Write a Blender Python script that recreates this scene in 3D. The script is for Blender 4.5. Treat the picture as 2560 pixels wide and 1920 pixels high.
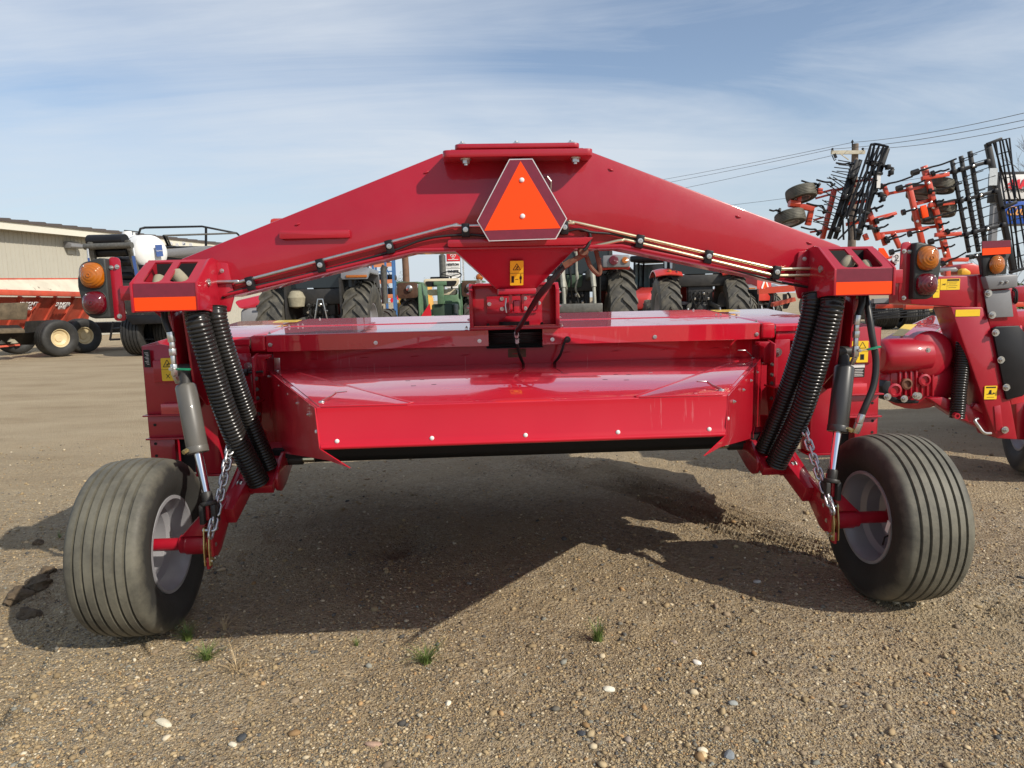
import bpy, bmesh, math, random
import numpy as np
from mathutils import Vector, Matrix

for o in list(bpy.data.objects):
    bpy.data.objects.remove(o, do_unlink=True)
scene = bpy.context.scene
C = scene.collection
R = math.radians
V3 = Vector
random.seed(7)

# ------------------------------------------------------------------ camera
EYE = 1.46
cam_d = bpy.data.cameras.new('camera')
cam = bpy.data.objects.new('camera', cam_d)
C.objects.link(cam)
cam_d.sensor_width = 36.0
cam_d.lens = 36.0 * 1750.0 / 2560.0
cam_d.clip_start = 0.05
cam_d.clip_end = 3000
cam.matrix_world = Matrix.Translation((0, 0, EYE)) @ Matrix.Rotation(R(83.0), 4, 'X') @ Matrix.Rotation(R(-1.3), 4, 'Z')
scene.camera = cam
scene.render.resolution_x = 1024
scene.render.resolution_y = 768

# ------------------------------------------------------------------ light
SUN_TO = V3((1.07, -0.82, 1.0)).normalized()          # towards the sun
SUN_EL = math.asin(SUN_TO.z)
SUN_AZ = math.atan2(SUN_TO.x, SUN_TO.y)               # from +Y towards +X
world = bpy.data.worlds.new('World')
scene.world = world
world.use_nodes = True
nt = world.node_tree
nt.nodes.clear()
W_out = nt.nodes.new('ShaderNodeOutputWorld')
W_bg = nt.nodes.new('ShaderNodeBackground')
W_sky = nt.nodes.new('ShaderNodeTexSky')
W_sky.sky_type = 'NISHITA'
W_sky.sun_disc = False
W_sky.sun_elevation = SUN_EL
W_sky.sun_rotation = SUN_AZ
W_sky.altitude = 300
W_sky.air_density = 1.0
W_sky.dust_density = 1.0
W_sky.ozone_density = 1.6
W_bg.inputs['Strength'].default_value = 0.135
CL = 12.6
# thin high cirrus: noise on a flat layer far above (direction divided by its height)
tc = nt.nodes.new('ShaderNodeTexCoord')
sep = nt.nodes.new('ShaderNodeSeparateXYZ')
nt.links.new(tc.outputs['Generated'], sep.inputs[0])
mx = nt.nodes.new('ShaderNodeMath'); mx.operation = 'MAXIMUM'; mx.inputs[1].default_value = 0.02
nt.links.new(sep.outputs['Z'], mx.inputs[0])
ad = nt.nodes.new('ShaderNodeMath'); ad.operation = 'ADD'; ad.inputs[1].default_value = 0.16
nt.links.new(mx.outputs[0], ad.inputs[0])
dv = []
for ax in 'XY':
    d = nt.nodes.new('ShaderNodeMath'); d.operation = 'DIVIDE'
    nt.links.new(sep.outputs[ax], d.inputs[0]); nt.links.new(ad.outputs[0], d.inputs[1]); dv.append(d)
cmb = nt.nodes.new('ShaderNodeCombineXYZ')
nt.links.new(dv[0].outputs[0], cmb.inputs[0]); nt.links.new(dv[1].outputs[0], cmb.inputs[1])
def w_noise(rotz, sc, scale, detail, rough, dist, loc=(0, 0, 0)):
    m = nt.nodes.new('ShaderNodeMapping'); m.inputs['Rotation'].default_value = (0, 0, rotz); m.inputs['Scale'].default_value = sc; m.inputs['Location'].default_value = loc
    nt.links.new(cmb.outputs[0], m.inputs['Vector'])
    n = nt.nodes.new('ShaderNodeTexNoise'); n.inputs['Scale'].default_value = scale; n.inputs['Detail'].default_value = detail
    n.inputs['Roughness'].default_value = rough; n.inputs['Distortion'].default_value = dist
    nt.links.new(m.outputs[0], n.inputs['Vector'])
    return n
n1 = w_noise(R(-35), (0.5, 2.0, 1), 1.0, 10, 0.66, 0.9)
n2 = w_noise(R(40), (0.6, 0.6, 1), 0.5, 5, 0.5, 0.4, (CL, CL * 0.7, 0))
mul = nt.nodes.new('ShaderNodeMath'); mul.operation = 'MULTIPLY_ADD'; mul.inputs[1].default_value = 0.45
nt.links.new(n1.outputs['Fac'], mul.inputs[0]); nt.links.new(n2.outputs['Fac'], mul.inputs[2])
rmp = nt.nodes.new('ShaderNodeValToRGB')
rmp.color_ramp.elements[0].position = 0.64; rmp.color_ramp.elements[0].color = (0, 0, 0, 1)
rmp.color_ramp.elements[1].position = 0.90; rmp.color_ramp.elements[1].color = (1, 1, 1, 1)
nt.links.new(mul.outputs[0], rmp.inputs[0])
cm = nt.nodes.new('ShaderNodeMath'); cm.operation = 'MULTIPLY_ADD'; cm.inputs[1].default_value = 0.72; cm.inputs[2].default_value = 0.10
nt.links.new(rmp.outputs[0], cm.inputs[0])
mix = nt.nodes.new('ShaderNodeMix'); mix.data_type = 'RGBA'
nt.links.new(cm.outputs[0], mix.inputs['Factor'])
nt.links.new(W_sky.outputs[0], mix.inputs['A'])
mix.inputs['B'].default_value = (5.5, 5.9, 6.4, 1)
hz = nt.nodes.new('ShaderNodeMapRange'); hz.inputs[1].default_value = 0.0; hz.inputs[2].default_value = 0.30; hz.inputs[3].default_value = 0.72; hz.inputs[4].default_value = 0.0
hz.interpolation_type = 'SMOOTHSTEP'
nt.links.new(sep.outputs['Z'], hz.inputs[0])
mix2 = nt.nodes.new('ShaderNodeMix'); mix2.data_type = 'RGBA'
nt.links.new(hz.outputs[0], mix2.inputs['Factor']); nt.links.new(mix.outputs['Result'], mix2.inputs['A']); mix2.inputs['B'].default_value = (4.5, 5.1, 5.7, 1)
nt.links.new(mix2.outputs['Result'], W_bg.inputs['Color'])
nt.links.new(W_bg.outputs[0], W_out.inputs['Surface'])

sun_d = bpy.data.lights.new('sun', 'SUN')
sun_d.energy = 4.5
sun_d.angle = R(0.53)
sun_d.color = (1.0, 0.93, 0.82)
sun = bpy.data.objects.new('sun', sun_d)
C.objects.link(sun)
sun.rotation_euler = (-SUN_TO).to_track_quat('-Z', 'Y').to_euler()
sun.location = (30, -30, 40)

scene.view_settings.view_transform = 'Standard'
scene.view_settings.look = 'None'
scene.view_settings.exposure = 0.0
scene.view_settings.gamma = 1.0
scene.view_settings.use_curve_mapping = False

# ------------------------------------------------------------------ helpers
def at(u, v, Y):
    """point at distance Y ahead of the lens on the line of sight through (u, v) of the 2560 x 1920 frame"""
    d = cam.matrix_world.to_3x3() @ V3(((u - 1280) / 1750.0, -(v - 960) / 1750.0, -1.0))
    return V3((0, 0, EYE)) + d * (Y / d.y)

class MB:
    """collects faces for one mesh"""
    def __init__(s): s.v = []; s.f = []
    def add(s, vs, fs, M=None):
        b = len(s.v)
        s.v += [tuple(M @ V3(p)) for p in vs] if M is not None else [tuple(p) for p in vs]
        s.f += [tuple(i + b for i in f) for f in fs]
        return s
    def box(s, c, d, M=None):
        x, y, z = c; a, b, e = d[0] / 2, d[1] / 2, d[2] / 2
        vs = [(x + i * a, y + j * b, z + k * e) for k in (-1, 1) for j in (-1, 1) for i in (-1, 1)]
        return s.add(vs, [(0, 2, 3, 1), (4, 5, 7, 6), (0, 1, 5, 4), (2, 6, 7, 3), (0, 4, 6, 2), (1, 3, 7, 5)], M)
    def span(s, lo, hi, M=None):
        return s.box([(a + b) / 2 for a, b in zip(lo, hi)], [abs(b - a) for a, b in zip(lo, hi)], M)
    def prism(s, pts, vec, M=None):
        n = len(pts); vec = V3(vec)
        vs = [V3(p) for p in pts] + [V3(p) + vec for p in pts]
        nrm = V3((0, 0, 0))
        for i in range(n): nrm += V3(pts[i]).cross(V3(pts[(i + 1) % n]))
        fl = nrm.dot(vec) > 0
        fs = [tuple(range(n - 1, -1, -1)), tuple(range(n, 2 * n))] + [(i, (i + 1) % n, (i + 1) % n + n, i + n) for i in range(n)]
        if not fl: fs = [tuple(reversed(f)) for f in fs]
        return s.add(vs, fs, M)
    def bar(s, p0, p1, w, h, up=(0, 0, 1), w2=None, h2=None):
        p0, p1 = V3(p0), V3(p1); d = (p1 - p0).normalized(); up = V3(up)
        if abs(d.dot(up.normalized())) > 0.98: up = V3((0, 1, 0))
        a = d.cross(up).normalized(); b = a.cross(d).normalized()
        w2 = w if w2 is None else w2; h2 = h if h2 is None else h2
        vs = []
        for p, ww, hh in ((p0, w, h), (p1, w2, h2)):
            vs += [p + a * (i * ww / 2) + b * (j * hh / 2) for i, j in ((-1, -1), (1, -1), (1, 1), (-1, 1))]
        return s.add(vs, [(3, 2, 1, 0), (4, 5, 6, 7), (0, 1, 5, 4), (1, 2, 6, 5), (2, 3, 7, 6), (3, 0, 4, 7)])
    def tube(s, pts, r, n=8, cap=True, rf=None, closed=False):
        pts = [V3(p) for p in pts]; m = len(pts)
        t0 = (pts[1] - pts[0]).normalized()
        a = t0.orthogonal().normalized(); vs = []; prev = t0
        for i, p in enumerate(pts):
            if closed: t = (pts[(i + 1) % m] - pts[i - 1]).normalized()
            elif i == 0: t = t0
            elif i == m - 1: t = (pts[-1] - pts[-2]).normalized()
            else: t = ((pts[i + 1] - p).normalized() + (p - pts[i - 1]).normalized()).normalized()
            q = prev.rotation_difference(t); a = q @ a; a = (a - t * a.dot(t)).normalized(); b = t.cross(a); prev = t
            rr = rf(i) if rf else r
            vs += [p + (a * math.cos(2 * math.pi * k / n) + b * math.sin(2 * math.pi * k / n)) * rr for k in range(n)]
        fs = []
        for i in range(m if closed else m - 1):
            j = (i + 1) % m
            for k in range(n):
                l = (k + 1) % n
                fs.append((i * n + k, i * n + l, j * n + l, j * n + k))
        if cap and not closed:
            fs.append(tuple(range(n - 1, -1, -1))); fs.append(tuple(range((m - 1) * n, m * n)))
        return s.add(vs, fs)
    def lathe(s, prof, c=(0, 0, 0), ax=(1, 0, 0), n=32, M=None, cap=True):
        """prof: list of (radius, height along ax)"""
        ax = V3(ax).normalized(); a = ax.orthogonal().normalized(); b = ax.cross(a); c = V3(c); vs = []; fs = []; m = len(prof)
        for r, h in prof:
            vs += [c + ax * h + (a * math.cos(2 * math.pi * k / n) + b * math.sin(2 * math.pi * k / n)) * r for k in range(n)]
        for i in range(m - 1):
            for k in range(n):
                l = (k + 1) % n
                fs.append((i * n + k, i * n + l, (i + 1) * n + l, (i + 1) * n + k))
        if cap and prof[0][0] > 1e-4: fs.append(tuple(range(n - 1, -1, -1)))
        if cap and prof[-1][0] > 1e-4: fs.append(tuple(range((m - 1) * n, m * n)))
        return s.add(vs, fs, M)
    def mesh(s, name, mat=None, bevel=0.0, seg=2, smooth=32, recalc=True):
        me = bpy.data.meshes.new(name)
        me.from_pydata(s.v, [], s.f)
        if bevel or recalc:
            bm = bmesh.new(); bm.from_mesh(me)
            if recalc: bmesh.ops.recalc_face_normals(bm, faces=bm.faces)
            if bevel:
                es = [e for e in bm.edges if len(e.link_faces) == 2 and e.calc_face_angle(0) > R(28)]
                bmesh.ops.bevel(bm, geom=es, offset=bevel, segments=seg, profile=0.5, affect='EDGES', clamp_overlap=True)
            bm.to_mesh(me); bm.free()
        if smooth:
            me.polygons.foreach_set('use_smooth', [True] * len(me.polygons))
            me.set_sharp_from_angle(angle=R(smooth))
        if mat is not None: me.materials.append(mat)
        me.update()
        return me
    def build(s, name, mat, parent=None, **kw):
        return put(name, s.mesh(name, mat, **kw), parent)

def put(name, me, parent=None, M=None):
    o = bpy.data.objects.new(name, me); C.objects.link(o)
    if parent is not None: o.parent = parent
    if M is not None: o.matrix_local = M
    return o
def thing(name, label, cat, loc=(0, 0, 0), rz=0.0, group=None):
    o = bpy.data.objects.new(name, None); C.objects.link(o)
    o.location = loc; o.rotation_euler = (0, 0, rz); o.empty_display_size = 0.2
    o['label'] = label; o['category'] = cat
    if group: o['group'] = group
    return o
def tag(o, label, cat, group=None):
    o['label'] = label; o['category'] = cat
    if group: o['group'] = group
    return o
def kind(o, k): o['kind'] = k; return o
def T(*p): return Matrix.Translation(p)
def frame(p, zdir, xdir=None):
    z = V3(zdir).normalized(); x = V3(xdir) if xdir else z.orthogonal(); x = (x - z * x.dot(z)).normalized(); y = z.cross(x)
    M = Matrix((x, y, z)).transposed().to_4x4(); M.translation = V3(p); return M
def arc(c, r, a0, a1, n, plane='xz', y=0):
    o = []
    for i in range(n + 1):
        a = a0 + (a1 - a0) * i / n
        o.append((c[0] + r * math.cos(a), y, c[1] + r * math.sin(a)) if plane == 'xz' else (c[0] + r * math.cos(a), c[1] + r * math.sin(a), y))
    return o
def text_mesh(name, txt, size, mat, extrude=0.0006, font_bold=0.0, spacing=1.0, shear=0.0):
    cu = bpy.data.curves.new(name, 'FONT'); cu.body = txt; cu.size = size; cu.extrude = extrude
    cu.align_x = 'CENTER'; cu.align_y = 'CENTER'; cu.offset = font_bold; cu.space_character = spacing; cu.shear = shear
    cu.resolution_u = 3
    o = bpy.data.objects.new('tmp', cu); C.objects.link(o)
    dg = bpy.context.evaluated_depsgraph_get()
    me = bpy.data.meshes.new_from_object(o.evaluated_get(dg))
    bpy.data.objects.remove(o, do_unlink=True); bpy.data.curves.remove(cu)
    me.name = name; me.materials.clear(); me.materials.append(mat)
    return me
def spline(pts, n=6):
    """Catmull-Rom through pts"""
    P = [V3(p) for p in pts]; P = [2 * P[0] - P[1]] + P + [2 * P[-1] - P[-2]]; o = []
    for i in range(1, len(P) - 2):
        for k in range(n):
            t = k / n; a, b, c, d = P[i - 1:i + 3]
            o.append(0.5 * ((2 * b) + (c - a) * t + (2 * a - 5 * b + 4 * c - d) * t * t + (3 * b - a - 3 * c + d) * t ** 3))
    o.append(P[-2]); return o

# ------------------------------------------------------------------ materials
def mat(name, col, rough=0.5, metal=0.0, coat=0.0, coat_r=0.05, var=0.0, vscale=6.0, bump=0.0, bscale=60.0, dust=0.0, dust_col=(0.33, 0.27, 0.2),
        spec=0.5, trans=0.0, ior=1.45, emit=None, rvar=0.0, dscale=3.0, detail=5, coat_ior=1.5):
    m = bpy.data.materials.new(name); m.use_nodes = True
    t = m.node_tree; b = t.nodes['Principled BSDF']
    b.inputs['Base Color'].default_value = (*col, 1); b.inputs['Roughness'].default_value = rough; b.inputs['Metallic'].default_value = metal
    b.inputs['Coat Weight'].default_value = coat; b.inputs['Coat Roughness'].default_value = coat_r
    b.inputs['Coat IOR'].default_value = coat_ior; b.inputs['Specular IOR Level'].default_value = spec; b.inputs['Transmission Weight'].default_value = trans; b.inputs['IOR'].default_value = ior
    if emit: b.inputs['Emission Color'].default_value = (*emit[:3], 1); b.inputs['Emission Strength'].default_value = emit[3]
    if var or bump or dust or rvar:
        tcn = t.nodes.new('ShaderNodeTexCoord'); src = tcn.outputs['Object']
        col_out = None
        def noise(sc, det=detail, ro=0.6):
            n = t.nodes.new('ShaderNodeTexNoise'); n.inputs['Scale'].default_value = sc; n.inputs['Detail'].default_value = det; n.inputs['Roughness'].default_value = ro
            t.links.new(src, n.inputs['Vector']); return n.outputs['Fac']
        if var:
            f = noise(vscale); r = t.nodes.new('ShaderNodeMapRange'); r.inputs[1].default_value = 0.3; r.inputs[2].default_value = 0.7
            r.inputs[3].default_value = 1 - var; r.inputs[4].default_value = 1 + var; t.links.new(f, r.inputs[0])
            h = t.nodes.new('ShaderNodeHueSaturation'); h.inputs['Color'].default_value = (*col, 1); t.links.new(r.outputs[0], h.inputs['Value'])
            col_out = h.outputs[0]
        if dust:
            f = noise(dscale, 8, 0.65); r = t.nodes.new('ShaderNodeMapRange'); r.inputs[1].default_value = 0.42; r.inputs[2].default_value = 0.75
            r.inputs[3].default_value = dust * 0.25; r.inputs[4].default_value = dust; t.links.new(f, r.inputs[0])
            mxn = t.nodes.new('ShaderNodeMix'); mxn.data_type = 'RGBA'; t.links.new(r.outputs[0], mxn.inputs['Factor'])
            if col_out: t.links.new(col_out, mxn.inputs['A'])
            else: mxn.inputs['A'].default_value = (*col, 1)
            mxn.inputs['B'].default_value = (*dust_col, 1); col_out = mxn.outputs['Result']
        if col_out: t.links.new(col_out, b.inputs['Base Color'])
        if rvar:
            f = noise(vscale * 1.7, 6); r = t.nodes.new('ShaderNodeMapRange'); r.inputs[1].default_value = 0.3; r.inputs[2].default_value = 0.7
            r.inputs[3].default_value = max(0.02, rough - rvar); r.inputs[4].default_value = rough + rvar; t.links.new(f, r.inputs[0])
            t.links.new(r.outputs[0], b.inputs['Roughness'])
        if bump:
            f = noise(bscale, 4); bp = t.nodes.new('ShaderNodeBump'); bp.inputs['Strength'].default_value = bump; bp.inputs['Distance'].default_value = 0.01
            t.links.new(f, bp.inputs['Height']); t.links.new(bp.outputs[0], b.inputs['Normal'])
            if coat: t.links.new(bp.outputs[0], b.inputs['Coat Normal'])
    return m

M = dict(
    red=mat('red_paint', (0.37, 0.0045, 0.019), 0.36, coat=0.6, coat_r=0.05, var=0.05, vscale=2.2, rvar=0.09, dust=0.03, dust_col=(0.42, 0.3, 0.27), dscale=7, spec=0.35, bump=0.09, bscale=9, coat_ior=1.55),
    sheet=mat('lit_red_sheet_paint', (0.56, 0.007, 0.026), 0.30, coat=1.0, coat_r=0.02, var=0.04, vscale=1.8, rvar=0.06, dust=0.02, dscale=6, spec=0.4, bump=0.07, bscale=2.0, coat_ior=1.75),  # same red paint, base brightened as if better lit; coat raised for sky reflection
    panel=mat('lit_red_panel_paint', (0.52, 0.0055, 0.021), 0.36, coat=0.5, coat_r=0.04, var=0.05, vscale=1.8, rvar=0.07, dust=0.015, dscale=6, spec=0.3, bump=0.08, bscale=2.2, coat_ior=1.45),  # same red paint, base raised to stand in for ground bounce light
    dullred=mat('weathered_red_paint', (0.58, 0.075, 0.035), 0.6, var=0.2, vscale=3, dust=0.2, dscale=2),
    orange_red=mat('orange_red_paint', (0.55, 0.05, 0.018), 0.4, coat=0.3, var=0.07, dust=0.06),
    tractor_red=mat('tractor_red_paint', (0.55, 0.035, 0.025), 0.35, coat=0.4, var=0.05, dust=0.08),
    orange=mat('fluorescent_orange', (0.95, 0.072, 0.008), 0.6, spec=0.2, var=0.015, emit=(1.0, 0.08, 0.008, 0.0)),
    maroon=mat('maroon_reflective_tape', (0.17, 0.012, 0.03), 0.3, var=0.1, vscale=40, coat=0.3, coat_r=0.15),
    emblem_edge=mat('bare_aluminium_edge', (0.75, 0.72, 0.68), 0.4, metal=0.6),
    steel=mat('zinc_steel', (0.62, 0.61, 0.58), 0.3, metal=0.95, var=0.12, vscale=30),
    brass=mat('yellow_zinc_tube', (0.72, 0.64, 0.42), 0.28, metal=0.9, var=0.08, vscale=12),
    gold=mat('gold_zinc', (0.68, 0.55, 0.25), 0.35, metal=0.9, var=0.2, vscale=30),
    chrome=mat('chrome_rod', (0.85, 0.85, 0.85), 0.08, metal=1.0),
    cylgrey=mat('grey_cylinder_paint', (0.10, 0.096, 0.085), 0.42, coat=0.2, var=0.1, vscale=10, dust=0.12),
    cyldark=mat('dark_cylinder_paint', (0.035, 0.034, 0.032), 0.4, coat=0.3, var=0.1, vscale=10),
    black=mat('black_paint', (0.009, 0.009, 0.011), 0.42, coat=0.1, var=0.2, vscale=8, dust=0.015, spec=0.3),
    plastic=mat('black_plastic', (0.012, 0.012, 0.013), 0.25, var=0.1, vscale=15, dust=0.04, dscale=8, spec=0.6),
    hose_dust=mat('dusty_black_sleeve', (0.012, 0.012, 0.012), 0.24, var=0.15, vscale=15, dust=0.07, dust_col=(0.25, 0.21, 0.16), dscale=4, spec=0.5),
    hose=mat('black_rubber_hose', (0.014, 0.014, 0.014), 0.4, var=0.1, dust=0.04),
    lamp_black=mat('dark_grey_lamp_housing', (0.03, 0.032, 0.03), 0.5, var=0.12, vscale=30, bump=0.1, bscale=200),
    cavity=mat('flat_black', (0.008, 0.008, 0.008), 0.7),  # one flat black for recesses, holes, seals and bolts
    yellow=mat('yellow_label', (0.85, 0.56, 0.02), 0.4, var=0.04, coat=0.3),
    label_red=mat('red_label_band', (0.4, 0.05, 0.03), 0.4),
    ink=mat('black_label_ink', (0.012, 0.011, 0.01), 0.5),
    white=mat('white_paint', (0.78, 0.77, 0.74), 0.4, var=0.05, dust=0.06),
    green_grip=mat('green_vinyl_grip', (0.012, 0.2, 0.10), 0.4),
    rim_grey=mat('silver_wheel_paint', (0.36, 0.36, 0.38), 0.42, metal=0.35, coat=0.2, var=0.06, dust=0.1),
    rust=mat('rusty_steel', (0.16, 0.07, 0.04), 0.75, var=0.3, vscale=20),
    grey_paint=mat('grey_paint', (0.2, 0.2, 0.205), 0.4, coat=0.2, var=0.06),
    green=mat('old_green_paint', (0.09, 0.19, 0.10), 0.5, var=0.2, vscale=6, dust=0.2),
    dark_green=mat('greasy_dark_green_paint', (0.025, 0.06, 0.035), 0.5, var=0.3, vscale=8, dust=0.12),
    cream=mat('cream_vinyl', (0.7, 0.6, 0.42), 0.5, var=0.08, dust=0.1),
    brown=mat('rusty_brown_paint', (0.09, 0.045, 0.025), 0.7, var=0.35, vscale=9),
    iron=mat('greasy_grey_iron', (0.11, 0.11, 0.1), 0.5, metal=0.3, var=0.35, vscale=14, dust=0.2),
    blackiron=mat('black_greasy_iron', (0.02, 0.02, 0.02), 0.5, var=0.3, vscale=12, dust=0.08),
    glass=mat('tinted_cab_glass', (0.02, 0.026, 0.03), 0.05, spec=0.5),
    glass_teal=mat('pale_teal_cab_glass', (0.35, 0.5, 0.48), 0.08, spec=0.8),
    blue=mat('rack_blue_paint', (0.06, 0.16, 0.36), 0.5, var=0.1),
    rack_orange=mat('rack_orange_paint', (0.65, 0.22, 0.09), 0.5, var=0.1, dust=0.15),
    machine_yellow=mat('machine_yellow_paint', (0.75, 0.38, 0.03), 0.45, var=0.08),
    tank=mat('white_poly_tank', (0.8, 0.8, 0.78), 0.35, var=0.03, dust=0.05),
    fluid=mat('white_poly_tank_with_fluid', (0.62, 0.6, 0.66), 0.35, var=0.03),
    siding=mat('beige_steel_siding', (0.42, 0.40, 0.335), 0.5, var=0.04, vscale=0.8, dust=0.08, dscale=0.5),
    fascia=mat('cream_fascia', (0.66, 0.63, 0.53), 0.5, var=0.04),
    roof=mat('brown_roof_steel', (0.085, 0.07, 0.062), 0.45, var=0.06),
    wood=mat('weathered_pole_wood', (0.17, 0.13, 0.1), 0.85, var=0.3, vscale=5, bump=0.3, bscale=20),
    pine=mat('brown_pole_wood', (0.16, 0.09, 0.055), 0.85, var=0.2, vscale=5),
    crossarm=mat('pale_weathered_timber', (0.5, 0.46, 0.36), 0.85, var=0.2, vscale=5),
    bark=mat('grey_bark', (0.13, 0.11, 0.09), 0.9, var=0.2),
    leaf=mat('spring_leaf', (0.13, 0.17, 0.05), 0.6, var=0.25, vscale=0.8),
    leaf2=mat('olive_spring_leaf', (0.2, 0.21, 0.1), 0.6, var=0.25, vscale=0.6),
    grass=mat('green_grass_blade', (0.10, 0.17, 0.03), 0.6, var=0.45, vscale=40, dust=0.25, dust_col=(0.35, 0.29, 0.14), dscale=30),
    straw=mat('dry_straw', (0.48, 0.36, 0.2), 0.7, var=0.2, vscale=30),
    sign_red=mat('sign_red', (0.68, 0.02, 0.035), 0.4),
    sign_blue=mat('sign_blue', (0.02, 0.09, 0.42), 0.4),
    sign_orange=mat('sign_orange', (0.75, 0.35, 0.1), 0.4),
    sign_grey=mat('sign_grey', (0.3, 0.34, 0.36), 0.45),
    tag_white=mat('white_plastic_tag', (0.75, 0.73, 0.7), 0.4),
    muck=mat('dried_manure', (0.13, 0.1, 0.065), 0.9, var=0.35, vscale=6, bump=0.5, bscale=25),
    cream_rim=mat('cream_wheel_paint', (0.68, 0.55, 0.32), 0.45, var=0.1, dust=0.15),
    concrete=mat('pale_concrete', (0.4, 0.38, 0.35), 0.85, var=0.1),
    strap=mat('blue_strap', (0.05, 0.1, 0.28), 0.6),
    soil=mat('shade_darkened_soil', (0.11, 0.08, 0.05), 0.95, var=0.3, vscale=30, bump=0.5, bscale=60),  # soil colour darkened in place of the shadow left of the wheel
    linkgrey=mat('galvanised_chain', (0.6, 0.6, 0.6), 0.32, metal=0.9, var=0.2, vscale=40),
    ply=mat('faded_khaki_cloth', (0.3, 0.27, 0.19), 0.85, var=0.15, vscale=20),
)

def lens_mat(name, col):
    m = mat(name, col, 0.08, coat=0.6, coat_r=0.03, spec=0.7)
    t = m.node_tree; b = t.nodes['Principled BSDF']
    tcn = t.nodes.new('ShaderNodeTexCoord')
    w = t.nodes.new('ShaderNodeTexWave'); w.wave_type = 'RINGS'; w.rings_direction = 'SPHERICAL'; w.inputs['Scale'].default_value = 55
    t.links.new(tcn.outputs['Object'], w.inputs['Vector'])
    bp = t.nodes.new('ShaderNodeBump'); bp.inputs['Strength'].default_value = 0.35; bp.inputs['Distance'].default_value = 0.004
    t.links.new(w.outputs['Fac'], bp.inputs['Height']); t.links.new(bp.outputs[0], b.inputs['Normal'])
    b.inputs['Transmission Weight'].default_value = 0.35
    b.inputs['Subsurface Weight'].default_value = 0.0
    return m
M['amber'] = lens_mat('amber_lens', (0.62, 0.17, 0.004))
M['redlens'] = lens_mat('red_lens', (0.16, 0.003, 0.012))

def tyre_mat(name, dust, dcol=(0.2, 0.185, 0.15)):
    m = mat(name, (0.02, 0.02, 0.02), 0.62, var=0.2, vscale=9, dust=dust, dust_col=dcol, dscale=5, bump=0.12, bscale=70)
    return m
M['tyre'] = tyre_mat('dusty_implement_tyre', 0.03)
M['tyre2'] = tyre_mat('tractor_tyre_rubber', 0.6, (0.24, 0.215, 0.16))
M['tyre_clean'] = tyre_mat('black_tyre_rubber', 0.12)
# implement tyre: dust sits on the tread band (large radius), grooves and sidewall stay blacker
def tread_dust(m, r0, r1, col, amount):
    t = m.node_tree; b = t.nodes['Principled BSDF']
    tcn = t.nodes.new('ShaderNodeTexCoord'); sp = t.nodes.new('ShaderNodeSeparateXYZ'); t.links.new(tcn.outputs['Object'], sp.inputs[0])
    cb = t.nodes.new('ShaderNodeCombineXYZ'); t.links.new(sp.outputs['Y'], cb.inputs['Y']); t.links.new(sp.outputs['Z'], cb.inputs['Z'])
    ln = t.nodes.new('ShaderNodeVectorMath'); ln.operation = 'LENGTH'; t.links.new(cb.outputs[0], ln.inputs[0])
    n = t.nodes.new('ShaderNodeTexNoise'); n.inputs['Scale'].default_value = 7; n.inputs['Detail'].default_value = 10; n.inputs['Roughness'].default_value = 0.7; t.links.new(tcn.outputs['Object'], n.inputs['Vector'])
    a = t.nodes.new('ShaderNodeMath'); a.operation = 'MULTIPLY_ADD'; a.inputs[1].default_value = 0.17; t.links.new(n.outputs['Fac'], a.inputs[0]); t.links.new(ln.outputs['Value'], a.inputs[2])
    r = t.nodes.new('ShaderNodeMapRange'); r.inputs[1].default_value = r0 + 0.07; r.inputs[2].default_value = r1 + 0.10; r.inputs[3].default_value = 0.05; r.inputs[4].default_value = amount
    t.links.new(a.outputs[0], r.inputs[0])
    mxn = t.nodes.new('ShaderNodeMix'); mxn.data_type = 'RGBA'; mxn.inputs['B'].default_value = (*col, 1)
    old = b.inputs['Base Color'].links[0].from_socket
    t.links.new(old, mxn.inputs['A']); t.links.new(r.outputs[0], mxn.inputs['Factor']); t.links.new(mxn.outputs['Result'], b.inputs['Base Color'])
tread_dust(M['tyre'], 0.345, 0.39, (0.175, 0.163, 0.122), 0.85)

# paint scuffs: short pale vertical scratches rubbed into the sheet edges
def scuffs(m, amount):
    t = m.node_tree; b = t.nodes['Principled BSDF']; tcn = t.nodes.new('ShaderNodeTexCoord')
    mp = t.nodes.new('ShaderNodeMapping'); mp.inputs['Scale'].default_value = (90, 6, 7); t.links.new(tcn.outputs['Object'], mp.inputs['Vector'])
    n = t.nodes.new('ShaderNodeTexNoise'); n.inputs['Scale'].default_value = 1.0; n.inputs['Detail'].default_value = 4; t.links.new(mp.outputs[0], n.inputs['Vector'])
    n2 = t.nodes.new('ShaderNodeTexNoise'); n2.inputs['Scale'].default_value = 2.3; n2.inputs['Detail'].default_value = 3; t.links.new(tcn.outputs['Object'], n2.inputs['Vector'])
    a = t.nodes.new('ShaderNodeMath'); a.operation = 'MULTIPLY'; t.links.new(n.outputs['Fac'], a.inputs[0]); t.links.new(n2.outputs['Fac'], a.inputs[1])
    r = t.nodes.new('ShaderNodeMapRange'); r.inputs[1].default_value = 0.36; r.inputs[2].default_value = 0.44; r.inputs[3].default_value = 0; r.inputs[4].default_value = amount; t.links.new(a.outputs[0], r.inputs[0])
    mxn = t.nodes.new('ShaderNodeMix'); mxn.data_type = 'RGBA'; mxn.inputs['B'].default_value = (0.62, 0.3, 0.3, 1)
    old = b.inputs['Base Color'].links[0].from_socket
    t.links.new(old, mxn.inputs['A']); t.links.new(r.outputs[0], mxn.inputs['Factor']); t.links.new(mxn.outputs['Result'], b.inputs['Base Color'])
scuffs(M['panel'], 0.4); scuffs(M['sheet'], 0.18)
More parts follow.
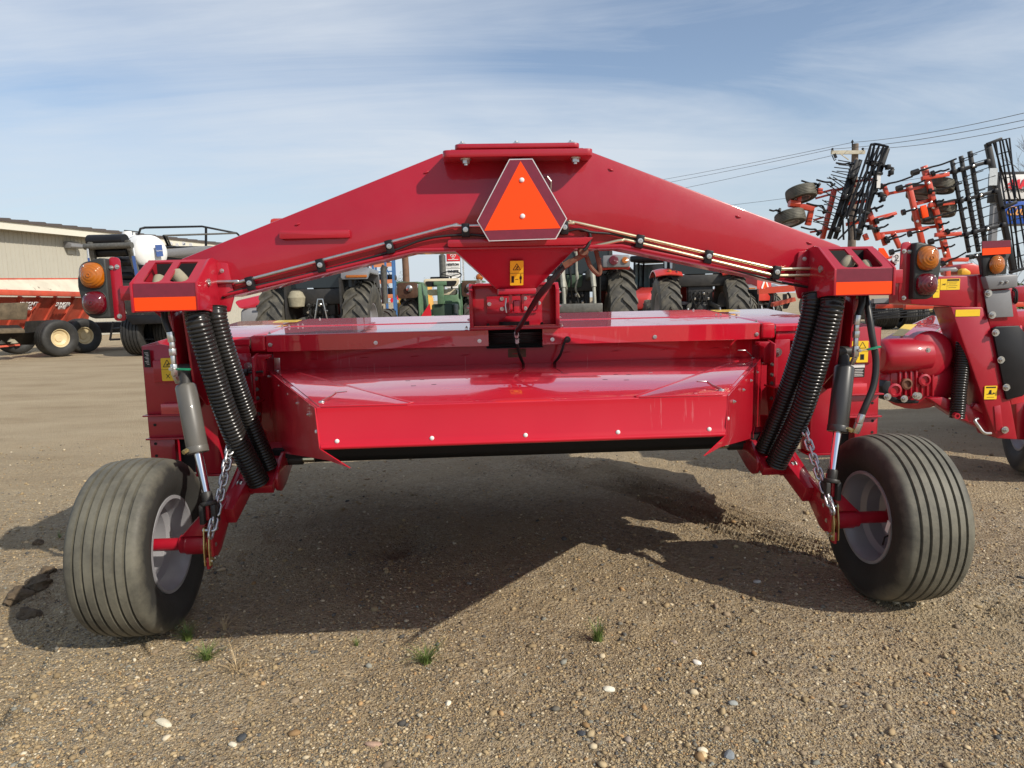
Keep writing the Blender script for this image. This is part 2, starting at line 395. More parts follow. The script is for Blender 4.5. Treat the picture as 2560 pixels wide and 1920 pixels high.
# ------------------------------------------------------------------ ground
def _hash(ix, iy, seed):
    h = (ix.astype(np.int64) * 374761393 + iy.astype(np.int64) * 668265263 + seed * 974711) & 0x7fffffff
    h = ((h ^ (h >> 13)) * 1274126177) & 0x7fffffff
    return ((h ^ (h >> 16)) & 0xffff) / 65535.0
def vnoise(x, y, s, seed):
    x = x / s; y = y / s; ix = np.floor(x); iy = np.floor(y); fx = x - ix; fy = y - iy
    fx = fx * fx * (3 - 2 * fx); fy = fy * fy * (3 - 2 * fy)
    a = _hash(ix, iy, seed); b = _hash(ix + 1, iy, seed); c = _hash(ix, iy + 1, seed); d = _hash(ix + 1, iy + 1, seed)
    return (a * (1 - fx) + b * fx) * (1 - fy) + (c * (1 - fx) + d * fx) * fy - 0.5
def smooth(a, b, x):
    t = np.clip((x - a) / (b - a), 0, 1); return t * t * (3 - 2 * t)
TRACKS = [((0.75, 5.9), (1.25, 4.9), (1.62, 4.05), (1.95, 3.5)), ((0.2, 6.1), (0.95, 5.1), (1.35, 4.3), (1.6, 3.9)), ((2.25, 3.0), (2.6, 2.5), (3.0, 2.0), (3.3, 1.6))]
def track_field(x, y, pts):
    best = np.full(x.shape, 9.0); along = np.zeros(x.shape); side = np.zeros(x.shape); acc = 0.0
    for (x0, y0), (x1, y1) in zip(pts[:-1], pts[1:]):
        dx, dy = x1 - x0, y1 - y0; L = math.hypot(dx, dy)
        t = np.clip(((x - x0) * dx + (y - y0) * dy) / L ** 2, 0, 1)
        d = np.hypot(x - x0 - t * dx, y - y0 - t * dy); s = ((x - x0) * dy - (y - y0) * dx) / L
        m = d < best; best = np.where(m, d, best); along = np.where(m, acc + t * L, along); side = np.where(m, s, side); acc += L
    return best, along, side
def ground_h(x, y):
    x = np.asarray(x, float); y = np.asarray(y, float)
    near = 1 - smooth(9, 16, np.hypot(x, y))
    h = 0.05 * vnoise(x, y, 2.3, 1) + 0.03 * vnoise(x, y, 0.8, 2) + 0.016 * vnoise(x, y, 0.3, 3) + 0.011 * vnoise(x, y, 0.11, 4) + 0.007 * vnoise(x, y, 0.05, 5) + 0.004 * vnoise(x, y, 0.028, 6)
    h = h * (0.4 + 0.6 * near)
    for k, p in enumerate(TRACKS):
        d, al, sd = track_field(x, y, p)
        w = 1 - smooth(0.1, 0.19, d)
        rib = np.sin(sd * 2 * math.pi / 0.052) * 0.015 * (0.4 + 1.2 * (vnoise(x, y, 0.35, 8) + 0.5))
        h = h + w * (rib - 0.012) + 0.012 * np.exp(-((d - 0.2) / 0.04) ** 2) * (w < 1)
    # broken earth and a low step left of the left wheel
    lx = x + 2.45; ly = y - 3.55
    m = np.exp(-(lx / 0.42) ** 2 - (ly / 0.5) ** 2)
    h = h + m * (0.09 * vnoise(x, y, 0.22, 11) + 0.05 * vnoise(x, y, 0.09, 12) - 0.02)
    ax_, ay_, bx_, by_ = -1.90, 2.45, -2.12, 3.15
    dl = math.hypot(bx_ - ax_, by_ - ay_); s = ((x - ax_) * (by_ - ay_) - (y - ay_) * (bx_ - ax_)) / dl + 0.09 * vnoise(x, y, 0.3, 13) + 0.03 * vnoise(x, y, 0.08, 14)
    h = h - 0.055 * (1 - smooth(-0.025, 0.02, s)) * smooth(1.7, 2.3, y) * (1 - smooth(3.1, 3.5, y)) * (1 - smooth(0.6, 1.3, -s))
    # worn wheel lanes and clods in the foreground
    h = h + 0.014 * np.clip(vnoise(x, y, 0.16, 15) + 0.15, 0, 1) * (vnoise(x, y, 0.9, 16) > 0.02) * near
    h = h - 0.02 * np.exp(-((x + 0.35 * y - 3.0) / 0.16) ** 2) * smooth(1.5, 2.0, y) * (1 - smooth(3.0, 3.6, y))
    # a shallow scraped pocket under the machine
    px = x + 0.72; py = y - 4.15
    h = h - 0.11 * np.exp(-(px / 0.15) ** 2 - (py / 0.22) ** 2)
    # the wheels press the soil down a little
    for wx, wy in ((-1.70, 3.06), (1.81, 3.24)):
        h = h * (1 - 0.85 * np.exp(-((x - wx) / 0.4) ** 2 - ((y - wy) / 0.35) ** 2)) - 0.004
    return h
def graded(lo, hi, step, far0, far1, ratio):
    mid = list(np.arange(lo, hi + 1e-6, step)); up = []; s = step; x = hi
    while x < far1: s *= ratio; x += s; up.append(x)
    dn = []; s = step; x = lo
    while x > far0: s *= ratio; x -= s; dn.append(x)
    return np.array(dn[::-1] + mid + up)
gx = graded(-3.2, 3.2, 0.0145, -700, 700, 1.13); gy = graded(1.8, 6.4, 0.0145, -700, 900, 1.13)
GX, GY = np.meshgrid(gx, gy); GZ = ground_h(GX, GY)
far = smooth(30, 200, np.hypot(GX, GY)); GZ = GZ * (1 - far)
nx, ny = len(gx), len(gy)
me = bpy.data.meshes.new('ground')
co = np.stack([GX, GY, GZ], -1).reshape(-1, 3).astype(np.float32)
ii = np.arange(nx * ny).reshape(ny, nx)
q = np.stack([ii[:-1, :-1], ii[:-1, 1:], ii[1:, 1:], ii[1:, :-1]], -1).reshape(-1, 4)
def mesh_np(me, co, quads):
    me.vertices.add(len(co)); me.vertices.foreach_set('co', co.ravel())
    k = quads.shape[1]
    me.loops.add(quads.size); me.loops.foreach_set('vertex_index', quads.astype(np.int32).ravel())
    me.polygons.add(len(quads)); me.polygons.foreach_set('loop_start', np.arange(0, quads.size, k, dtype=np.int32))
    me.update(calc_edges=True); me.validate()
mesh_np(me, co, q)
me.polygons.foreach_set('use_smooth', [True] * len(me.polygons))
ground = put('ground', me); kind(ground, 'structure')
def ground_mat():
    m = bpy.data.materials.new('sandy_gravel'); m.use_nodes = True; t = m.node_tree; b = t.nodes['Principled BSDF']
    b.inputs['Roughness'].default_value = 0.92; b.inputs['Specular IOR Level'].default_value = 0.2
    tcn = t.nodes.new('ShaderNodeTexCoord'); src = tcn.outputs['Object']
    def noise(sc, det, ro=0.6):
        n = t.nodes.new('ShaderNodeTexNoise'); n.inputs['Scale'].default_value = sc; n.inputs['Detail'].default_value = det; n.inputs['Roughness'].default_value = ro
        t.links.new(src, n.inputs['Vector']); return n.outputs['Fac']
    def ramp(f, stops):
        r = t.nodes.new('ShaderNodeValToRGB'); e = r.color_ramp.elements
        while len(e) < len(stops): e.new(0.5)
        for k, (p, c) in enumerate(stops): e[k].position = p; e[k].color = (*c, 1)
        t.links.new(f, r.inputs[0]); return r.outputs[0]
    def mixc(f, a, bb, mode='MIX'):
        n = t.nodes.new('ShaderNodeMix'); n.data_type = 'RGBA'; n.blend_type = mode
        if isinstance(f, float): n.inputs['Factor'].default_value = f
        else: t.links.new(f, n.inputs['Factor'])
        t.links.new(a, n.inputs['A']); t.links.new(bb, n.inputs['B']); return n.outputs['Result']
    base = ramp(noise(0.9, 9, 0.62), [(0.30, (0.20, 0.143, 0.08)), (0.5, (0.33, 0.25, 0.148)), (0.72, (0.43, 0.338, 0.208))])
    # grain: two sizes of stones with a colour of their own each
    def stones(sc, stops):
        v = t.nodes.new('ShaderNodeTexVoronoi'); v.inputs['Scale'].default_value = sc; v.inputs['Randomness'].default_value = 1.0
        t.links.new(src, v.inputs['Vector'])
        sp = t.nodes.new('ShaderNodeSeparateColor'); t.links.new(v.outputs['Color'], sp.inputs[0])
        return ramp(sp.outputs[0], stops), v.outputs['Distance']
    pal = [(0.0, (0.06, 0.055, 0.05)), (0.14, (0.17, 0.13, 0.09)), (0.4, (0.29, 0.215, 0.13)), (0.62, (0.38, 0.295, 0.18)), (0.8, (0.43, 0.36, 0.25)), (0.93, (0.56, 0.49, 0.37)), (1.0, (0.12, 0.12, 0.125))]
    c1, d1 = stones(120, pal); c2, d2 = stones(52, pal)
    patch = ramp(noise(1.3, 6, 0.55), [(0.38, (0, 0, 0)), (0.62, (1, 1, 1))])
    g = mixc(0.5, c1, c2)
    fac = t.nodes.new('ShaderNodeMath'); fac.operation = 'MULTIPLY_ADD'; fac.inputs[1].default_value = 0.42; fac.inputs[2].default_value = 0.34
    t.links.new(patch, fac.inputs[0])
    col = mixc(fac.outputs[0], base, g)
    # beyond the gravelled strip the yard is bare, pale, packed dirt with wheel lanes across it
    ln = t.nodes.new('ShaderNodeVectorMath'); ln.operation = 'LENGTH'; t.links.new(src, ln.inputs[0])
    nd = t.nodes.new('ShaderNodeMath'); nd.operation = 'MULTIPLY_ADD'; nd.inputs[1].default_value = 5.0; t.links.new(noise(0.35, 6, 0.6), nd.inputs[0]); t.links.new(ln.outputs['Value'], nd.inputs[2])
    fm_ = t.nodes.new('ShaderNodeMapRange'); fm_.inputs[1].default_value = 6.5; fm_.inputs[2].default_value = 12.5; fm_.inputs[3].default_value = 0; fm_.inputs[4].default_value = 0.85; fm_.interpolation_type = 'SMOOTHSTEP'
    t.links.new(nd.outputs[0], fm_.inputs[0])
    mp = t.nodes.new('ShaderNodeMapping'); mp.inputs['Scale'].default_value = (0.28, 0.9, 1); mp.inputs['Rotation'].default_value = (0, 0, 0.12); t.links.new(src, mp.inputs['Vector'])
    ln2 = t.nodes.new('ShaderNodeTexNoise'); ln2.inputs['Scale'].default_value = 1.6; ln2.inputs['Detail'].default_value = 9; ln2.inputs['Roughness'].default_value = 0.65; t.links.new(mp.outputs[0], ln2.inputs['Vector'])
    lane = ramp(ln2.outputs['Fac'], [(0.28, (0.30, 0.226, 0.138)), (0.5, (0.41, 0.322, 0.208)), (0.72, (0.48, 0.385, 0.255))])
    col = mixc(fm_.outputs[0], col, lane)
    t.links.new(col, b.inputs['Base Color'])
    def mr(f, a0, a1, b0, b1):
        r = t.nodes.new('ShaderNodeMapRange'); r.inputs[1].default_value = a0; r.inputs[2].default_value = a1; r.inputs[3].default_value = b0; r.inputs[4].default_value = b1
        t.links.new(f, r.inputs[0]); return r.outputs[0]
    def addm(a, bb, k):
        n = t.nodes.new('ShaderNodeMath'); n.operation = 'MULTIPLY_ADD'; n.inputs[1].default_value = k; t.links.new(bb, n.inputs[0]); t.links.new(a, n.inputs[2]); return n.outputs[0]
    hh = addm(addm(mr(d2, 0, 0.6, 1, 0), mr(d1, 0, 0.6, 1, 0), 0.6), noise(300, 2), 0.4)
    hh = addm(hh, noise(22, 4), 1.2)
    bp = t.nodes.new('ShaderNodeBump'); bp.inputs['Strength'].default_value = 0.9; bp.inputs['Distance'].default_value = 0.009
    t.links.new(hh, bp.inputs['Height']); t.links.new(bp.outputs[0], b.inputs['Normal'])
    return m
ground.data.materials.append(ground_mat())

# ------------------------------------------------------------------ gravel: loose stones lying on the ground
rng = np.random.default_rng(11)
phi = (1 + 5 ** 0.5) / 2
ico = np.array([(-1, phi, 0), (1, phi, 0), (-1, -phi, 0), (1, -phi, 0), (0, -1, phi), (0, 1, phi), (0, -1, -phi), (0, 1, -phi), (phi, 0, -1), (phi, 0, 1), (-phi, 0, -1), (-phi, 0, 1)]) / math.sqrt(1 + phi * phi)
icof = np.array([(0, 11, 5), (0, 5, 1), (0, 1, 7), (0, 7, 10), (0, 10, 11), (1, 5, 9), (5, 11, 4), (11, 10, 2), (10, 7, 6), (7, 1, 8), (3, 9, 4), (3, 4, 2), (3, 2, 6), (3, 6, 8), (3, 8, 9), (4, 9, 5), (2, 4, 11), (6, 2, 10), (8, 6, 7), (9, 8, 1)])
def stones_np(P, S, flat, seed, cols):
    r = np.random.default_rng(seed); n = len(P)
    b = ico[None] * (1 + r.uniform(-0.26, 0.22, (n, 12, 1)))
    sc = np.stack([S * r.uniform(0.8, 1.3, n), S * r.uniform(0.65, 1.0, n), S * flat * r.uniform(0.6, 1.1, n)], -1)
    b = b * sc[:, None, :]
    a = r.uniform(0, 2 * math.pi, n); ca, sa = np.cos(a)[:, None], np.sin(a)[:, None]
    tl = r.normal(0, 0.3, n); ct, st = np.cos(tl)[:, None], np.sin(tl)[:, None]
    x, y, z = b[..., 0], b[..., 1], b[..., 2]; y, z = y * ct - z * st, y * st + z * ct
    x, y = x * ca - y * sa, x * sa + y * ca
    co = np.stack([x + P[:, None, 0], y + P[:, None, 1], z + P[:, None, 2]], -1).reshape(-1, 3).astype(np.float32)
    f = (icof[None] + (np.arange(n) * 12)[:, None, None]).reshape(-1, 3)
    vc = np.repeat(cols, 12, axis=0)
    return co, f, vc
N = 88000
yy = 1.0 / np.sqrt(rng.uniform(1 / 7.5 ** 2, 1 / 1.75 ** 2, N * 2))
xx = rng.uniform(-0.82, 0.82, N * 2) * yy
dens = vnoise(xx, yy, 0.55, 21) + vnoise(xx, yy, 0.2, 22) * 0.7
keep = rng.uniform(-0.75, 0.45, N * 2) < dens
xx, yy = xx[keep][:N], yy[keep][:N]; n_ = len(xx)
S = np.exp(rng.normal(math.log(0.0027), 0.5, n_)) * (0.75 + 0.14 * yy)
big = rng.uniform(0, 1, n_) < 0.012; S[big] *= rng.uniform(1.8, 3.2, big.sum())
S = np.clip(S, 0.0015, 0.02)
pal = np.array([(0.42, 0.33, 0.21), (0.36, 0.28, 0.18), (0.50, 0.41, 0.28), (0.56, 0.49, 0.38), (0.30, 0.24, 0.18), (0.21, 0.2, 0.185), (0.12, 0.12, 0.125), (0.44, 0.29, 0.16), (0.66, 0.6, 0.5), (0.27, 0.28, 0.27)])
ci = rng.choice(len(pal), n_, p=[.2, .18, .15, .09, .12, .08, .07, .04, .03, .04])
cols = np.clip(pal[ci] * rng.uniform(0.7, 1.2, (n_, 1)) * np.array([0.92, 0.87, 0.75]), 0, 0.8)
P = np.stack([xx, yy, ground_h(xx, yy) + S * 0.22], -1)
co, f, vc = stones_np(P, S, 0.62, 5, cols)
me = bpy.data.meshes.new('gravel'); mesh_np(me, co, f)
ca = me.color_attributes.new('stone_colour', 'FLOAT_COLOR', 'POINT')
ca.data.foreach_set('color', np.concatenate([vc, np.ones((len(vc), 1))], 1).astype(np.float32).ravel())
gm = mat('loose_stones', (0.4, 0.3, 0.2), 0.85, spec=0.3)
an = gm.node_tree.nodes.new('ShaderNodeAttribute'); an.attribute_name = 'stone_colour'
gm.node_tree.links.new(an.outputs['Color'], gm.node_tree.nodes['Principled BSDF'].inputs['Base Color'])
me.materials.append(gm)
gravel = kind(put('gravel', me), 'stuff')
gravel['label'] = 'small tan, cream and slate stones strewn over the sandy ground'; gravel['category'] = 'gravel'

def gpt(u, v):
    d = cam.matrix_world.to_3x3() @ V3(((u - 1280) / 1750.0, -(v - 960) / 1750.0, -1.0))
    p = V3((0, 0, EYE)) + d * (-EYE / d.z)
    return V3((p.x, p.y, float(ground_h(p.x, p.y))))
# the few stones large enough to pick out one by one
stone_list = [
    (1523, 1713, .017, 1.6, (0.72, 0.68, 0.55), 'pale cream oblong stone in the open gravel right of the middle'),
    (1743, 1655, .015, 1.3, (0.72, 0.68, 0.6), 'white angular stone in the gravel below the right wheel'),
    (1120, 1746, .013, 1.0, (0.72, 0.66, 0.52), 'upright pale stone left of the picture middle in front'),
    (604, 1835, .017, 1.1, (0.06, 0.065, 0.07), 'black angular stone at the lower left in the gravel'),
    (581, 1851, .012, 1.5, (0.66, 0.6, 0.46), 'cream oblong stone just below the black angular stone'),
    (1453, 1827, .014, 1.2, (0.07, 0.075, 0.085), 'dark slate stone in the gravel near the bottom middle'),
    (1570, 1840, .014, 1.1, (0.40, 0.33, 0.26), 'rounded brown stone right of the dark slate stone'),
    (1686, 1602, .014, 1.1, (0.34, 0.27, 0.21), 'round brown stone between the right grass tuft and right wheel'),
    (1757, 1873, .014, 1.2, (0.74, 0.66, 0.5), 'pale yellow stone beside another pale one at the bottom edge'),
    (1756, 1885, .015, 1.0, (0.68, 0.53, 0.3), 'ochre stone touching the pale one at the bottom edge'),
    (1833, 1755, .014, 1.3, (0.3, 0.31, 0.29), 'grey green stone right of the middle in the foreground'),
    (1823, 1885, .02, 1.2, (0.22, 0.24, 0.25), 'large grey stone among pale pebbles at the bottom edge'),
    (933, 1848, .015, 1.8, (0.42, 0.28, 0.2), 'reddish oblong stone left of the middle near the bottom'),
    (410, 1805, .016, 2.2, (0.62, 0.56, 0.42), 'long cream stone at the lower left edge of the gravel'),
    (553, 1421, .018, 1.3, (0.42, 0.32, 0.2), 'tan stone in the shade right of the left wheel'),
    (1893, 1452, .016, 1.3, (0.5, 0.47, 0.42), 'light grey stone in the shadow of the right wheel'),
]
for u, v, r_, el, c_, lab in stone_list:
    p = gpt(u, v)
    bm = bmesh.new(); bmesh.ops.create_icosphere(bm, subdivisions=2, radius=1.0)
    rr = random.Random(int(u * 7 + v))
    off = V3((rr.uniform(0, 9), rr.uniform(0, 9), rr.uniform(0, 9)))
    for vv in bm.verts:
        k = 1 + 0.16 * math.sin(vv.co.x * 3.1 + off.x) * math.cos(vv.co.y * 2.7 + off.y) + rr.uniform(-.05, .05)
        vv.co = V3((vv.co.x * r_ * el * k, vv.co.y * r_ * 0.9 * k, vv.co.z * r_ * 0.62 * k))
    me = bpy.data.meshes.new('stone'); bm.to_mesh(me); bm.free()
    me.polygons.foreach_set('use_smooth', [True] * len(me.polygons)); me.set_sharp_from_angle(angle=R(30))
    me.materials.append(mat('stone_%d' % int(u), c_, 0.8, var=0.15, vscale=60, bump=0.2, bscale=200))
    o = put('stone', me); o.location = p + V3((0, 0, r_ * 0.3)); o.rotation_euler = (rr.uniform(-.2, .2), rr.uniform(-.2, .2), rr.uniform(0, 3) if el < 1.25 else rr.uniform(-.3, .3))
    tag(o, lab, 'stone')
# ------------------------------------------------------------------ shared small meshes
def hex_bolt(name, r, h, m, washer=True):
    b = MB()
    if washer: b.lathe([(r * 1.45, 0), (r * 1.45, r * 0.25), (0, r * 0.25)], ax=(0, 0, 1), n=14)
    pts = [(r * math.cos(k * math.pi / 3), r * math.sin(k * math.pi / 3), r * 0.2) for k in range(6)]
    b.prism(pts, (0, 0, h)); b.lathe([(r * 0.5, h + r * 0.2), (r * 0.5, h * 1.5 + r * 0.2), (0, h * 1.5 + r * 0.2)], ax=(0, 0, 1), n=8)
    return b.mesh(name, m)
def round_bolt(name, r, h, m):
    return MB().lathe([(r, 0), (r * 0.95, h * 0.45), (r * 0.7, h * 0.85), (r * 0.3, h), (0, h)], ax=(0, 0, 1), n=14).mesh(name, m, smooth=60)
def ring_bolt(name, r, h, m):
    return MB().lathe([(r, 0), (r, h * 0.5), (r * 0.62, h * 0.55), (r * 0.6, h), (r * 0.3, h), (r * 0.28, h * 0.5), (0, h * 0.5)], ax=(0, 0, 1), n=14).mesh(name, m)
BOLT = hex_bolt('bolt', 0.011, 0.009, M['steel'])
BIGB = hex_bolt('bolt', 0.018, 0.016, M['steel'])
CARR = round_bolt('bolt', 0.0115, 0.007, M['tag_white'])
RINGB = ring_bolt('bolt', 0.012, 0.008, M['steel'])
SMALL = hex_bolt('bolt', 0.007, 0.008, M['steel'])
DARKB = hex_bolt('bolt', 0.008, 0.008, M['iron'])
def bolt(parent, me, p, n=(0, -1, 0)): return put('bolt', me, parent, frame(p, n))

def rounded(pts, r, n=4):
    """round the corners of a 2d outline given as (a, b)"""
    o = []; k = len(pts)
    for i in range(k):
        p = V3((*pts[i], 0)); a = V3((*pts[i - 1], 0)) - p; b = V3((*pts[(i + 1) % k], 0)) - p
        rr = min(r, a.length * 0.45, b.length * 0.45)
        p0 = p + a.normalized() * rr; p1 = p + b.normalized() * rr
        for j in range(n + 1):
            t = j / n; q = p0 * (1 - t) ** 2 + p * 2 * t * (1 - t) + p1 * t * t; o.append((q.x, q.y))
    return o
def plate_xz(b, pts, y0, y1): return b.prism([(p[0], y0, p[1]) for p in pts], (0, y1 - y0, 0))
def plate_yz(b, pts, x0, x1): return b.prism([(x0, p[0], p[1]) for p in pts], (x1 - x0, 0, 0))
def sheet_x(b, prof, x0, x1, t=0.005):
    """bent sheet: (y, z) profile run from x0 to x1, thickness t below"""
    n = len(prof); low = []
    for i, (y, z) in enumerate(prof):
        a = prof[max(i - 1, 0)]; c = prof[min(i + 1, n - 1)]; d = V3((c[0] - a[0], c[1] - a[1], 0)).normalized()
        low.append((y + d.y * t, z - d.x * t))
    pts = list(prof) + low[::-1]
    return plate_yz(b, pts, x0, x1)

# decals: a thin plate with its printed marks proud of it.  face normal n, up vector up
def decal(parent, p, n, up, w, h, base, marks=(), name='warning_label', t=0.0012):
    F = frame(p, n, V3(up).cross(V3(n)))          # x = right, y = up, z = out
    b = MB(); o2 = rounded([(-w / 2, -h / 2), (w / 2, -h / 2), (w / 2, h / 2), (-w / 2, h / 2)], min(w, h) * 0.06, 3)
    b.prism([(x, y, 0) for x, y in o2], (0, 0, t))
    o = put(name, b.mesh(name, base, smooth=0), parent, F)
    k = MB(); used = False
    for mk in marks:
        if mk[0] == 'poly': k.prism([(x * w, y * h, t) for x, y in mk[1]], (0, 0, 0.0006)); used = True
        if mk[0] == 'rect': _, x, y, ww, hh = mk; k.box((x * w, y * h, t + 0.0003), (ww * w, hh * h, 0.0006)); used = True
        if mk[0] == 'tri':
            _, x, y, s = mk; P = [(x * w + s * math.cos(a), y * h + s * math.sin(a)) for a in (R(90), R(210), R(330))]; th = s * 0.14
            for i in range(3):
                a, c = P[i], P[(i + 1) % 3]; k.bar((a[0], a[1], t + .0003), (c[0], c[1], t + .0003), th, 0.0006, up=(0, 0, 1))
            used = True
        if mk[0] == 'line': _, x0, y0, x1, y1, th = mk; k.bar((x0 * w, y0 * h, t + .0003), (x1 * w, y1 * h, t + .0003), th, 0.0006, up=(0, 0, 1)); used = True
        if mk[0] == 'dot': _, x, y, s = mk; k.lathe([(s, t), (s, t + .0006), (0, t + .0006)], c=(x * w, y * h, 0), ax=(0, 0, 1), n=10); used = True
    if used: put('printed_mark', k.mesh('printed_mark', M['ink'], smooth=0), o)
    return o
def figure(x, y, s):
    return [('dot', x, y + s * 1.05, 0.0035 * s / 0.2), ('line', x - s * .0, y + s * .8, x, y - s * .1, 0.006 * s / .2), ('line', x - s * .35, y + s * .7, x - s * .4, y, 0.003 * s / .2), ('line', x + s * .35, y + s * .7, x + s * .4, y, 0.003 * s / .2),
            ('line', x - s * .1, y - s * .05, x - s * .12, y - s * .95, 0.0032 * s / .2), ('line', x + s * .1, y - s * .05, x + s * .12, y - s * .95, 0.0032 * s / .2)]
def falling(x, y, s):
    return [('dot', x + s * .55, y + s * .6, 0.003), ('line', x + s * .4, y + s * .4, x - s * .1, y, 0.004), ('line', x - s * .1, y, x + s * .5, y - s * .4, .003), ('line', x - s * .1, y, x - s * .7, y - s * .3, .003), ('line', x + s * .2, y + s * .3, x + s * .9, y, .0025), ('line', x + s * .2, y + s * .3, x - s * .6, y + s * .5, .0025)]

# ------------------------------------------------------------------ wheels
def implement_tyre(name, r, w, rr, grooves, m, depth=0.015, gw=0.013, n=72):
    h = w / 2; P = [(rr, -h * .74), (rr + .012, -h * .8), (rr + (r - rr) * .28, -h * .95), (rr + (r - rr) * .52, -h), (rr + (r - rr) * .74, -h * .97), (rr + (r - rr) * .88, -h * .9), (r - .014, -h * .82)]
    cr = lambda x: r - 0.013 * (x / (h * .8)) ** 2
    ed = []
    for g in grooves:
        for a, d in ((g - gw / 2 - .002, 0), (g - gw / 2 + .001, depth), (g + gw / 2 - .001, depth), (g + gw / 2 + .002, 0)): ed.append((cr(a) - d, a))
    P = P + [(cr(-h * .76), -h * .76)] + ed + [(cr(h * .76), h * .76)] + [(q[0], -q[1]) for q in P[::-1]]
    return MB().lathe(P, ax=(1, 0, 0), n=n, cap=False).mesh(name, m, smooth=40, recalc=False)
def rim_mesh(name, rr, w, m, n=48):
    """deep barrel open towards -x, wheel disc near the +x side"""
    h = w / 2
    P = [(rr + .014, -h * .80), (rr + .012, -h * .84), (rr - .002, -h * .84), (rr - .008, -h * .76), (rr - .016, -h * .66), (rr - .022, -h * .3), (rr - .045, -h * .18), (rr - .047, h * .22), (rr - .075, h * .34), (rr - .10, h * .30), (.10, h * .20), (.07, h * .22), (0, h * .22)]
    Q = [(rr + .014, h * .80), (rr + .012, h * .84), (rr - .002, h * .84), (rr - .008, h * .76), (rr - .016, h * .66), (rr - .03, h * .5), (rr - .07, h * .42), (.10, h * .30), (.07, h * .32), (0, h * .32)]
    b = MB().lathe(P, ax=(1, 0, 0), n=n, cap=False); b.lathe(Q, ax=(1, 0, 0), n=n, cap=False)
    return b.mesh(name, m, smooth=35, recalc=False)

# ================================================================== the mower
HX = 0.028
mower = thing('mower_conditioner', 'large red mower with arched beam, orange warning triangle and two ribbed wheels', 'mower', (0.055, 3.15, 0), R(2.8))
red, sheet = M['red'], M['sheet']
# --- arched beam
b = MB(); plate_xz(b, [(-.347, 2.129), (-1.56, 1.672), (-1.56, 1.47), (-1.37, 1.508), (-.485, 1.70), (.485, 1.70), (1.37, 1.508), (1.56, 1.47), (1.56, 1.672), (.347, 2.129)], .2, .42)
beam = b.build('arch_beam', red, mower, bevel=.007)
b = MB(); plate_xz(b, [(-1.37, 1.495), (-1.37, 1.508), (-.485, 1.70), (.485, 1.70), (1.37, 1.508), (1.37, 1.495), (.49, 1.686), (-.49, 1.686)], .172, .43)
b.build('bottom_flange', red, beam, bevel=.003)
b = MB(); plate_xz(b, rounded([(-1.10, 1.753), (-.78, 1.753), (-.78, 1.79), (-1.10, 1.79)], .008), .176, .2); b.build('weld_bar', red, beam, bevel=.006)
for x, z in ((-.42, 2.045), (-1.02, 1.82), (.44, 2.045), (1.05, 1.82), (1.4, 1.69)):
    put('weld_bead', MB().lathe([(0, -.016), (.004, -.008), (.006, 0), (.004, .008), (0, .016)], ax=(math.copysign(1, x), 0, -.38 * 1), n=8).mesh('weld_bead', red, smooth=60), beam, T(x, .199, z))
# --- pivot plates on top
def slab(name, x, z0, z1, y0, y1, r):
    b = MB(); o2 = rounded([(-x, y0), (x, y0), (x, y1), (-x, y1)], r, 5); b.prism([(p[0], p[1], z0) for p in o2], (0, 0, z1 - z0)); return b.build(name, red, mower, bevel=.004)
lp = slab('pivot_plate', .337, 2.087, 2.119, .075, .46, .03)
up = slab('pivot_plate', .283, 2.131, 2.152, .11, .44, .03)
b = MB(); b.span((-.3, .13, 2.119), (.3, .43, 2.131)); b.build('spacer', red, mower)
for x in (-.25, .0, .255): bolt(up, BIGB, (x, .2, 2.152), (0, 0, 1))
for x in (-.235, .262): bolt(lp, BIGB, (x, .125, 2.087), (0, 0, -1))
# --- slow-vehicle triangle
em = MB(); plate_xz(em, [(-.205 + .012, 1.809), (-.153 + .012, 1.7175), (.153 + .012, 1.7215), (.205 + .012, 1.812), (.052 + .012, 2.0795), (-.052 + .012, 2.0785)], .086, .089)
emblem = em.build('warning_triangle', M['emblem_edge'], mower); emblem['label'] = 'orange triangle with dark red border and bare metal edge'
b = MB(); plate_xz(b, [(-.2 + .012, 1.809), (-.150 + .012, 1.722), (.150 + .012, 1.726), (.2 + .012, 1.812), (.050 + .012, 2.0745), (-.050 + .012, 2.0735)], .0845, .086); b.build('border_film', M['maroon'], emblem, smooth=0)
b = MB(); plate_xz(b, [(-.1735 + .013, 1.765), (.1735 + .013, 1.770), (.010, 2.068)], .083, .0845); b.build('orange_film', M['orange'], emblem, smooth=0)
for z in (1.985, 1.826): bolt(emblem, CARR, (.014, .083, z))
b = MB(); b.span((-.03, .09, 1.78), (.05, .2, 1.80)); b.span((-.03, .09, 2.0), (.05, .2, 2.02)); b.span((-.03, .09, 1.78), (.05, .095, 2.02)); b.build('triangle_bracket', M['black'], mower)
b = MB(); b.tube([(.11, .15, 2.0), (.135, .13, 2.005), (.15, .13, 1.985), (.148, .14, 1.95)], .005, 6); b.build('spring_clip', M['steel'], mower)
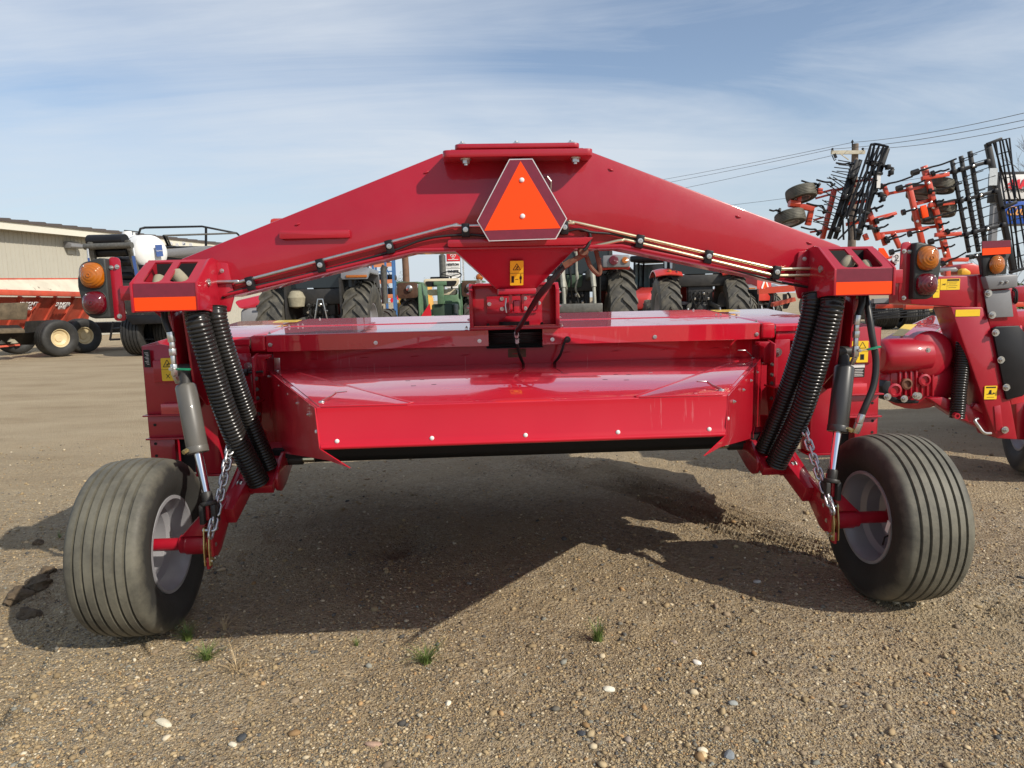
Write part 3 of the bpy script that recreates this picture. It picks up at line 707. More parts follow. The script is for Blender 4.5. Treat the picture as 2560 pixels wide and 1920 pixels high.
# --- steel lines along the beam
def line(name, pts, r, m, n=4): return MB().tube(spline(pts, n), r, 8).build(name, m, mower, smooth=60)
line('steel_line', [(-1.40, .175, 1.564), (-1.30, .175, 1.565), (-1.235, .175, 1.575), (-.36, .175, 1.786), (-.31, .175, 1.796), (-.235, .175, 1.797), (-.17, .175, 1.797)], .0085, M['steel'], 6)
line('steel_line', [(.19, .175, 1.80), (.26, .175, 1.80), (.31, .175, 1.793), (1.17, .175, 1.583), (1.24, .175, 1.569), (1.40, .175, 1.568)], .0085, M['brass'], 6)
line('steel_line', [(.30, .2, 1.684), (.42, .18, 1.706), (.49, .172, 1.717), (.56, .172, 1.705), (1.17, .172, 1.551), (1.24, .172, 1.538), (1.40, .172, 1.537)], .0085, M['brass'], 6)
line('black_cable', [(-1.38, .185, 1.49), (-1.3, .18, 1.525), (-.92, .18, 1.605), (-.6, .18, 1.685), (-.43, .18, 1.742), (-.25, .18, 1.757), (-.12, .16, 1.745), (0, .15, 1.74), (.2, .18, 1.76), (.28, .17, 1.772), (.34, .17, 1.757), (.5, .182, 1.735), (.9, .182, 1.61), (1.22, .18, 1.515), (1.39, .185, 1.48)], .006, M['hose'])
for x, z, s in ((-1.241, 1.559, 1), (-.917, 1.634, 1), (-.598, 1.713, 1), (-.246, 1.782, 0), (.214, 1.785, 0), (.568, 1.716, 1), (.896, 1.638, 1), (1.226, 1.558, 1)):
    cb = MB(); cb.box((0, 0, 0), (.036, .034, .062)); o = put('line_clamp', cb.mesh('line_clamp', M['black'], bevel=.003), mower, T(x, .17, z - .006) @ Matrix.Rotation(R(-12 * s * math.copysign(1, x) * -1), 4, 'Y'))
    put('bolt', RINGB, o, frame((0, -.017, .002), (0, -1, 0)))
# --- funnel under the beam and hitch hardware
b = MB(); F0 = [(-.30, .215), (.275, .215), (.275, .45), (-.30, .45)]; F1 = [(-.10, .30), (.09, .30), (.09, .45), (-.10, .45)]
b.add([(p[0], p[1], 1.688) for p in F0] + [(p[0], p[1], 1.505) for p in F1], [(3, 2, 1, 0), (4, 5, 6, 7), (0, 1, 5, 4), (1, 2, 6, 5), (2, 3, 7, 6), (3, 0, 4, 7)])
funnel = b.build('pivot_funnel', red, mower, bevel=.004)
b = MB(); plate_xz(b, rounded([(-.33, 1.70), (.31, 1.70), (.35, 1.733), (-.33, 1.733)], .01), .155, .2); b.build('support_ledge', red, mower, bevel=.004)
b = MB(); b.span((-.098, .285, 1.478), (.088, .45, 1.506)); b.build('funnel_foot', red, funnel, bevel=.006)
lab = decal(mower, (-.008, .2485, 1.578), V3((0, -.905, -.425)), V3((0, -.425, .905)), .064, .126, M['yellow'],
      [('tri', 0, .22, .021), ('rect', 0, 0.0, 1.0, .012), ('rect', -.3, -.25, .2, .27), ('line', -.12, -.25, .12, -.25, .002), ('rect', 0, .0, .9, .006)] + [(k[0], *[(v / 1 if i != 0 else v) for i, v in enumerate(k[1:])]) for k in figure(.3, -.25, .17)] + falling(0.0, .2, .14))
for x in (-.034, .024):
    b = MB(); plate_yz(b, rounded([(.33, 1.495), (.33, 1.40), (.40, 1.385), (.44, 1.42), (.44, 1.495)], .012), x - .006, x + .006); b.build('lug_plate', red, mower, bevel=.002)
b = MB(); b.span((-.022, .34, 1.385), (.012, .42, 1.45)); b.span((-.02, .42, 1.39), (.010, 1.0, 1.44)); b.build('pivot_tongue', red, mower, bevel=.006)
for z in (1.457, 1.398): bolt(mower, RINGB, (-.055, .984, z)); bolt(mower, RINGB, (.081, .984, z))
b = MB(); b.tube([(-.052, .5, 1.46), (-.055, .49, 1.42), (-.05, .49, 1.385)], .004, 6); b.build('retainer_clip', M['steel'], mower)
b = MB(); b.tube(spline([(.075, .5, 1.462), (.105, .5, 1.465), (.112, .5, 1.43), (.105, .5, 1.4), (.09, .5, 1.392), (.08, .5, 1.405)], 5), .0055, 6); b.build('red_loop_handle', red, mower)
b = MB(); b.lathe([(.026, -.02), (.026, .0), (.02, .012), (.0, .012)], c=(.305, .19, 1.672), ax=(0, -1, 0), n=18); b.build('cable_grommet', M['rust'], mower)
b = MB(); b.tube([(.325, .2, 1.665), (.25, .21, 1.625)], .013, 8); b.tube([(.25, .21, 1.625), (.215, .215, 1.605)], .017, 6); b.build('hydraulic_fitting', M['rust'], mower)
b = MB(); b.tube(spline([(.33, .25, 1.65), (.35, .25, 1.6), (.385, .25, 1.565), (.395, .25, 1.59), (.375, .25, 1.68)], 5), .011, 8); b.build('bent_tube', M['rust'], mower)
line('black_hose', [(.225, .215, 1.612), (.18, .23, 1.56), (.12, .27, 1.49), (.075, .36, 1.42), (.04, .5, 1.35), (.012, .62, 1.29)], .0125, M['hose'], 8)
line('black_hose', [(.205, .225, 1.60), (.15, .24, 1.535), (.10, .29, 1.475), (.06, .38, 1.40), (.03, .5, 1.33), (.006, .62, 1.285)], .011, M['hose'], 8)
line('black_cable', [(.29, .185, 1.77), (.33, .175, 1.76), (.335, .175, 1.72), (.32, .17, 1.69), (.305, .17, 1.674)], .008, M['hose'])
line('black_cable', [(.01, .62, 1.29), (.018, .84, 1.255), (.026, .95, 1.228), (.029, .97, 1.19), (.04, 1.0, 1.13), (.07, 1.06, 1.06)], .009, M['hose'], 6)
b = MB(); b.tube([(.018, .84, 1.262), (.021, .88, 1.240)], .0125, 8); b.build('white_tag', M['tag_white'], mower)
b = MB(); b.tube([(.027, .955, 1.222), (.028, .968, 1.198)], .0115, 8); b.build('white_tag', M['tag_white'], mower)
line('black_cable', [(.328, .99, 1.208), (.318, .97, 1.207), (.307, .97, 1.19), (.285, .99, 1.12), (.25, 1.05, 1.058)], .008, M['hose'], 6)
b = MB(); b.lathe([(.02, 0), (.018, .006), (.01, .007), (0, .007)], c=(.33, .997, 1.208), ax=(0, -1, 0), n=14); b.build('rubber_grommet', M['hose'], mower)

# --- gearbox housing standing on the header
b = MB(); o2 = rounded([(-.243, 1.295), (.275, 1.295), (.275, 1.532), (.244, 1.549), (-.206, 1.549), (-.243, 1.532)], .012)
b.prism([(p[0], 1.0, p[1]) for p in o2], (0, .34, 0)); hb = b.build('drive_housing', red, mower, bevel=.004)
for x0, x1 in ((-.247, -.225), (.256, .278)):
    b = MB(); plate_yz(b, [(.935, 1.29), (.935, 1.505), (.99, 1.547), (1.0, 1.547), (1.0, 1.29)], x0, x1); b.build('housing_side', red, hb, bevel=.003)
b = MB(); b.span((-.225, .935, 1.532), (.256, 1.0, 1.544)); b.build('housing_brow', red, hb, bevel=.003)
b = MB(); b.span((-.25, .935, 1.278), (.281, 1.0, 1.296)); b.build('housing_sill', red, hb, bevel=.003)
b = MB(); b.span((-.222, .938, 1.2965), (.254, .999, 1.302)); b.build('housing_floor', sheet, hb)
b = MB(); b.span((-.145, .985, 1.37), (.15, .999, 1.472)); b.build('cover_plate', red, hb, bevel=.003)
b = MB(); b.lathe([(.09, 0), (.09, .02), (0, .02)], c=(.015, 1.0, 1.302), ax=(0, 0, 1), n=28); b.build('drive_flange', M['cavity'], hb)
for x, z in ((-.129, 1.428), (.162, 1.427)): bolt(hb, RINGB, (x, .984, z))
for x in (-.14, .175): put('bolt', MB().lathe([(.01, 0), (.009, .009), (.005, .014), (0, .014)], ax=(0, 0, 1), n=10).mesh('bolt', M['cavity']), hb, T(x, .96, 1.302))
for x in (-.185, .205): bolt(hb, BIGB, (x, 1.1, 1.549), (0, 0, 1))
for s in (-1, 1):
    for z in (1.49, 1.41, 1.34): bolt(hb, SMALL, (.0155 + s * .263, .965, z), (s, 0, 0))
    for y in (.94, .99): bolt(hb, SMALL, (.0155 + s * .284, y + .08, 1.287), (0, 0, 1))

# ================================================================== header
def hx(y): return float(np.interp(y, (-1.0, .15, 1.1), (-.066, .006, .048)))
def P3(x, y, z): return V3((x + hx(y), y, z))
hd = MB(); plate_yz(hd, [(1.14, 1.19), (1.14, .72), (1.2, .50), (1.45, .42), (1.95, .40), (2.12, .48), (2.2, .9), (2.12, 1.15), (1.6, 1.25)], -1.88, 1.9)
header = hd.build('header_body', M['red'], mower, bevel=.01)
LX0, LX1 = -1.434, 1.499
prof = [(1.0, 1.180), (1.0, 1.275), (1.012, 1.279), (1.50, 1.3065)]
prof2 = [(1.505, 1.309), (1.515, 1.312), (2.05, 1.3425), (2.22, 1.25), (2.28, .85)]
def cover(x0, x1, p, name='top_cover'):
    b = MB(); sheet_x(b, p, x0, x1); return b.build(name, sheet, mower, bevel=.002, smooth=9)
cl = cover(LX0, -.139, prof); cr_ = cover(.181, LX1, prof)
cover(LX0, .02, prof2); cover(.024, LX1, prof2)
b = MB(); sheet_x(b, [(1.045, 1.279), (1.50, 1.3065)], -.138, .180); b.build('cover_bridge', sheet, mower)
for s in (-1, 1):
    xa = LX0 - .003 if s < 0 else LX1 + .003; xb = s * 1.955 + .03; xw = xa + s * .085
    lo = lambda p, q: (min(p, q), max(p, q))
    x0, x1 = lo(xw, xb)
    b = MB(); sheet_x(b, [(.985, 1.225), (.982, 1.258), (.997, 1.271), (1.50, 1.302), (2.05, 1.337), (2.2, 1.24)], x0, x1); b.build('end_cover', sheet, mower, bevel=.002, smooth=12)
    x0, x1 = lo(xa, xa + s * .083)
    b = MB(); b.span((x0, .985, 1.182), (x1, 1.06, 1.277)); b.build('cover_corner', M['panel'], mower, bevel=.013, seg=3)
    b = MB(); sheet_x(b, [(1.05, 1.279), (1.50, 1.304), (2.05, 1.339)], x0, x1, .01); b.build('corner_top', sheet, mower, bevel=.002)
    for y, z in ((1.03, 1.283), (1.47, 1.308)): bolt(mower, SMALL, (xa - s * .018, y, z), (0, -.05, 1))
    for dx_, y in ((-.10, 2.0), (-.06, 1.53), (-.09, 1.53), (.03, 1.48)): bolt(mower, SMALL, (xa + s * dx_, y, 1.306 + (y - 1.5) * .057 + .003), (0, -.05, 1))
    x0, x1 = lo(xw + s * .01, xb - s * .02)
    b = MB(); b.span((x0, 1.0, 1.165), (x1, 1.01, 1.226)); b.build('end_valance', M['panel'], mower, bevel=.003)
    decal(mower, (xa + s * .11, 1.92, 1.3325), (0, -.06, .998), (0, .998, .06), .17, .16, M['yellow'], [('rect', 0, .1, .8, .06), ('rect', .1, -.2, .6, .06), ('tri', -.36, 0, .016)])
for x, z in ((-1.410, 1.221), (-.801, 1.217), (-.193, 1.212)): bolt(cl, RINGB, (x, .9995, z))
for x, z in ((.240, 1.21), (.856, 1.21), (1.477, 1.21)): bolt(cr_, RINGB, (x, .9995, z))
# cavity with belt pulley
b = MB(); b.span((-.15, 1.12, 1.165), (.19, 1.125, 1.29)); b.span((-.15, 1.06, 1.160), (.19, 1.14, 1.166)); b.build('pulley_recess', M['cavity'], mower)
b = MB(); b.lathe([(0, -.03), (.27, -.03), (.275, -.026), (.265, -.02), (.26, -.012), (.265, -.006), (.26, 0), (.265, .006), (.26, .012), (.265, .02), (.278, .026), (.278, .031), (0, .031)], c=(.02, 1.30, 1.222), ax=(0, 0, 1), n=64); b.build('belt_pulley', M['blackiron'], mower)
# inner rear wall below the lip
b = MB(); b.span((LX0, 1.125, 1.03), (LX1, 1.135, 1.19)); wl = b.build('rear_wall', M['panel'], mower)
for x in np.linspace(-1.2, 1.26, 9):
    put('stamped_slot', MB().lathe([(0, -.03), (.0025, -.022), (.0035, 0), (.0025, .022), (0, .03)], ax=(1, 0, .08), n=6).mesh('stamped_slot', M['panel'], smooth=60), wl, T(x, 1.1245, 1.122))
decal(mower, (.035, 1.1245, 1.125), (0, -1, 0), (0, 0, 1), .11, .052, M['rust'], [], name='bare_patch')
# forming shield: tapers back from the header to a narrow rear edge
ZB, ZF, YB_, YF_ = 1.062, 1.141, 1.12, -1.0
XB_, XF_ = 1.515, .637
def dz(y): return ZF + (ZB - ZF) * (y - YF_) / (YB_ - YF_)
def dxw(y): return XF_ + (XB_ - XF_) * (y - YF_) / (YB_ - YF_)
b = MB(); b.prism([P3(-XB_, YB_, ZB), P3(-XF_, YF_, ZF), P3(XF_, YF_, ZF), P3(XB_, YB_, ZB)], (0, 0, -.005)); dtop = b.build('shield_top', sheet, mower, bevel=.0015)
b = MB(); sheet_prof = [(-1.003, 1.1395), (-1.008, 1.042), (-1.013, 1.032), (-1.015, 1.024)]
n_ = len(sheet_prof); vs = []; fs = []
for i, (y, z) in enumerate(sheet_prof):
    k = XF_ - .008 * i / 3
    vs += [P3(-k, y, z), P3(k, y, z)]
for i in range(n_ - 1): fs.append((2 * i, 2 * i + 1, 2 * i + 3, 2 * i + 2))
vs += [v + V3((0, .005, 0)) for v in vs]
fs += [tuple(reversed([a + 2 * n_ for a in f])) for f in fs[:n_ - 1]] + [(0, 2 * n_, 2 * n_ + 1, 1)]
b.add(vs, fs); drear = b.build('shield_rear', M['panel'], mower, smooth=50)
b = MB(); b.tube([P3(-.628, -1.011, 1.019), P3(.628, -1.011, 1.019)], .0075, 12); b.build('edge_roll', M['panel'], mower, smooth=60)
CARS = round_bolt('bolt', .0072, .005, M['tag_white']); TINY = hex_bolt('bolt', 0.0055, 0.006, M['steel'])
for x in (-.579, -.2895, 0, .2895, .579): bolt(drear, CARS, P3(x, -1.0105, 1.0365))
for s in (-1, 1):
    b = MB(); wq = [P3(s * XB_, YB_, ZB - .001), P3(s * (XF_ + .002), YF_ - .001, ZF - .001), P3(s * .629, -1.014, 1.016), P3(s * .515, -1.15, .985), P3(s * .60, -1.04, .985), P3(s * 1.285, .60, .662), P3(s * 1.48, 1.05, .62)]
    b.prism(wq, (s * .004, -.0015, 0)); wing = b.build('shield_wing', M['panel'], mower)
    wn = V3((s * .924, -.382, 0))
    for (t, dzz) in ((.06, .03), (.36, .035), (.58, .036), (.76, .037), (.93, .038)):
        y = YB_ + (YF_ - YB_) * t; bolt(wing, TINY if t > .3 else SMALL, P3(s * (dxw(y) + .005), y - .002, dz(y) - dzz), wn)
    bolt(wing, round_bolt('bolt', .006, .005, M['tag_white']), P3(s * .645, -.99, 1.065), wn)
    # hinged corner flap lying on the shield, and its two handles
    b = MB(); fl = [P3(s * 1.44, 1.0, dz(1.0)), P3(s * 1.236, .75, dz(.75)), P3(s * .352, -.985, dz(-.985)), P3(s * .632, -.99, dz(-.99))]
    b.prism(fl, (0, 0, .004)); flap = b.build('corner_flap', sheet, mower, bevel=.0012)
    b = MB(); b.bar(P3(s * 1.236, .752, dz(.752) + .0035), P3(s * .352, -.982, dz(-.98) + .0035), .016, .004, up=(0, 0, 1)); b.build('flap_seam', M['panel'], flap, bevel=.0015)
    b = MB(); b.bar(P3(s * .36, -.998, dz(-1) + .002), P3(s * .625, -.998, dz(-1) + .002), .008, .005); b.build('hinge_strip', M['panel'], flap, bevel=.0015)
    b = MB(); pts = [P3(s * .65, -.90, dz(-.9) + .008), P3(s * .64, -.84, 1.150), P3(s * .628, -.80, 1.160), P3(s * .593, -.80, 1.163)]
    for i in range(3): b.bar(pts[i], pts[i + 1], .0026, .011, up=(0, -1, .4))
    b.lathe([(.010, 0), (.010, .006), (.005, .008), (0, .008)], c=P3(s * .65, -.90, dz(-.9) + .003), ax=(0, .04, 1), n=12); b.build('flap_handle', M['steel'], flap, bevel=.001)
    b = MB()
    if s < 0: pts = [V3((-1.378, 1.0, 1.066)), V3((-1.376, .99, 1.078)), V3((-1.372, .98, 1.145))]; wd = .034
    else: pts = [V3((1.456, 1.0, 1.066)), V3((1.435, .99, 1.087)), V3((1.407, .99, 1.114)), V3((1.356, .99, 1.116))]; wd = .017
    for i in range(len(pts) - 1): b.bar(pts[i], pts[i + 1], .004, wd, up=(1, 0, 0) if s < 0 else (0, -1, .3))
    b.lathe([(.012, 0), (.012, .008), (0, .008)], c=pts[0] - V3((0, 0, .002)), ax=(0, .04, 1), n=10); b.build('latch_handle', M['steel'], mower, bevel=.0015)
# punched slots on the shield
for x, y in ((-.52, -.03), (-.46, .01), (-.47, -.31), (-.39, -.27), (.42, 0), (.47, -.04), (.32, -.27), (.40, -.32)):
    put('slot', MB().box((0, 0, 0), (.02, .010, .0016)).mesh('slot', M['cavity'], smooth=0), dtop, Matrix.Translation(V3((x, y, dz(y) + .0002))) @ Matrix.Rotation(R(-2.1), 4, 'X'))
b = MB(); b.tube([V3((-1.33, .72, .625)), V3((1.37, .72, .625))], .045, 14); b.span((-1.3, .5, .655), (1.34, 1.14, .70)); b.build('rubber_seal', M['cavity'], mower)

# ================================================================== each side
LINK = None
def chain(parent, p0, p1, pitch=.037, r=.0062):
    global LINK
    if LINK is None:
        pts = []; a = .0160; hl = .0150
        for k in range(9): t = -math.pi / 2 + math.pi * k / 8; pts.append((a * math.sin(t) * -1 if False else a * math.cos(math.pi * k / 8), 0, hl + a * math.sin(math.pi * k / 8)))
        for k in range(9): pts.append((-a * math.cos(math.pi * k / 8), 0, -hl - a * math.sin(math.pi * k / 8)))
        LINK = MB().tube(pts, r, 7, closed=True).mesh('link', M['linkgrey'], smooth=70)
    p0, p1 = V3(p0), V3(p1); n = max(2, int((p1 - p0).length / pitch)); d = (p1 - p0).normalized()
    grp = None
    for i in range(n + 1):
        t = i / n; p = p0.lerp(p1, t) + V3((0, 0, -.012 * math.sin(math.pi * t)))
        Mx = frame(p, d, (1, 0, 0) if i % 2 else (0.2, 1, 0)) @ Matrix.Rotation(R(random.uniform(-14, 14)), 4, 'Z')
        if grp is None:
            grp = put('chain', LINK, parent, Mx); M0 = Mx.copy()
        else:
            put('link', LINK, grp, M0.inverted() @ Mx)
    return grp
def corrugated(name, pts, r, parent, pitch=.0172):
    sp = spline(pts, 24); L = [0]
    for a, c in zip(sp, sp[1:]): L.append(L[-1] + (c - a).length)
    tot = L[-1]; m = int(tot / pitch) * 4; out = []; j = 0
    for i in range(m + 1):
        s = tot * i / m
        while j < len(L) - 2 and L[j + 1] < s: j += 1
        t = (s - L[j]) / max(1e-9, L[j + 1] - L[j]); out.append(sp[j].lerp(sp[j + 1], t))
    rr = [r, r * .985, r * .885, r * .985]
    return MB().tube(out, r, 22, rf=lambda i: rr[i % 4]).build(name, M['hose_dust'], parent, smooth=80)
TYRE = implement_tyre('tyre', .393, .318, .206, (-.100, -.062, -.021, .021, .062, .100), M['tyre'], depth=.012, gw=.009)
RIM = rim_mesh('rim', .206, .318, M['rim_grey'])
for s in (-1, 1):
    X = lambda v: s * v
    def spn(b, x0, x1, y0, y1, z0, z1): return b.span((min(X(x0), X(x1)), y0, z0), (max(X(x0), X(x1)), y1, z1))
    # end bracket of the arch
    b = MB(); plate_yz(b, [(-.06, 1.438), (-.06, 1.556), (.10, 1.664), (.14, 1.672), (.215, 1.662), (.215, 1.372), (.195, 1.378), (.14, 1.412), (.07, 1.432), (.0, 1.438)], X(1.393), X(1.405)); br = b.build('bracket_side', red, mower, bevel=.003)
    b = MB(); plate_yz(b, [(-.062, 1.434), (-.062, 1.558), (.11, 1.655), (.215, 1.655), (.215, 1.434)], X(1.665), X(1.677)); b.build('bracket_side', red, mower, bevel=.003)
    b = MB(); spn(b, 1.405, 1.665, -.056, -.046, 1.436, 1.557); fr = b.build('bracket_face', red, mower, bevel=.002)
    b = MB(); spn(b, 1.4055, 1.664, -.0575, -.056, 1.441, 1.4975); b.build('orange_tape', M['orange'], fr, smooth=0)
    b = MB(); spn(b, 1.4055, 1.664, -.0575, -.056, 1.4985, 1.555); b.build('maroon_tape', M['maroon'], fr, smooth=0)
    # sloping top with two rounded windows: five bars
    nrm = V3((0, -.107, .17)).normalized()
    def slope(x, t): return V3((X(x), -.056 + .17 * t, 1.557 + .107 * t))
    b = MB()
    def sl(x0, x1, t0, t1):
        pts = [slope(x0, t0), slope(x1, t0), slope(x1, t1), slope(x0, t1)]; b.prism(pts, nrm * -.008)
    for x0, x1 in ((1.405, 1.442), (1.520, 1.552), (1.63, 1.665)): sl(x0, x1, 0, 1)
    for x0, x1 in ((1.442, 1.52), (1.552, 1.63)):
        pts = [slope(x0, 0), slope(x1, 0), slope(x1, .16), slope(x1 - .006, .08), slope(x1 - .02, .045), slope(x0 + .02, .045), slope(x0 + .006, .08), slope(x0, .16)]
        b.prism(pts, nrm * -.008); sl(x0, x1, .90, 1)
    b.build('bracket_top', red, mower)
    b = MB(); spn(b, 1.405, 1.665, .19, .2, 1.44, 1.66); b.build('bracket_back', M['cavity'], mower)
    b = MB(); b.tube(spline([(X(1.49), .13, 1.44), (X(1.485), .08, 1.52), (X(1.50), .05, 1.57), (X(1.53), .06, 1.6)], 5), .03, 10); b.build('hose_end', M['ply'], mower, smooth=60)
    b = MB(); b.tube(spline([(X(1.60), .13, 1.44), (X(1.595), .06, 1.5), (X(1.60), .04, 1.545), (X(1.61), .08, 1.58)], 5), .026, 10); b.build('hose_end', M['ply'], mower, smooth=60)
    b = MB(); b.lathe([(.017, 0), (.017, .006), (.012, .006), (.011, .0), (0, .0)], c=(X(1.392), .06, 1.56), ax=(-s, 0, 0), n=16); b.build('pivot_pin', M['steel'], br)
    b = MB(); plate_xz(b, rounded([(X(1.395), 1.425), (X(1.35), 1.425), (X(1.325), 1.5), (X(1.345), 1.65), (X(1.395), 1.655)], .01), .186, .2); fg = b.build('end_flange', red, mower, bevel=.002)
    for z in (1.615, 1.445): bolt(fg, SMALL, (X(1.372), .186, z))
    # lamp cluster
    b = MB(); spn(b, 1.672, 1.748, .0, .045, 1.487, 1.55); b.build('lamp_arm', red, mower, bevel=.003)
    b = MB(); plate_xz(b, rounded([(X(1.741), 1.399), (X(1.79), 1.399), (X(1.79), 1.677), (X(1.745), 1.672)], .018, 5), .016, .026); lpz = b.build('lamp_bracket', red, mower, bevel=.002)
    for x, z in ((1.757, 1.633), (1.782, 1.63), (1.765, 1.42)): bolt(lpz, SMALL, (X(x), .016, z))
    out = [(1.788, 1.412), (1.788, 1.668), (1.815, 1.670), (1.848, 1.662), (1.878, 1.645), (1.9, 1.618), (1.912, 1.585), (1.914, 1.55), (1.908, 1.51), (1.9, 1.465), (1.892, 1.435), (1.876, 1.418), (1.855, 1.412)]
    b = MB(); plate_xz(b, [(X(x), z) for x, z in out], -.018, .05); lh = b.build('lamp_housing', M['lamp_black'], mower, bevel=.009, seg=3)
    for zc, rz, rx, mt, nm in ((1.597, .055, .051, M['amber'], 'amber_lens'), (1.4795, .05, .05, M['redlens'], 'red_lens')):
        lb = MB(); ring = 30; vs = []; fs = []; K = 7
        for k in range(K):
            a = (math.pi / 2) * k / (K - 1)
            for j in range(ring):
                t = 2 * math.pi * j / ring; ct, st = math.cos(t), math.sin(t)
                e = (abs(ct) ** 2.6 + abs(st) ** 2.6) ** (-1 / 2.6)
                vs.append((rx * e * ct * math.cos(a), -.034 * math.sin(a), rz * e * st * math.cos(a)))
        for k in range(K - 1):
            for j in range(ring): l = (j + 1) % ring; fs.append((k * ring + j, k * ring + l, (k + 1) * ring + l, (k + 1) * ring + j))
        lb.add(vs, fs); lens = put(nm, lb.mesh(nm, mt, smooth=60), lh, T(X(1.846), -.020, zc))
        lb = MB(); vs = []
        for j in range(ring):
            t = 2 * math.pi * j / ring; ct, st = math.cos(t), math.sin(t); e = (abs(ct) ** 2.6 + abs(st) ** 2.6) ** (-1 / 2.6)
            vs.append((rx * 1.03 * e * ct, 0, rz * 1.03 * e * st))
        lb.tube([V3(v) for v in vs], .0035, 6, closed=True); put('lens_ring', lb.mesh('lens_ring', M['lamp_black'], smooth=60), lh, T(X(1.846), -.019, zc))
        lb = MB(); lb.lathe([(.010, 0), (.010, .003), (.006, .0035), (.005, .001), (0, .001)], ax=(0, -1, 0), n=12); put('lens_boss', lb.mesh('lens_boss', mt), lens, T(0, -.0335, 0))
        bolt(lens, round_bolt('bolt', .004, .003, M['steel']), (X(.022) * 1, -.024, .038 * (rz / .055)))
    # leg of the arch down to the cylinder anchor
    b = MB(); plate_yz(b, [(.06, 1.44), (.215, 1.44), (.34, 1.12), (.34, 1.0), (.26, .98), (.12, 1.08), (.10, 1.2)], X(1.505), X(1.517)); b.build('leg_plate', red, mower, bevel=.003)
    b = MB(); plate_yz(b, [(.10, 1.44), (.215, 1.44), (.36, 1.10), (.36, .95), (.26, .98), (.14, 1.10), (.12, 1.2)], X(1.575), X(1.587)); b.build('leg_plate', red, mower, bevel=.003)
    b = MB(); b.bar((X(1.546), .24, 1.43), (X(1.546), .36, 1.02), .07, .05, up=(0, 1, 0)); b.build('arch_leg', red, mower, bevel=.004)
    b = MB(); plate_xz(b, [(X(1.677), 1.434), (X(1.58), 1.434), (X(1.58), 1.26), (X(1.60), 1.33), (X(1.63), 1.39)], .15, .162); b.build('gusset', red, mower, bevel=.002)
    b = MB(); spn(b, 1.50, 1.625, .34, .45, .622, 1.25); post = b.build('side_post', red, mower, bevel=.008)
    b = MB(); spn(b, 1.492, 1.632, .335, .455, .612, .622); b.build('post_foot', red, post, bevel=.002)
    # lift cylinder
    cm_ = M['cylgrey'] if s < 0 else M['cyldark']
    p_top, p_bot, p_rod = V3((X(1.541), .10, 1.09)), V3((X(1.481), .03, .80)), V3((X(1.438), -.02, .625))
    b = MB(); b.tube([p_top + (p_top - p_bot).normalized() * .012, p_top, p_bot], .046, 26, rf=lambda i: (.04, .046, .046)[i]); cyl = b.build('lift_cylinder', cm_, mower, bevel=.003)
    d = (p_bot - p_top).normalized()
    b = MB(); b.tube([p_bot - d * .028, p_bot + d * .003], .0475, 26); b.build('cylinder_gland', cm_, cyl, bevel=.003)
    b = MB(); b.tube([p_bot, p_rod], .0185, 16); b.build('cylinder_rod', M['chrome'], cyl, smooth=60)
    b = MB(); b.tube([p_top - d * .085 + V3((0, .03, 0)), p_top + d * .01], .028, 12); b.lathe([(.028, -.035), (.028, .035)], c=p_top - d * .08 + V3((0, .02, 0)), ax=(1, 0, 0), n=16); b.build('cylinder_eye', M['blackiron'], cyl)
    b = MB(); b.tube([p_rod - d * .005, p_rod + d * .045], .023, 14); b.tube([p_rod + d * .04, p_rod + d * .06], .037, 14)
    q = p_rod + d * .055
    for o_ in (-.026, .026): b.span((q.x + o_ - .011, q.y - .028, q.z - .085), (q.x + o_ + .011, q.y + .03, q.z + .005))
    b.build('rod_clevis', M['blackiron'], cyl, bevel=.006)
    b = MB(); b.tube([p_bot - d * .018 + V3((X(.03), -.036, 0)), p_bot - d * .018 + V3((X(.04), -.056, -.006))], .011, 6); b.build('port_plug', M['gold'], cyl)
    # valve, fittings and feed hose
    hv = V3((X(1.565), .05, 1.30))
    line('feed_hose', [(X(1.60), .08, 1.45), (X(1.592), .06, 1.40), (X(1.574), .05, 1.345)], .0155, M['hose'], 6)
    b = MB(); b.tube([hv + V3((X(.004), 0, .045)), hv + V3((0, 0, .0))], .0165, 12); b.tube([hv, hv - V3((0, 0, .03))], .013, 6); b.tube([hv - V3((0, 0, .03)), hv - V3((0, 0, .06))], .017, 6)
    b.tube([hv - V3((0, 0, .06)), hv - V3((0, 0, .11))], .012, 8); b.tube([hv - V3((-X(.0), 0, .10)), hv - V3((X(.0), 0, .15))], .016, 6); b.tube([hv - V3((0, 0, .15)), hv - V3((X(.004), -.02, .185))], .013, 6)
    vlv = b.build('ball_valve', M['steel'], mower, bevel=.0012)
    h0 = hv - V3((0, .028, .118)); hs = 1
    b = MB(); b.lathe([(.008, 0), (.008, .012), (0, .012)], c=h0, ax=(0, -1, 0), n=10); b.bar(h0 + V3((0, -.012, 0)), h0 + V3((.035, -.016, .0 if s < 0 else .004)), .003, .014, up=(0, -1, 0)); b.build('valve_lever', M['steel'], vlv)
    b = MB(); e1 = h0 + V3((.03, -.016, 0 if s < 0 else .003)); b.bar(e1, e1 + V3((.06, -.006, -.003 if s < 0 else .014)), .009, .021, up=(0, -1, 0)); gr = b.build('lever_grip', M['green_grip'], vlv, bevel=.003)
    b = MB(); e2 = e1 + V3((.010, -.0075, -.001)); b.bar(e2, e2 + V3((.036, -.004, -.002 if s < 0 else .0085)), .001, .006, up=(0, -1, 0)); b.build('grip_print', M['tag_white'], vlv)
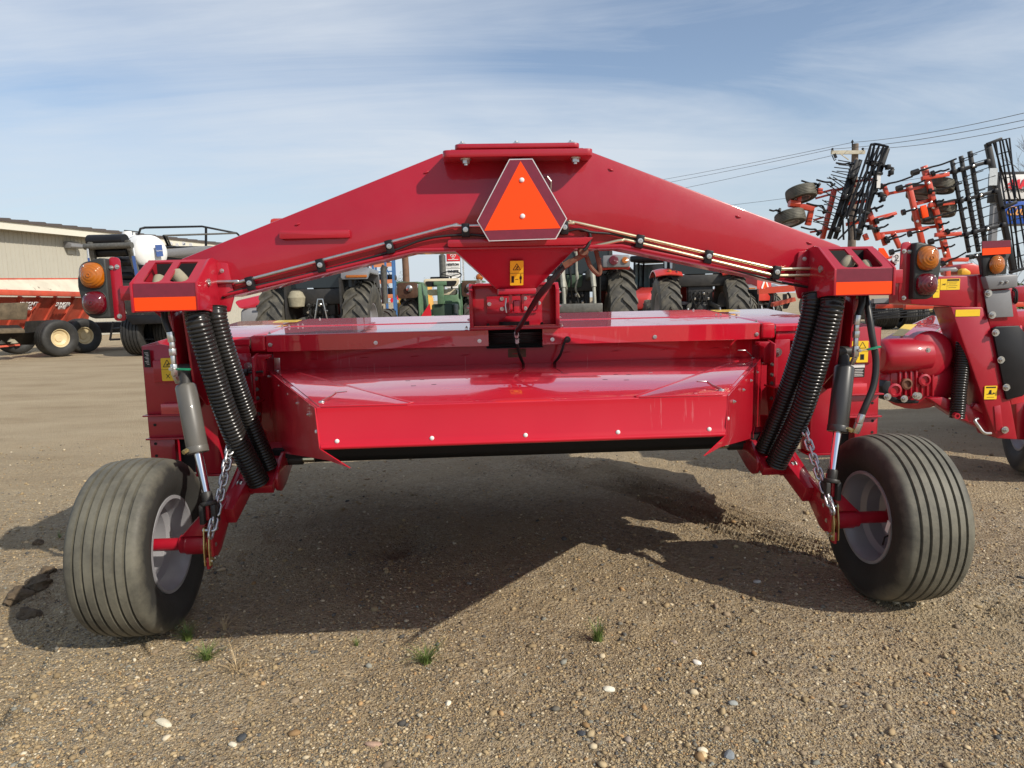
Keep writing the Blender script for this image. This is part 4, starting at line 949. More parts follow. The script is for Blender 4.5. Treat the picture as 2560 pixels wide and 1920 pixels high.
    if s > 0:
        line('feed_hose', [(1.64, .12, 1.44), (1.625, .06, 1.36), (1.63, .03, 1.25), (1.648, .02, 1.13), (1.63, .0, 1.02), (1.585, -.02, .93), (1.567, -.02, .885)], .0155, M['hose'], 8)
        b = MB(); b.tube([(1.568, -.02, .888), (1.556, -.02, .845)], .0165, 8); b.tube([(1.556, -.02, .845), (1.545, -.01, .80)], .019, 6); b.build('hose_fitting', M['steel'], mower, bevel=.0015)
    # corrugated sleeves
    corrugated('corrugated_sleeve', [(X(1.452), .07, 1.47), (X(1.450), .06, 1.415), (X(1.435), .06, 1.32), (X(1.375), .16, .90), (X(1.308), .30, .585)], .054, mower)
    corrugated('corrugated_sleeve', [(X(1.392), .14, 1.45), (X(1.388), .13, 1.39), (X(1.365), .16, 1.22), (X(1.325), .28, .9), (X(1.285), .40, .64)], .046, mower, pitch=.0165)
    chain(mower, (X(1.386), .19, .815), (X(1.405), -.085, .465))
    # lower frame knuckle
    b = MB(); plate_yz(b, rounded([(.34, .60), (.35, .53), (.40, .505), (.48, .52), (.66, .60), (.70, .70), (.58, .72), (.44, .67)], .03), X(1.225), X(1.245)); b.build('knuckle_plate', red, mower, bevel=.003)
    b = MB(); plate_yz(b, rounded([(.30, .60), (.31, .53), (.36, .50), (.44, .51), (.62, .62), (.66, .78), (.5, .80), (.36, .70)], .03), X(1.36), X(1.38)); b.build('knuckle_plate', red, mower, bevel=.003)
    b = MB(); b.bar((X(1.30), .62, .70), (X(1.30), .30, .545), .12, .05); b.build('knuckle_web', red, mower, bevel=.004)
    b = MB(); b.tube([(X(1.15), .56, .635), (X(1.40), .56, .635)], .03, 14); b.build('knuckle_pin', M['blackiron'], mower)
    b = MB(); b.tube([(X(1.09), .56, .635), (X(1.15), .56, .635)], .016, 10); b.build('pin_end', M['brass'], mower)
    # wheel arm
    b = MB(); pts = [(-.05, .335), (-.055, .42), (.02, .50), (.20, .545), (.45, .66), (.60, .70), (.60, .58), (.36, .515), (.16, .42), (.05, .335), (0, .322)]
    plate_yz(b, pts, X(1.415), X(1.445)); arm = b.build('wheel_arm', red, mower, bevel=.006)
    b = MB(); b.bar((X(1.38), .60, .665), (X(1.405), .12, .47), .07, .085); b.build('arm_beam', red, arm, bevel=.006)
    b = MB(); b.add([(X(1.455), -.04, .43), (X(1.56), -.04, .43), (X(1.47), -.03, .52), (X(1.445), -.03, .52), (X(1.455), .05, .43), (X(1.56), .05, .43), (X(1.47), .04, .54), (X(1.445), .04, .54)], [(0, 1, 2, 3), (7, 6, 5, 4), (0, 4, 5, 1), (1, 5, 6, 2), (2, 6, 7, 3), (3, 7, 4, 0)]); b.build('arm_gusset', red, arm, bevel=.005)
    b = MB(); spn(b, 1.428, 1.452, -.035, .03, .50, .60); b.build('clevis_lug', red, arm, bevel=.004)
    bolt(arm, BIGB, (X(1.40), .30, .575), (-s, -.35, 0)); bolt(arm, BIGB, (X(1.36), .44, .70), (-s * .2, -1, 0))
    hx = X(1)
    b = MB(); b.lathe([(0, 0), (.040, 0), (.048, .004), (.048, .095), (.043, .098), (.043, .12), (.036, .122), (.034, .124), (0, .124)], c=(X(1.452), 0, .385), ax=(s, 0, 0), n=28); b.build('axle_hub', red, arm, smooth=40)
    b = MB(); b.lathe([(0, 0), (.0285, 0), (.0285, .16), (.045, .165), (.045, .185), (0, .185)], c=(X(1.574), 0, .385), ax=(s, 0, 0), n=22); b.build('axle_stub', red, arm, smooth=40)
    for o_ in (-.011, .011):
        b = MB(); b.prism([(X(1.437) + o_ - .0025, y, z) for y, z in rounded([(-.075, .30), (-.045, .30), (-.035, .36), (-.03, .44), (-.03, .475), (-.06, .475), (-.065, .44), (-.075, .38)], .008)], (.005, 0, 0)); b.build('shackle_plate', M['gold'], arm)
    b = MB(); b.lathe([(.052, 0), (.052, .008), (.034, .008), (.034, .0)], c=(X(1.452), .0, .385), ax=(-s, 0, 0), n=24); b.build('hub_retainer', M['gold'], arm)
    b = MB(); b.tube([(X(1.418), -.048, .46), (X(1.456), -.048, .46)], .008, 8); b.tube([(X(1.418), -.056, .32), (X(1.456), -.056, .32)], .008, 8); b.build('shackle_pin', M['steel'], arm)
    b = MB(); b.span((X(1.437) - .007, -.07, .285), (X(1.437) + .007, -.03, .34)); b.build('hub_tab', red, arm, bevel=.004)
    bolt(arm, BOLT, (X(1.425), -.02, .385), (-s, -.3, 0)); bolt(arm, BOLT, (X(1.425), .01, .45), (-s, -.3, 0)); bolt(arm, BOLT, (X(1.425), -.03, .325), (-s, -.3, 0))
    # wheel
    rot = Matrix.Rotation(0 if s > 0 else math.pi, 4, 'Z')
    wc = T(X(1.742), 0, .388) @ rot
    ty = put('tyre', TYRE, mower, wc); rm = put('rim', RIM, mower, wc)
    if s > 0: ty['label'] = 'ribbed tyre with dark clean sidewall and a small white tag'
    for k in range(6):
        a = 2 * math.pi * k / 6; put('wheel_nut', SMALL, rm, frame((.036, .07 * math.cos(a), .07 * math.sin(a)), (-1, 0, 0)))
    b = MB(); b.tube([(-.12, -.14, -.09), (-.10, -.12, -.06), (-.06, -.11, -.05)], .004, 6); put('valve_stem', b.mesh('valve_stem', M['hose']), rm)
    # end panel of the header
    xo = HX + X(1.985); xi = HX + X(1.56)
    b = MB(); plate_xz(b, [(HX + X(1.60), .893), (HX + X(1.985), .893), (HX + X(1.985), 1.252), (HX + X(1.885), 1.262), (HX + X(1.60), 1.20)], .60, .606); pn = b.build('end_panel', red, mower, bevel=.002)
    b = MB(); plate_yz(b, [(.60, .64), (.60, 1.255), (.95, 1.28), (2.0, 1.15), (2.0, .45), (.9, .55)], xo - s * .006, xo); b.build('end_wall', red, mower, bevel=.002)
    b = MB(); spn(b, 1.60, 1.995, .565, .61, .885, .893); b.objs = None; o = b.build('end_ledge', red, mower, bevel=.002); o.location.x = HX
    b = MB(); spn(b, 1.68, 1.90, .572, .602, .893, .95); o = b.build('ledge_angle', sheet, mower, bevel=.002); o.location.x = HX
    b = MB(); spn(b, 1.60, 1.985, .60, .606, .768, .885); o = b.build('end_panel', red, mower, bevel=.002); o.location.x = HX
    b = MB(); spn(b, 1.60, 1.992, .572, .612, .759, .768); o = b.build('end_ledge', red, mower, bevel=.002); o.location.x = HX
    b = MB(); spn(b, 1.855, 1.982, .60, .606, .60, .759); o = b.build('end_foot', red, mower, bevel=.002); o.location.x = HX
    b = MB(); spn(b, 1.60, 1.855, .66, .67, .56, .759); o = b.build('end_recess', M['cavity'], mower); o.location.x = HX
    for x, z in ((1.95, .836), (1.955, .735), (1.955, .67)):
        put('bolt_hole', MB().lathe([(.008, 0), (.008, .0015), (0, .0015)], ax=(0, -1, 0), n=12).mesh('bolt_hole', M['cavity']), mower, T(HX + X(x), .6, z))
    b = MB(); spn(b, 1.73, 1.93, .585, .602, 1.06, 1.18); o = b.build('tool_panel', red, mower, bevel=.006); o.location.x = HX
    b = MB(); spn(b, 1.53, 1.62, .92, .93, .66, 1.18); o = b.build('inner_wall', red, mower, bevel=.002); o.location.x = HX
    b = MB(); spn(b, 1.47, 1.62, .78, .93, .905, .915); o = b.build('inner_shelf', red, mower, bevel=.002); o.location.x = HX
    b = MB(); plate_yz(b, [(.84, .66), (.88, .66), (.94, .88), (.94, 1.18), (.84, 1.16)], HX + X(1.49), HX + X(1.502)); b.build('inner_rib', red, mower, bevel=.002)
    b = MB(); plate_xz(b, rounded([(HX + X(1.455), 1.045), (HX + X(1.50), 1.045), (HX + X(1.50), 1.17), (HX + X(1.425), 1.17), (HX + X(1.425), 1.15), (HX + X(1.455), 1.14)], .012), .90, .97); b.build('hook_bracket', red, mower, bevel=.003)
    bolt(mower, BIGB, (HX + X(1.545), .92, 1.105))
    if s < 0:
        b = MB(); b.lathe([(.0, 0), (.02, .002), (.022, .02), (.016, .03), (0, .032)], c=(HX - 1.535, .87, 1.075), ax=(-1, 0, 0), n=14); b.tube([(HX - 1.535, .87, 1.075), (HX - 1.45, .87, 1.078)], .007, 8); b.build('lock_knob', M['blackiron'], mower)
    for z in (1.06, 1.0, .95, .86, .78, .72): bolt(mower, DARKB, (HX + X(1.485), .85, z - .02), (-s * .2, -1, 0))
# wheel tag
b = MB(); b.box((0, 0, 0), (.002, .022, .055)); put('tyre_tag', b.mesh('tyre_tag', M['tag_white']), mower, T(1.580, -.24, .42) @ Matrix.Rotation(R(20), 4, 'X'))
# labels on the end panels
mk = [('tri', -.22, .22, .024), ('tri', .26, .22, .024), ('rect', 0, .0, 1, .012), ('rect', .02, -.28, .012, .42), ('line', -.3, -.2, -.15, -.38, .003), ('line', -.3, -.38, -.15, -.2, .003)]
decal(mower, (-1.80, .5845, 1.13), (0, -1, 0), (0, 0, 1), .115, .12, M['yellow'], mk + falling(-.22, .2, .09))
decal(mower, (1.90, .5845, 1.125), (0, -1, 0), (0, 0, 1), .066, .118, M['yellow'], [('tri', 0, .26, .022), ('rect', 0, 0, 1, .01), ('rect', 0, -.25, .34, .26), ('rect', 0, -.25, .06, .18)])
decal(mower, (1.84, .5845, 1.125), (0, -1, 0), (0, 0, 1), .045, .118, M['yellow'], [('rect', 0, 0, 1, .01)])
o = decal(mower, (-1.925, .5835, 1.19), (0, -1, 0), (0, 0, 1), .034, .092, M['ink'], [], name='data_plate')
b = MB()
for k in range(9): b.box((-.002 + .003 * (k % 3), .03 - k * .0075, .0016), (.02 - .004 * (k % 3), .0022, .0006))
put('printed_mark', b.mesh('printed_mark', M['tag_white'], smooth=0), o)
o = decal(mower, (1.885, .5995, 1.02), (0, -1, 0), (0, 0, 1), .082, .075, M['ink'], [], name='serial_label')
b = MB(); b.box((0, .026, .0016), (.08, .02, .0006))
for k in range(5): b.box((-.002, .006 - k * .009, .0016), (.07 - .008 * (k % 2), .0028, .0006))
put('printed_mark', b.mesh('printed_mark', M['tag_white'], smooth=0), o)
# ================================================================== background helpers
M['cylpale'] = mat('dusty_pale_steel', (0.36, 0.35, 0.29), 0.5, metal=0.3, var=0.2, vscale=15)
def wthing(name, label, cat, loc, group=None): return thing(name, label, cat, loc, 0, group)
def wb(b, name, m, parent, **kw):
    """mesh given in world coordinates, parented to a thing or part that only has a location"""
    o = b.build(name, m, None, **kw); o.parent = parent
    p = parent; loc = V3((0, 0, 0))
    while p is not None: loc += p.location; p = p.parent
    me = o.data; me.transform(Matrix.Translation(-loc)); return o
def lug_tyre(name, r, w, rr, n, m, lug=.045, lw=.075, sweep=.34):
    h = w / 2; rb = r - lug
    P = [(rr, -h * .7), (rr + .02, -h * .82), (rr + (rb - rr) * .45, -h * .98), (rr + (rb - rr) * .8, -h * .97), (rb - .012, -h * .9), (rb, -h * .6), (rb + .006, 0), (rb, h * .6), (rb - .012, h * .9), (rr + (rb - rr) * .8, h * .97), (rr + (rb - rr) * .45, h * .98), (rr + .02, h * .82), (rr, h * .7)]
    b = MB().lathe(P, ax=(1, 0, 0), n=44, cap=False)
    for k in range(n):
        for s in (-1, 1):
            a0 = 2 * math.pi * (k + (.5 if s > 0 else 0)) / n
            st = [(-.03 * s * w, 0), (.22 * s * w, -sweep * .38), (.40 * s * w, -sweep * .78), (.49 * s * w, -sweep)]
            vs = []
            for i, (x, da) in enumerate(st):
                a = a0 + da; ro = r - (0.0 if i < 3 else .022); ri = rb - .03; hw = lw / r / 2 * (1 + .25 * i / 3)
                for rad, q in ((ri, -hw), (ri, hw), (ro, hw * .78), (ro, -hw * .78)):
                    vs.append((x, -rad * math.cos(a + q), rad * math.sin(a + q)))
            fs = [(0, 1, 2, 3), (15, 14, 13, 12)]
            for i in range(3):
                for j in range(4): fs.append((4 * i + j, 4 * i + 4 + j, 4 * i + 4 + (j + 1) % 4, 4 * i + (j + 1) % 4))
            b.add(vs, fs)
    return b.mesh(name, m, smooth=30)
def disc_rim(name, rr, w, m, off=0.1):
    h = w / 2; b = MB()
    for sg in (-1, 1):
        b.lathe([(rr + .015, sg * h * .72), (rr + .01, sg * h * .78), (rr - .01, sg * h * .76), (rr - .03, sg * h * .5), (rr - .05, sg * h * .25 + off * h), (rr * .45, off * h + sg * .02), (rr * .40, off * h + sg * .05), (0, off * h + sg * .05)], ax=(1, 0, 0), n=32, cap=False)
    return b.mesh(name, m, smooth=35)
def fender(parent, x0, x1, r, a0, a1, m, t=.03, name='fender', yc=0, zc=0, crown=.0):
    b = MB(); n = 12; vs = []; k = 5
    for i in range(n + 1):
        a = a0 + (a1 - a0) * i / n
        for j in range(k):
            u = j / (k - 1); rad = r + crown * (1 - (2 * u - 1) ** 2)
            vs.append((x0 + (x1 - x0) * u, yc - rad * math.cos(a), zc + rad * math.sin(a)))
    for i in range(n + 1):
        a = a0 + (a1 - a0) * i / n
        for j in range(k):
            u = j / (k - 1); rad = r + crown * (1 - (2 * u - 1) ** 2) - t
            vs.append((x0 + (x1 - x0) * u, yc - rad * math.cos(a), zc + rad * math.sin(a)))
    o = (n + 1) * k; fs = []
    for i in range(n):
        for j in range(k - 1):
            q = (i * k + j, i * k + j + 1, (i + 1) * k + j + 1, (i + 1) * k + j); fs.append(q); fs.append(tuple(reversed([x + o for x in q])))
    for i in range(n):
        for j in (0, k - 1): fs.append((i * k + j, (i + 1) * k + j, (i + 1) * k + j + o, i * k + j + o))
    for j in range(k - 1):
        for i in (0, n): fs.append((i * k + j, i * k + j + 1, i * k + j + 1 + o, i * k + j + o))
    b.add(vs, fs); return b.build(name, m, parent, smooth=40)

def tractor(root, r, w, track, fr, fw, col, fend, cab=True, cab_m=None, lugn=20, rim_m=None, dark=None, seed=1, hood_len=2.3, cabw=1.5, roof=None, hitch_m=None, cab_z=1.55):
    dark = dark or M['blackiron']; rim_m = rim_m or M['rim_grey']; hitch_m = hitch_m or M['iron']; rnd = random.Random(seed)
    tm = lug_tyre('rear_tyre', r, w, r * .52, lugn, M['tyre2']); rmm = disc_rim('rim', r * .52, w, rim_m)
    for s in (-1, 1):
        Mx = T(s * track, 0, r) @ (Matrix.Identity(4)); t_ = put('rear_tyre', tm, root, Mx); put('rim', rmm, t_, Matrix.Rotation(0 if s > 0 else math.pi, 4, 'Z'))
    tf = lug_tyre('front_tyre', fr, fw, fr * .52, 18, M['tyre2'], lug=.03, lw=.05); rf_ = disc_rim('rim', fr * .52, fw, rim_m)
    for s in (-1, 1):
        t_ = put('front_tyre', tf, root, T(s * (track * .96), hood_len + .45, fr)); put('rim', rf_, t_, Matrix.Rotation(0 if s > 0 else math.pi, 4, 'Z'))
    b = MB(); b.tube([(-track, 0, r), (track, 0, r)], .13, 14); b.lathe([(.2, 0), (.2, .2)], c=(-.42, 0, r), ax=(1, 0, 0), n=16); b.lathe([(.2, 0), (.2, .2)], c=(.22, 0, r), ax=(1, 0, 0), n=16); b.build('axle_housing', dark, root)
    b = MB(); b.span((-.24, -.32, r - .32), (.24, 1.3, r + .28)); b.span((-.2, -.42, r - .1), (.2, -.32, r + .22)); b.span((-.17, 1.3, .62), (.17, hood_len + .6, 1.0)); b.build('transmission', dark, root, bevel=.03)
    b = MB(); b.tube([(-track * .95, hood_len + .45, fr), (track * .95, hood_len + .45, fr)], .09, 12); b.build('front_axle', dark, root)
    # three-point linkage
    for s in (-1, 1):
        b = MB(); b.bar((s * .2, -.2, r + .26), (s * .40, -.75, r + .12), .07, .10); b.build('lift_arm', hitch_m, root, bevel=.01)
        b = MB(); b.tube([(s * .40, -.75, r + .12), (s * .41, -.80, r - .12)], .028, 10); b.tube([(s * .41, -.80, r - .12), (s * .42, -.85, r - .42)], .04, 10); b.build('lift_rod', M['steel'] if hitch_m is M['iron'] else hitch_m, root)
        b = MB(); b.bar((s * .25, -.1, r - .35), (s * .43, -1.0, r - .42), .05, .10); b.lathe([(.06, -.03), (.06, .03)], c=(s * .43, -1.02, r - .42), ax=(1, 0, 0), n=14); b.build('lower_link', hitch_m, root, bevel=.008)
    b = MB(); b.tube([(0, -.42, r + .05), (.02, -.75, r - .05)], .035, 10); b.tube([(.02, -.75, r - .05), (.03, -.95, r - .12)], .022, 8); b.build('top_link', hitch_m, root)
    b = MB(); b.span((-.06, -.9, r - .52), (.06, 0, r - .46)); b.build('drawbar', hitch_m, root, bevel=.008)
    b = MB(); b.lathe([(.10, 0), (.10, .12), (.045, .12), (.045, .2), (0, .2)], c=(0, -.42, r - .2), ax=(0, -1, 0), n=16); b.build('power_shaft', M['iron'], root)
    for k in range(8):
        x = -.17 + .115 * (k % 4); z = r + .36 + .13 * (k // 4)
        b = MB(); b.lathe([(.032, 0), (.032, .05), (.022, .06), (.022, .10), (0, .10)], c=(x, -.40, z), ax=(0, -1, -.15), n=10); b.build('hydraulic_coupler', M['steel'] if k % 3 == 0 else M['blackiron'], root)
    for k in range(5):
        x = rnd.uniform(-.25, .25); b = MB(); b.tube(spline([(x, -.36, r + .55), (x + rnd.uniform(-.08, .08), -.48, r + .35), (x + rnd.uniform(-.15, .15), -.44, r + .1), (x + rnd.uniform(-.1, .1), -.36, r - .1)], 4), .014, 6); b.build('hydraulic_hose', M['hose'], root)
    b = MB(); b.span((-.32, -.34, r + .28), (.32, -.1, r + .72)); b.build('valve_block', dark, root, bevel=.02)
    # hood
    b = MB(); plate_yz(b, [(1.25, 1.02), (1.25, 1.72), (hood_len + .6, 1.52), (hood_len + .95, 1.35), (hood_len + 1.0, 1.0)], -.36, .36); b.build('hood', col, root, bevel=.08, seg=3)
    # fenders
    if fend == 'flat':
        for s in (-1, 1):
            b = MB(); plate_yz(b, [(-.62, r * 2 + .02), (-.60, r * 2 + .14), (-.35, r * 2 + .24), (.55, r * 2 + .22), (.80, r + .6), (.74, r + .6), (.5, r * 2 + .12), (-.33, r * 2 + .14), (-.56, r * 2 + .02)], s * .52, s * (track + w * .45)); f = b.build('fender', M['grey_paint'] if col is not M['green'] else col, root, bevel=.01)
            b = MB(); b.span((s * (track + .02) - .2, -.64, r * 2 + .05), (s * (track + .02) + .2, -.60, r * 2 + .10)); b.build('fender_lamp', M['amber'], f, bevel=.01)
            b = MB(); b.span((min(s * .50, s * .54), -.7, r - .2), (max(s * .50, s * .54), .7, r * 2 + .05)); b.build('fender_skirt', dark, f)
    elif fend == 'round':
        for s in (-1, 1):
            x0, x1 = sorted((s * .50, s * (track + w * .62)))
            f = fender(root, x0, x1, r + .14, R(58), R(122), col, zc=r, crown=.05)
            b = MB(); b.lathe([(.055, 0), (.055, .03), (.04, .06), (0, .065)], c=(s * (track - .02), -(r + .15) * math.cos(R(66)), r + (r + .17) * math.sin(R(66))), ax=(0, -.6, .8), n=14); b.build('fender_lamp', M['amber'], f, smooth=60)
            b = MB(); b.lathe([(.035, 0), (.035, .02), (.02, .04), (0, .042)], c=(s * (track - .19), -(r + .14) * math.cos(R(65)), r + (r + .16) * math.sin(R(65))), ax=(0, -.6, .8), n=12); b.build('fender_lamp', M['redlens'], f, smooth=60)
    elif fend == 'lampbox':
        for s in (-1, 1):
            x0, x1 = sorted((s * .48, s * (track + w * .25)))
            f = fender(root, x0, x1, r + .20, R(52), R(118), col, zc=r, crown=.02, t=.05)
            cx = s * (track - .12); yb = -(r + .2) * math.cos(R(54)); zb = r + (r + .2) * math.sin(R(54))
            b = MB(); b.span((cx - .24, yb - .12, zb - .02), (cx + .24, yb + .25, zb + .19)); lb = b.build('lamp_box', M['grey_paint'], f, bevel=.03)
            b = MB(); b.lathe([(.085, 0), (.08, .03), (0, .045)], c=(cx - .05, yb - .12, zb + .10), ax=(0, -1, .1), n=16); b.build('tail_lamp', M['redlens'], lb, smooth=60)
            b = MB(); b.lathe([(.06, 0), (.055, .025), (0, .03)], c=(cx + .15, yb - .12, zb + .10), ax=(0, -1, .1), n=14); b.build('tail_lamp', M['amber'], lb, smooth=60)
            b = MB(); plate_yz(b, [(yb + .02, r - .05), (yb, zb - .05), (.3, r * 2 + .2), (.6, r + .5), (.6, r - .05)], s * .46, s * .48); b.build('fender_skirt', M['cavity'], f)
    if cab:
        cz = cab_z; cm2 = cab_m or M['blackiron']
        b = MB(); b.span((-cabw / 2, -.42, cz - .3), (cabw / 2, 1.15, cz)); cb = b.build('cab_floor', cm2, root, bevel=.03)
        for x, y in ((-cabw / 2 + .04, -.38), (cabw / 2 - .04, -.38), (-cabw / 2 + .04, 1.1), (cabw / 2 - .04, 1.1), (-cabw / 2 + .02, .35), (cabw / 2 - .02, .35)):
            b = MB(); b.bar((x, y, cz), (x * .93, y * .97, cz + 1.15), .06, .06, up=(0, 1, 0)); b.build('cab_post', cm2, cb)
        b = MB(); b.span((-cabw / 2 + .07, -.385, cz + .02), (cabw / 2 - .07, -.375, cz + 1.1)); b.build('rear_window', M['glass'], cb, smooth=0)
        for s in (-1, 1):
            b = MB(); b.span((min(s * (cabw / 2 - .05), s * (cabw / 2 - .04)), -.34, cz + .02), (max(s * (cabw / 2 - .05), s * (cabw / 2 - .04)), 1.06, cz + 1.1)); b.build('side_window', M['glass'], cb, smooth=0)
        b = MB(); b.span((-cabw / 2 - .05, -.5, cz + 1.13), (cabw / 2 + .05, 1.25, cz + 1.34)); b.build('cab_roof', roof or col, cb, bevel=.06)
        b = MB(); b.span((-.25, .2, cz), (.25, .6, cz + .12)); b.span((-.25, .1, cz + .1), (.25, .24, cz + .75)); b.build('seat', M['blackiron'], cb, bevel=.04)

def ground_at(u, Y):
    p = at(u, 760, Y); return V3((p.x, Y, 0))

# ================================================================== steel shed on the left
shed_a, shed_b = at(-260, 545, 28.0), at(640, 610, 50.0)
eave = 5.05
sa = V3((shed_a.x, 28.0, 0)); sb = V3((shed_b.x, 54.0, 0)); dirw = (sb - sa).normalized(); nw = V3((dirw.y, -dirw.x, 0))
shed = thing('steel_shed', 'long beige ribbed steel shed with brown roof edge behind the spreader', 'building', sa, math.atan2(dirw.y, dirw.x))
LEN = (sb - sa).length
pw = 0.9; pb = MB(); pts = []
for k in range(4):
    x = k * pw / 4; pts += [(x, 0), (x + .012, -.022), (x + .03, -.022), (x + .042, 0)] if k else [(0, 0), (.02, -.03), (.05, -.03), (.07, 0)]
pts += [(pw - .004, 0), (pw - .004, .03), (0, .03)]
pb.prism([(x, y, 0) for x, y in pts], (0, 0, eave - .02)); PANEL = pb.mesh('wall_panel', M['siding'], smooth=20)
for k in range(int(LEN / pw) + 1): put('wall_panel', PANEL, shed, T(k * pw, 0, 0))
b = MB(); b.span((-.5, -.62, eave - .02), (LEN + 1, .1, eave + .02)); b.build('soffit', M['siding'], shed)
b = MB(); b.span((-.5, -.66, eave - .05), (LEN + 1, -.62, eave + .30)); b.build('fascia', M['fascia'], shed)
b = MB(); b.prism([(-.5, -.74, eave + .29), (-.5, -.74, eave + .40), (-.5, 9, eave + 1.2), (-.5, 9, eave + 1.05)], (LEN + 1.5, 0, 0)); rf0 = b.build('roof', M['roof'], shed)
RIB = MB().prism([(0, -.74, eave + .40), (.05, -.74, eave + .45), (.15, -.74, eave + .45), (.2, -.74, eave + .40)], (0, 9.74, .80)).mesh('roof_rib', M['roof'])
for k in range(int(LEN / .9) + 1): put('roof_rib', RIB, rf0, T(-.4 + k * .9, 0, 0))
b = MB(); b.span((0, .05, 0), (LEN, 9.5, eave)); b.span((-.1, .04, 0), (0, 9.5, eave)); b.build('shed_body', M['siding'], shed)
# the wall lamp
lx = 0.0
for i in range(400):
    t = i / 400 * LEN; q = sa + dirw * t
    pr_ = cam.matrix_world.inverted() @ V3((q.x, q.y, 4.4)); uu = 1280 + 1750 * pr_.x / -pr_.z
    if uu >= 174: lx = t; break
b = MB(); plate_yz(b, [(-.02, 4.42), (-.02, 4.72), (-.12, 4.77), (-.5, 4.62), (-.5, 4.48), (-.4, 4.42)], lx - .38, lx + .38); b.build('wall_lamp', M['grey_paint'], shed, bevel=.02)
b = MB(); b.span((lx - .2, -.06, 4.15), (lx + .2, .0, 4.42)); b.build('lamp_mount', M['siding'], shed)

# ================================================================== manure spreader
YS = 21.5
sp0 = ground_at(60, YS)
sprd = thing('manure_spreader', 'weathered red manure spreader with grey-splashed hopper and paired cream-rimmed wheels', 'spreader', sp0, 0)
def S(u, v, Y): return at(u, v, Y) - sp0
# hopper side runs away from the camera to the right
n0, n1 = S(-40, 742, 20.3), S(232, 744, 25.6)
m0, m1 = S(-40, 838, 21.0), S(205, 842, 26.2)
b = MB(); b.add([n0, n1, m1, m0, n0 + V3((0, .1, 0)), n1 + V3((0, .1, 0)), m1 + V3((0, .1, 0)), m0 + V3((0, .1, 0))], [(0, 1, 2, 3), (7, 6, 5, 4), (0, 4, 5, 1), (1, 5, 6, 2), (2, 6, 7, 3), (3, 7, 4, 0)]); b.build('hopper_side', M['dullred'], sprd)
for t in (.30, .46, .62, .80, .98):
    p, q = n0.lerp(n1, t), m0.lerp(m1, max(0, t - .13)); b = MB(); b.bar(p + V3((0, -.02, 0)), q + V3((0, -.06, 0)), .14, .16, up=(0, -1, 0)); b.build('hopper_rib', M['dullred'], sprd)
t0, t1 = S(-40, 730, 20.2), S(240, 737, 25.6); b = MB(); b.bar(t0, t1, .22, .17); b.build('hopper_rail', M['dullred'], sprd, bevel=.02)
def splash_mat():
    m = mat('splashed_hopper_board', (0.62, 0.56, 0.44), 0.8, var=0.15, vscale=1.5); t = m.node_tree; b_ = t.nodes['Principled BSDF']
    tcn = t.nodes.new('ShaderNodeTexCoord'); n = t.nodes.new('ShaderNodeTexNoise'); n.inputs['Scale'].default_value = 5; n.inputs['Detail'].default_value = 8; t.links.new(tcn.outputs['Object'], n.inputs['Vector'])
    sp_ = t.nodes.new('ShaderNodeSeparateXYZ'); t.links.new(tcn.outputs['Object'], sp_.inputs[0])
    a = t.nodes.new('ShaderNodeMath'); a.operation = 'MULTIPLY_ADD'; a.inputs[1].default_value = .11; t.links.new(sp_.outputs['X'], a.inputs[0]); t.links.new(n.outputs['Fac'], a.inputs[2])
    r = t.nodes.new('ShaderNodeMapRange'); r.inputs[1].default_value = .62; r.inputs[2].default_value = .72; t.links.new(a.outputs[0], r.inputs[0])
    mxn = t.nodes.new('ShaderNodeMix'); mxn.data_type = 'RGBA'; old = b_.inputs['Base Color'].links[0].from_socket
    t.links.new(old, mxn.inputs['A']); mxn.inputs['B'].default_value = (.1, .07, .045, 1); t.links.new(r.outputs[0], mxn.inputs['Factor']); t.links.new(mxn.outputs['Result'], b_.inputs['Base Color']); return m
u0, u1 = S(-40, 698, 20.9), S(240, 697, 26.3)
b = MB(); b.add([t0 + V3((0, .1, .05)), t1 + V3((0, .1, .05)), u1, u0, t0 + V3((0, .2, .05)), t1 + V3((0, .2, .05)), u1 + V3((0, .1, 0)), u0 + V3((0, .1, 0))], [(0, 1, 2, 3), (7, 6, 5, 4), (0, 4, 5, 1), (1, 5, 6, 2), (2, 6, 7, 3), (3, 7, 4, 0)]); b.build('hopper_board', splash_mat(), sprd)
b = MB(); b.bar(u0, u1, .05, .06); b.build('board_rim', M['dullred'], sprd)
for txt, u, v, Y, sz in (('SLINGER', 168, 761, 24.0, .20), ('8118', 165, 769, 24.0, .19), ('KNIGHT', 83, 761, 22.3, .22), ('PRO', 84, 772, 22.3, .15)):
    p = S(u, v, Y) ; dd = (n1 - n0).normalized(); upv = (n0 - m0).normalized()
    put('lettering', text_mesh('lettering', txt, sz, M['tag_white'], .01), sprd, frame(p + V3((0, -.22, 0)), dd.cross(upv), dd))
# discharge end
b = MB(); b.add([S(0, 758, 19.6), S(72, 756, 20.4), S(66, 799, 20.4), S(-10, 800, 19.6), S(0, 758, 19.8), S(72, 756, 20.6), S(66, 799, 20.6), S(-10, 800, 19.8)], [(0, 1, 2, 3), (7, 6, 5, 4), (0, 4, 5, 1), (1, 5, 6, 2), (2, 6, 7, 3), (3, 7, 4, 0)]); b.build('discharge_hood', M['muck'], sprd, bevel=.02)
b = MB(); p0_, p1_, p2_, p3_ = S(-20, 826, 19.6), S(62, 824, 20.4), S(46, 812, 20.9), S(-20, 813, 20.0)
b.prism([p0_, p1_, p2_, p3_], (0, 0, -.10)); b.build('discharge_shelf', M['muck'], sprd, bevel=.02)
b = MB(); b.prism([S(-20, 834, 20.2), S(64, 832, 20.6), S(50, 862, 20.9), S(-20, 866, 20.4)], (0, .5, 0)); b.build('spinner_bay', M['cavity'], sprd)
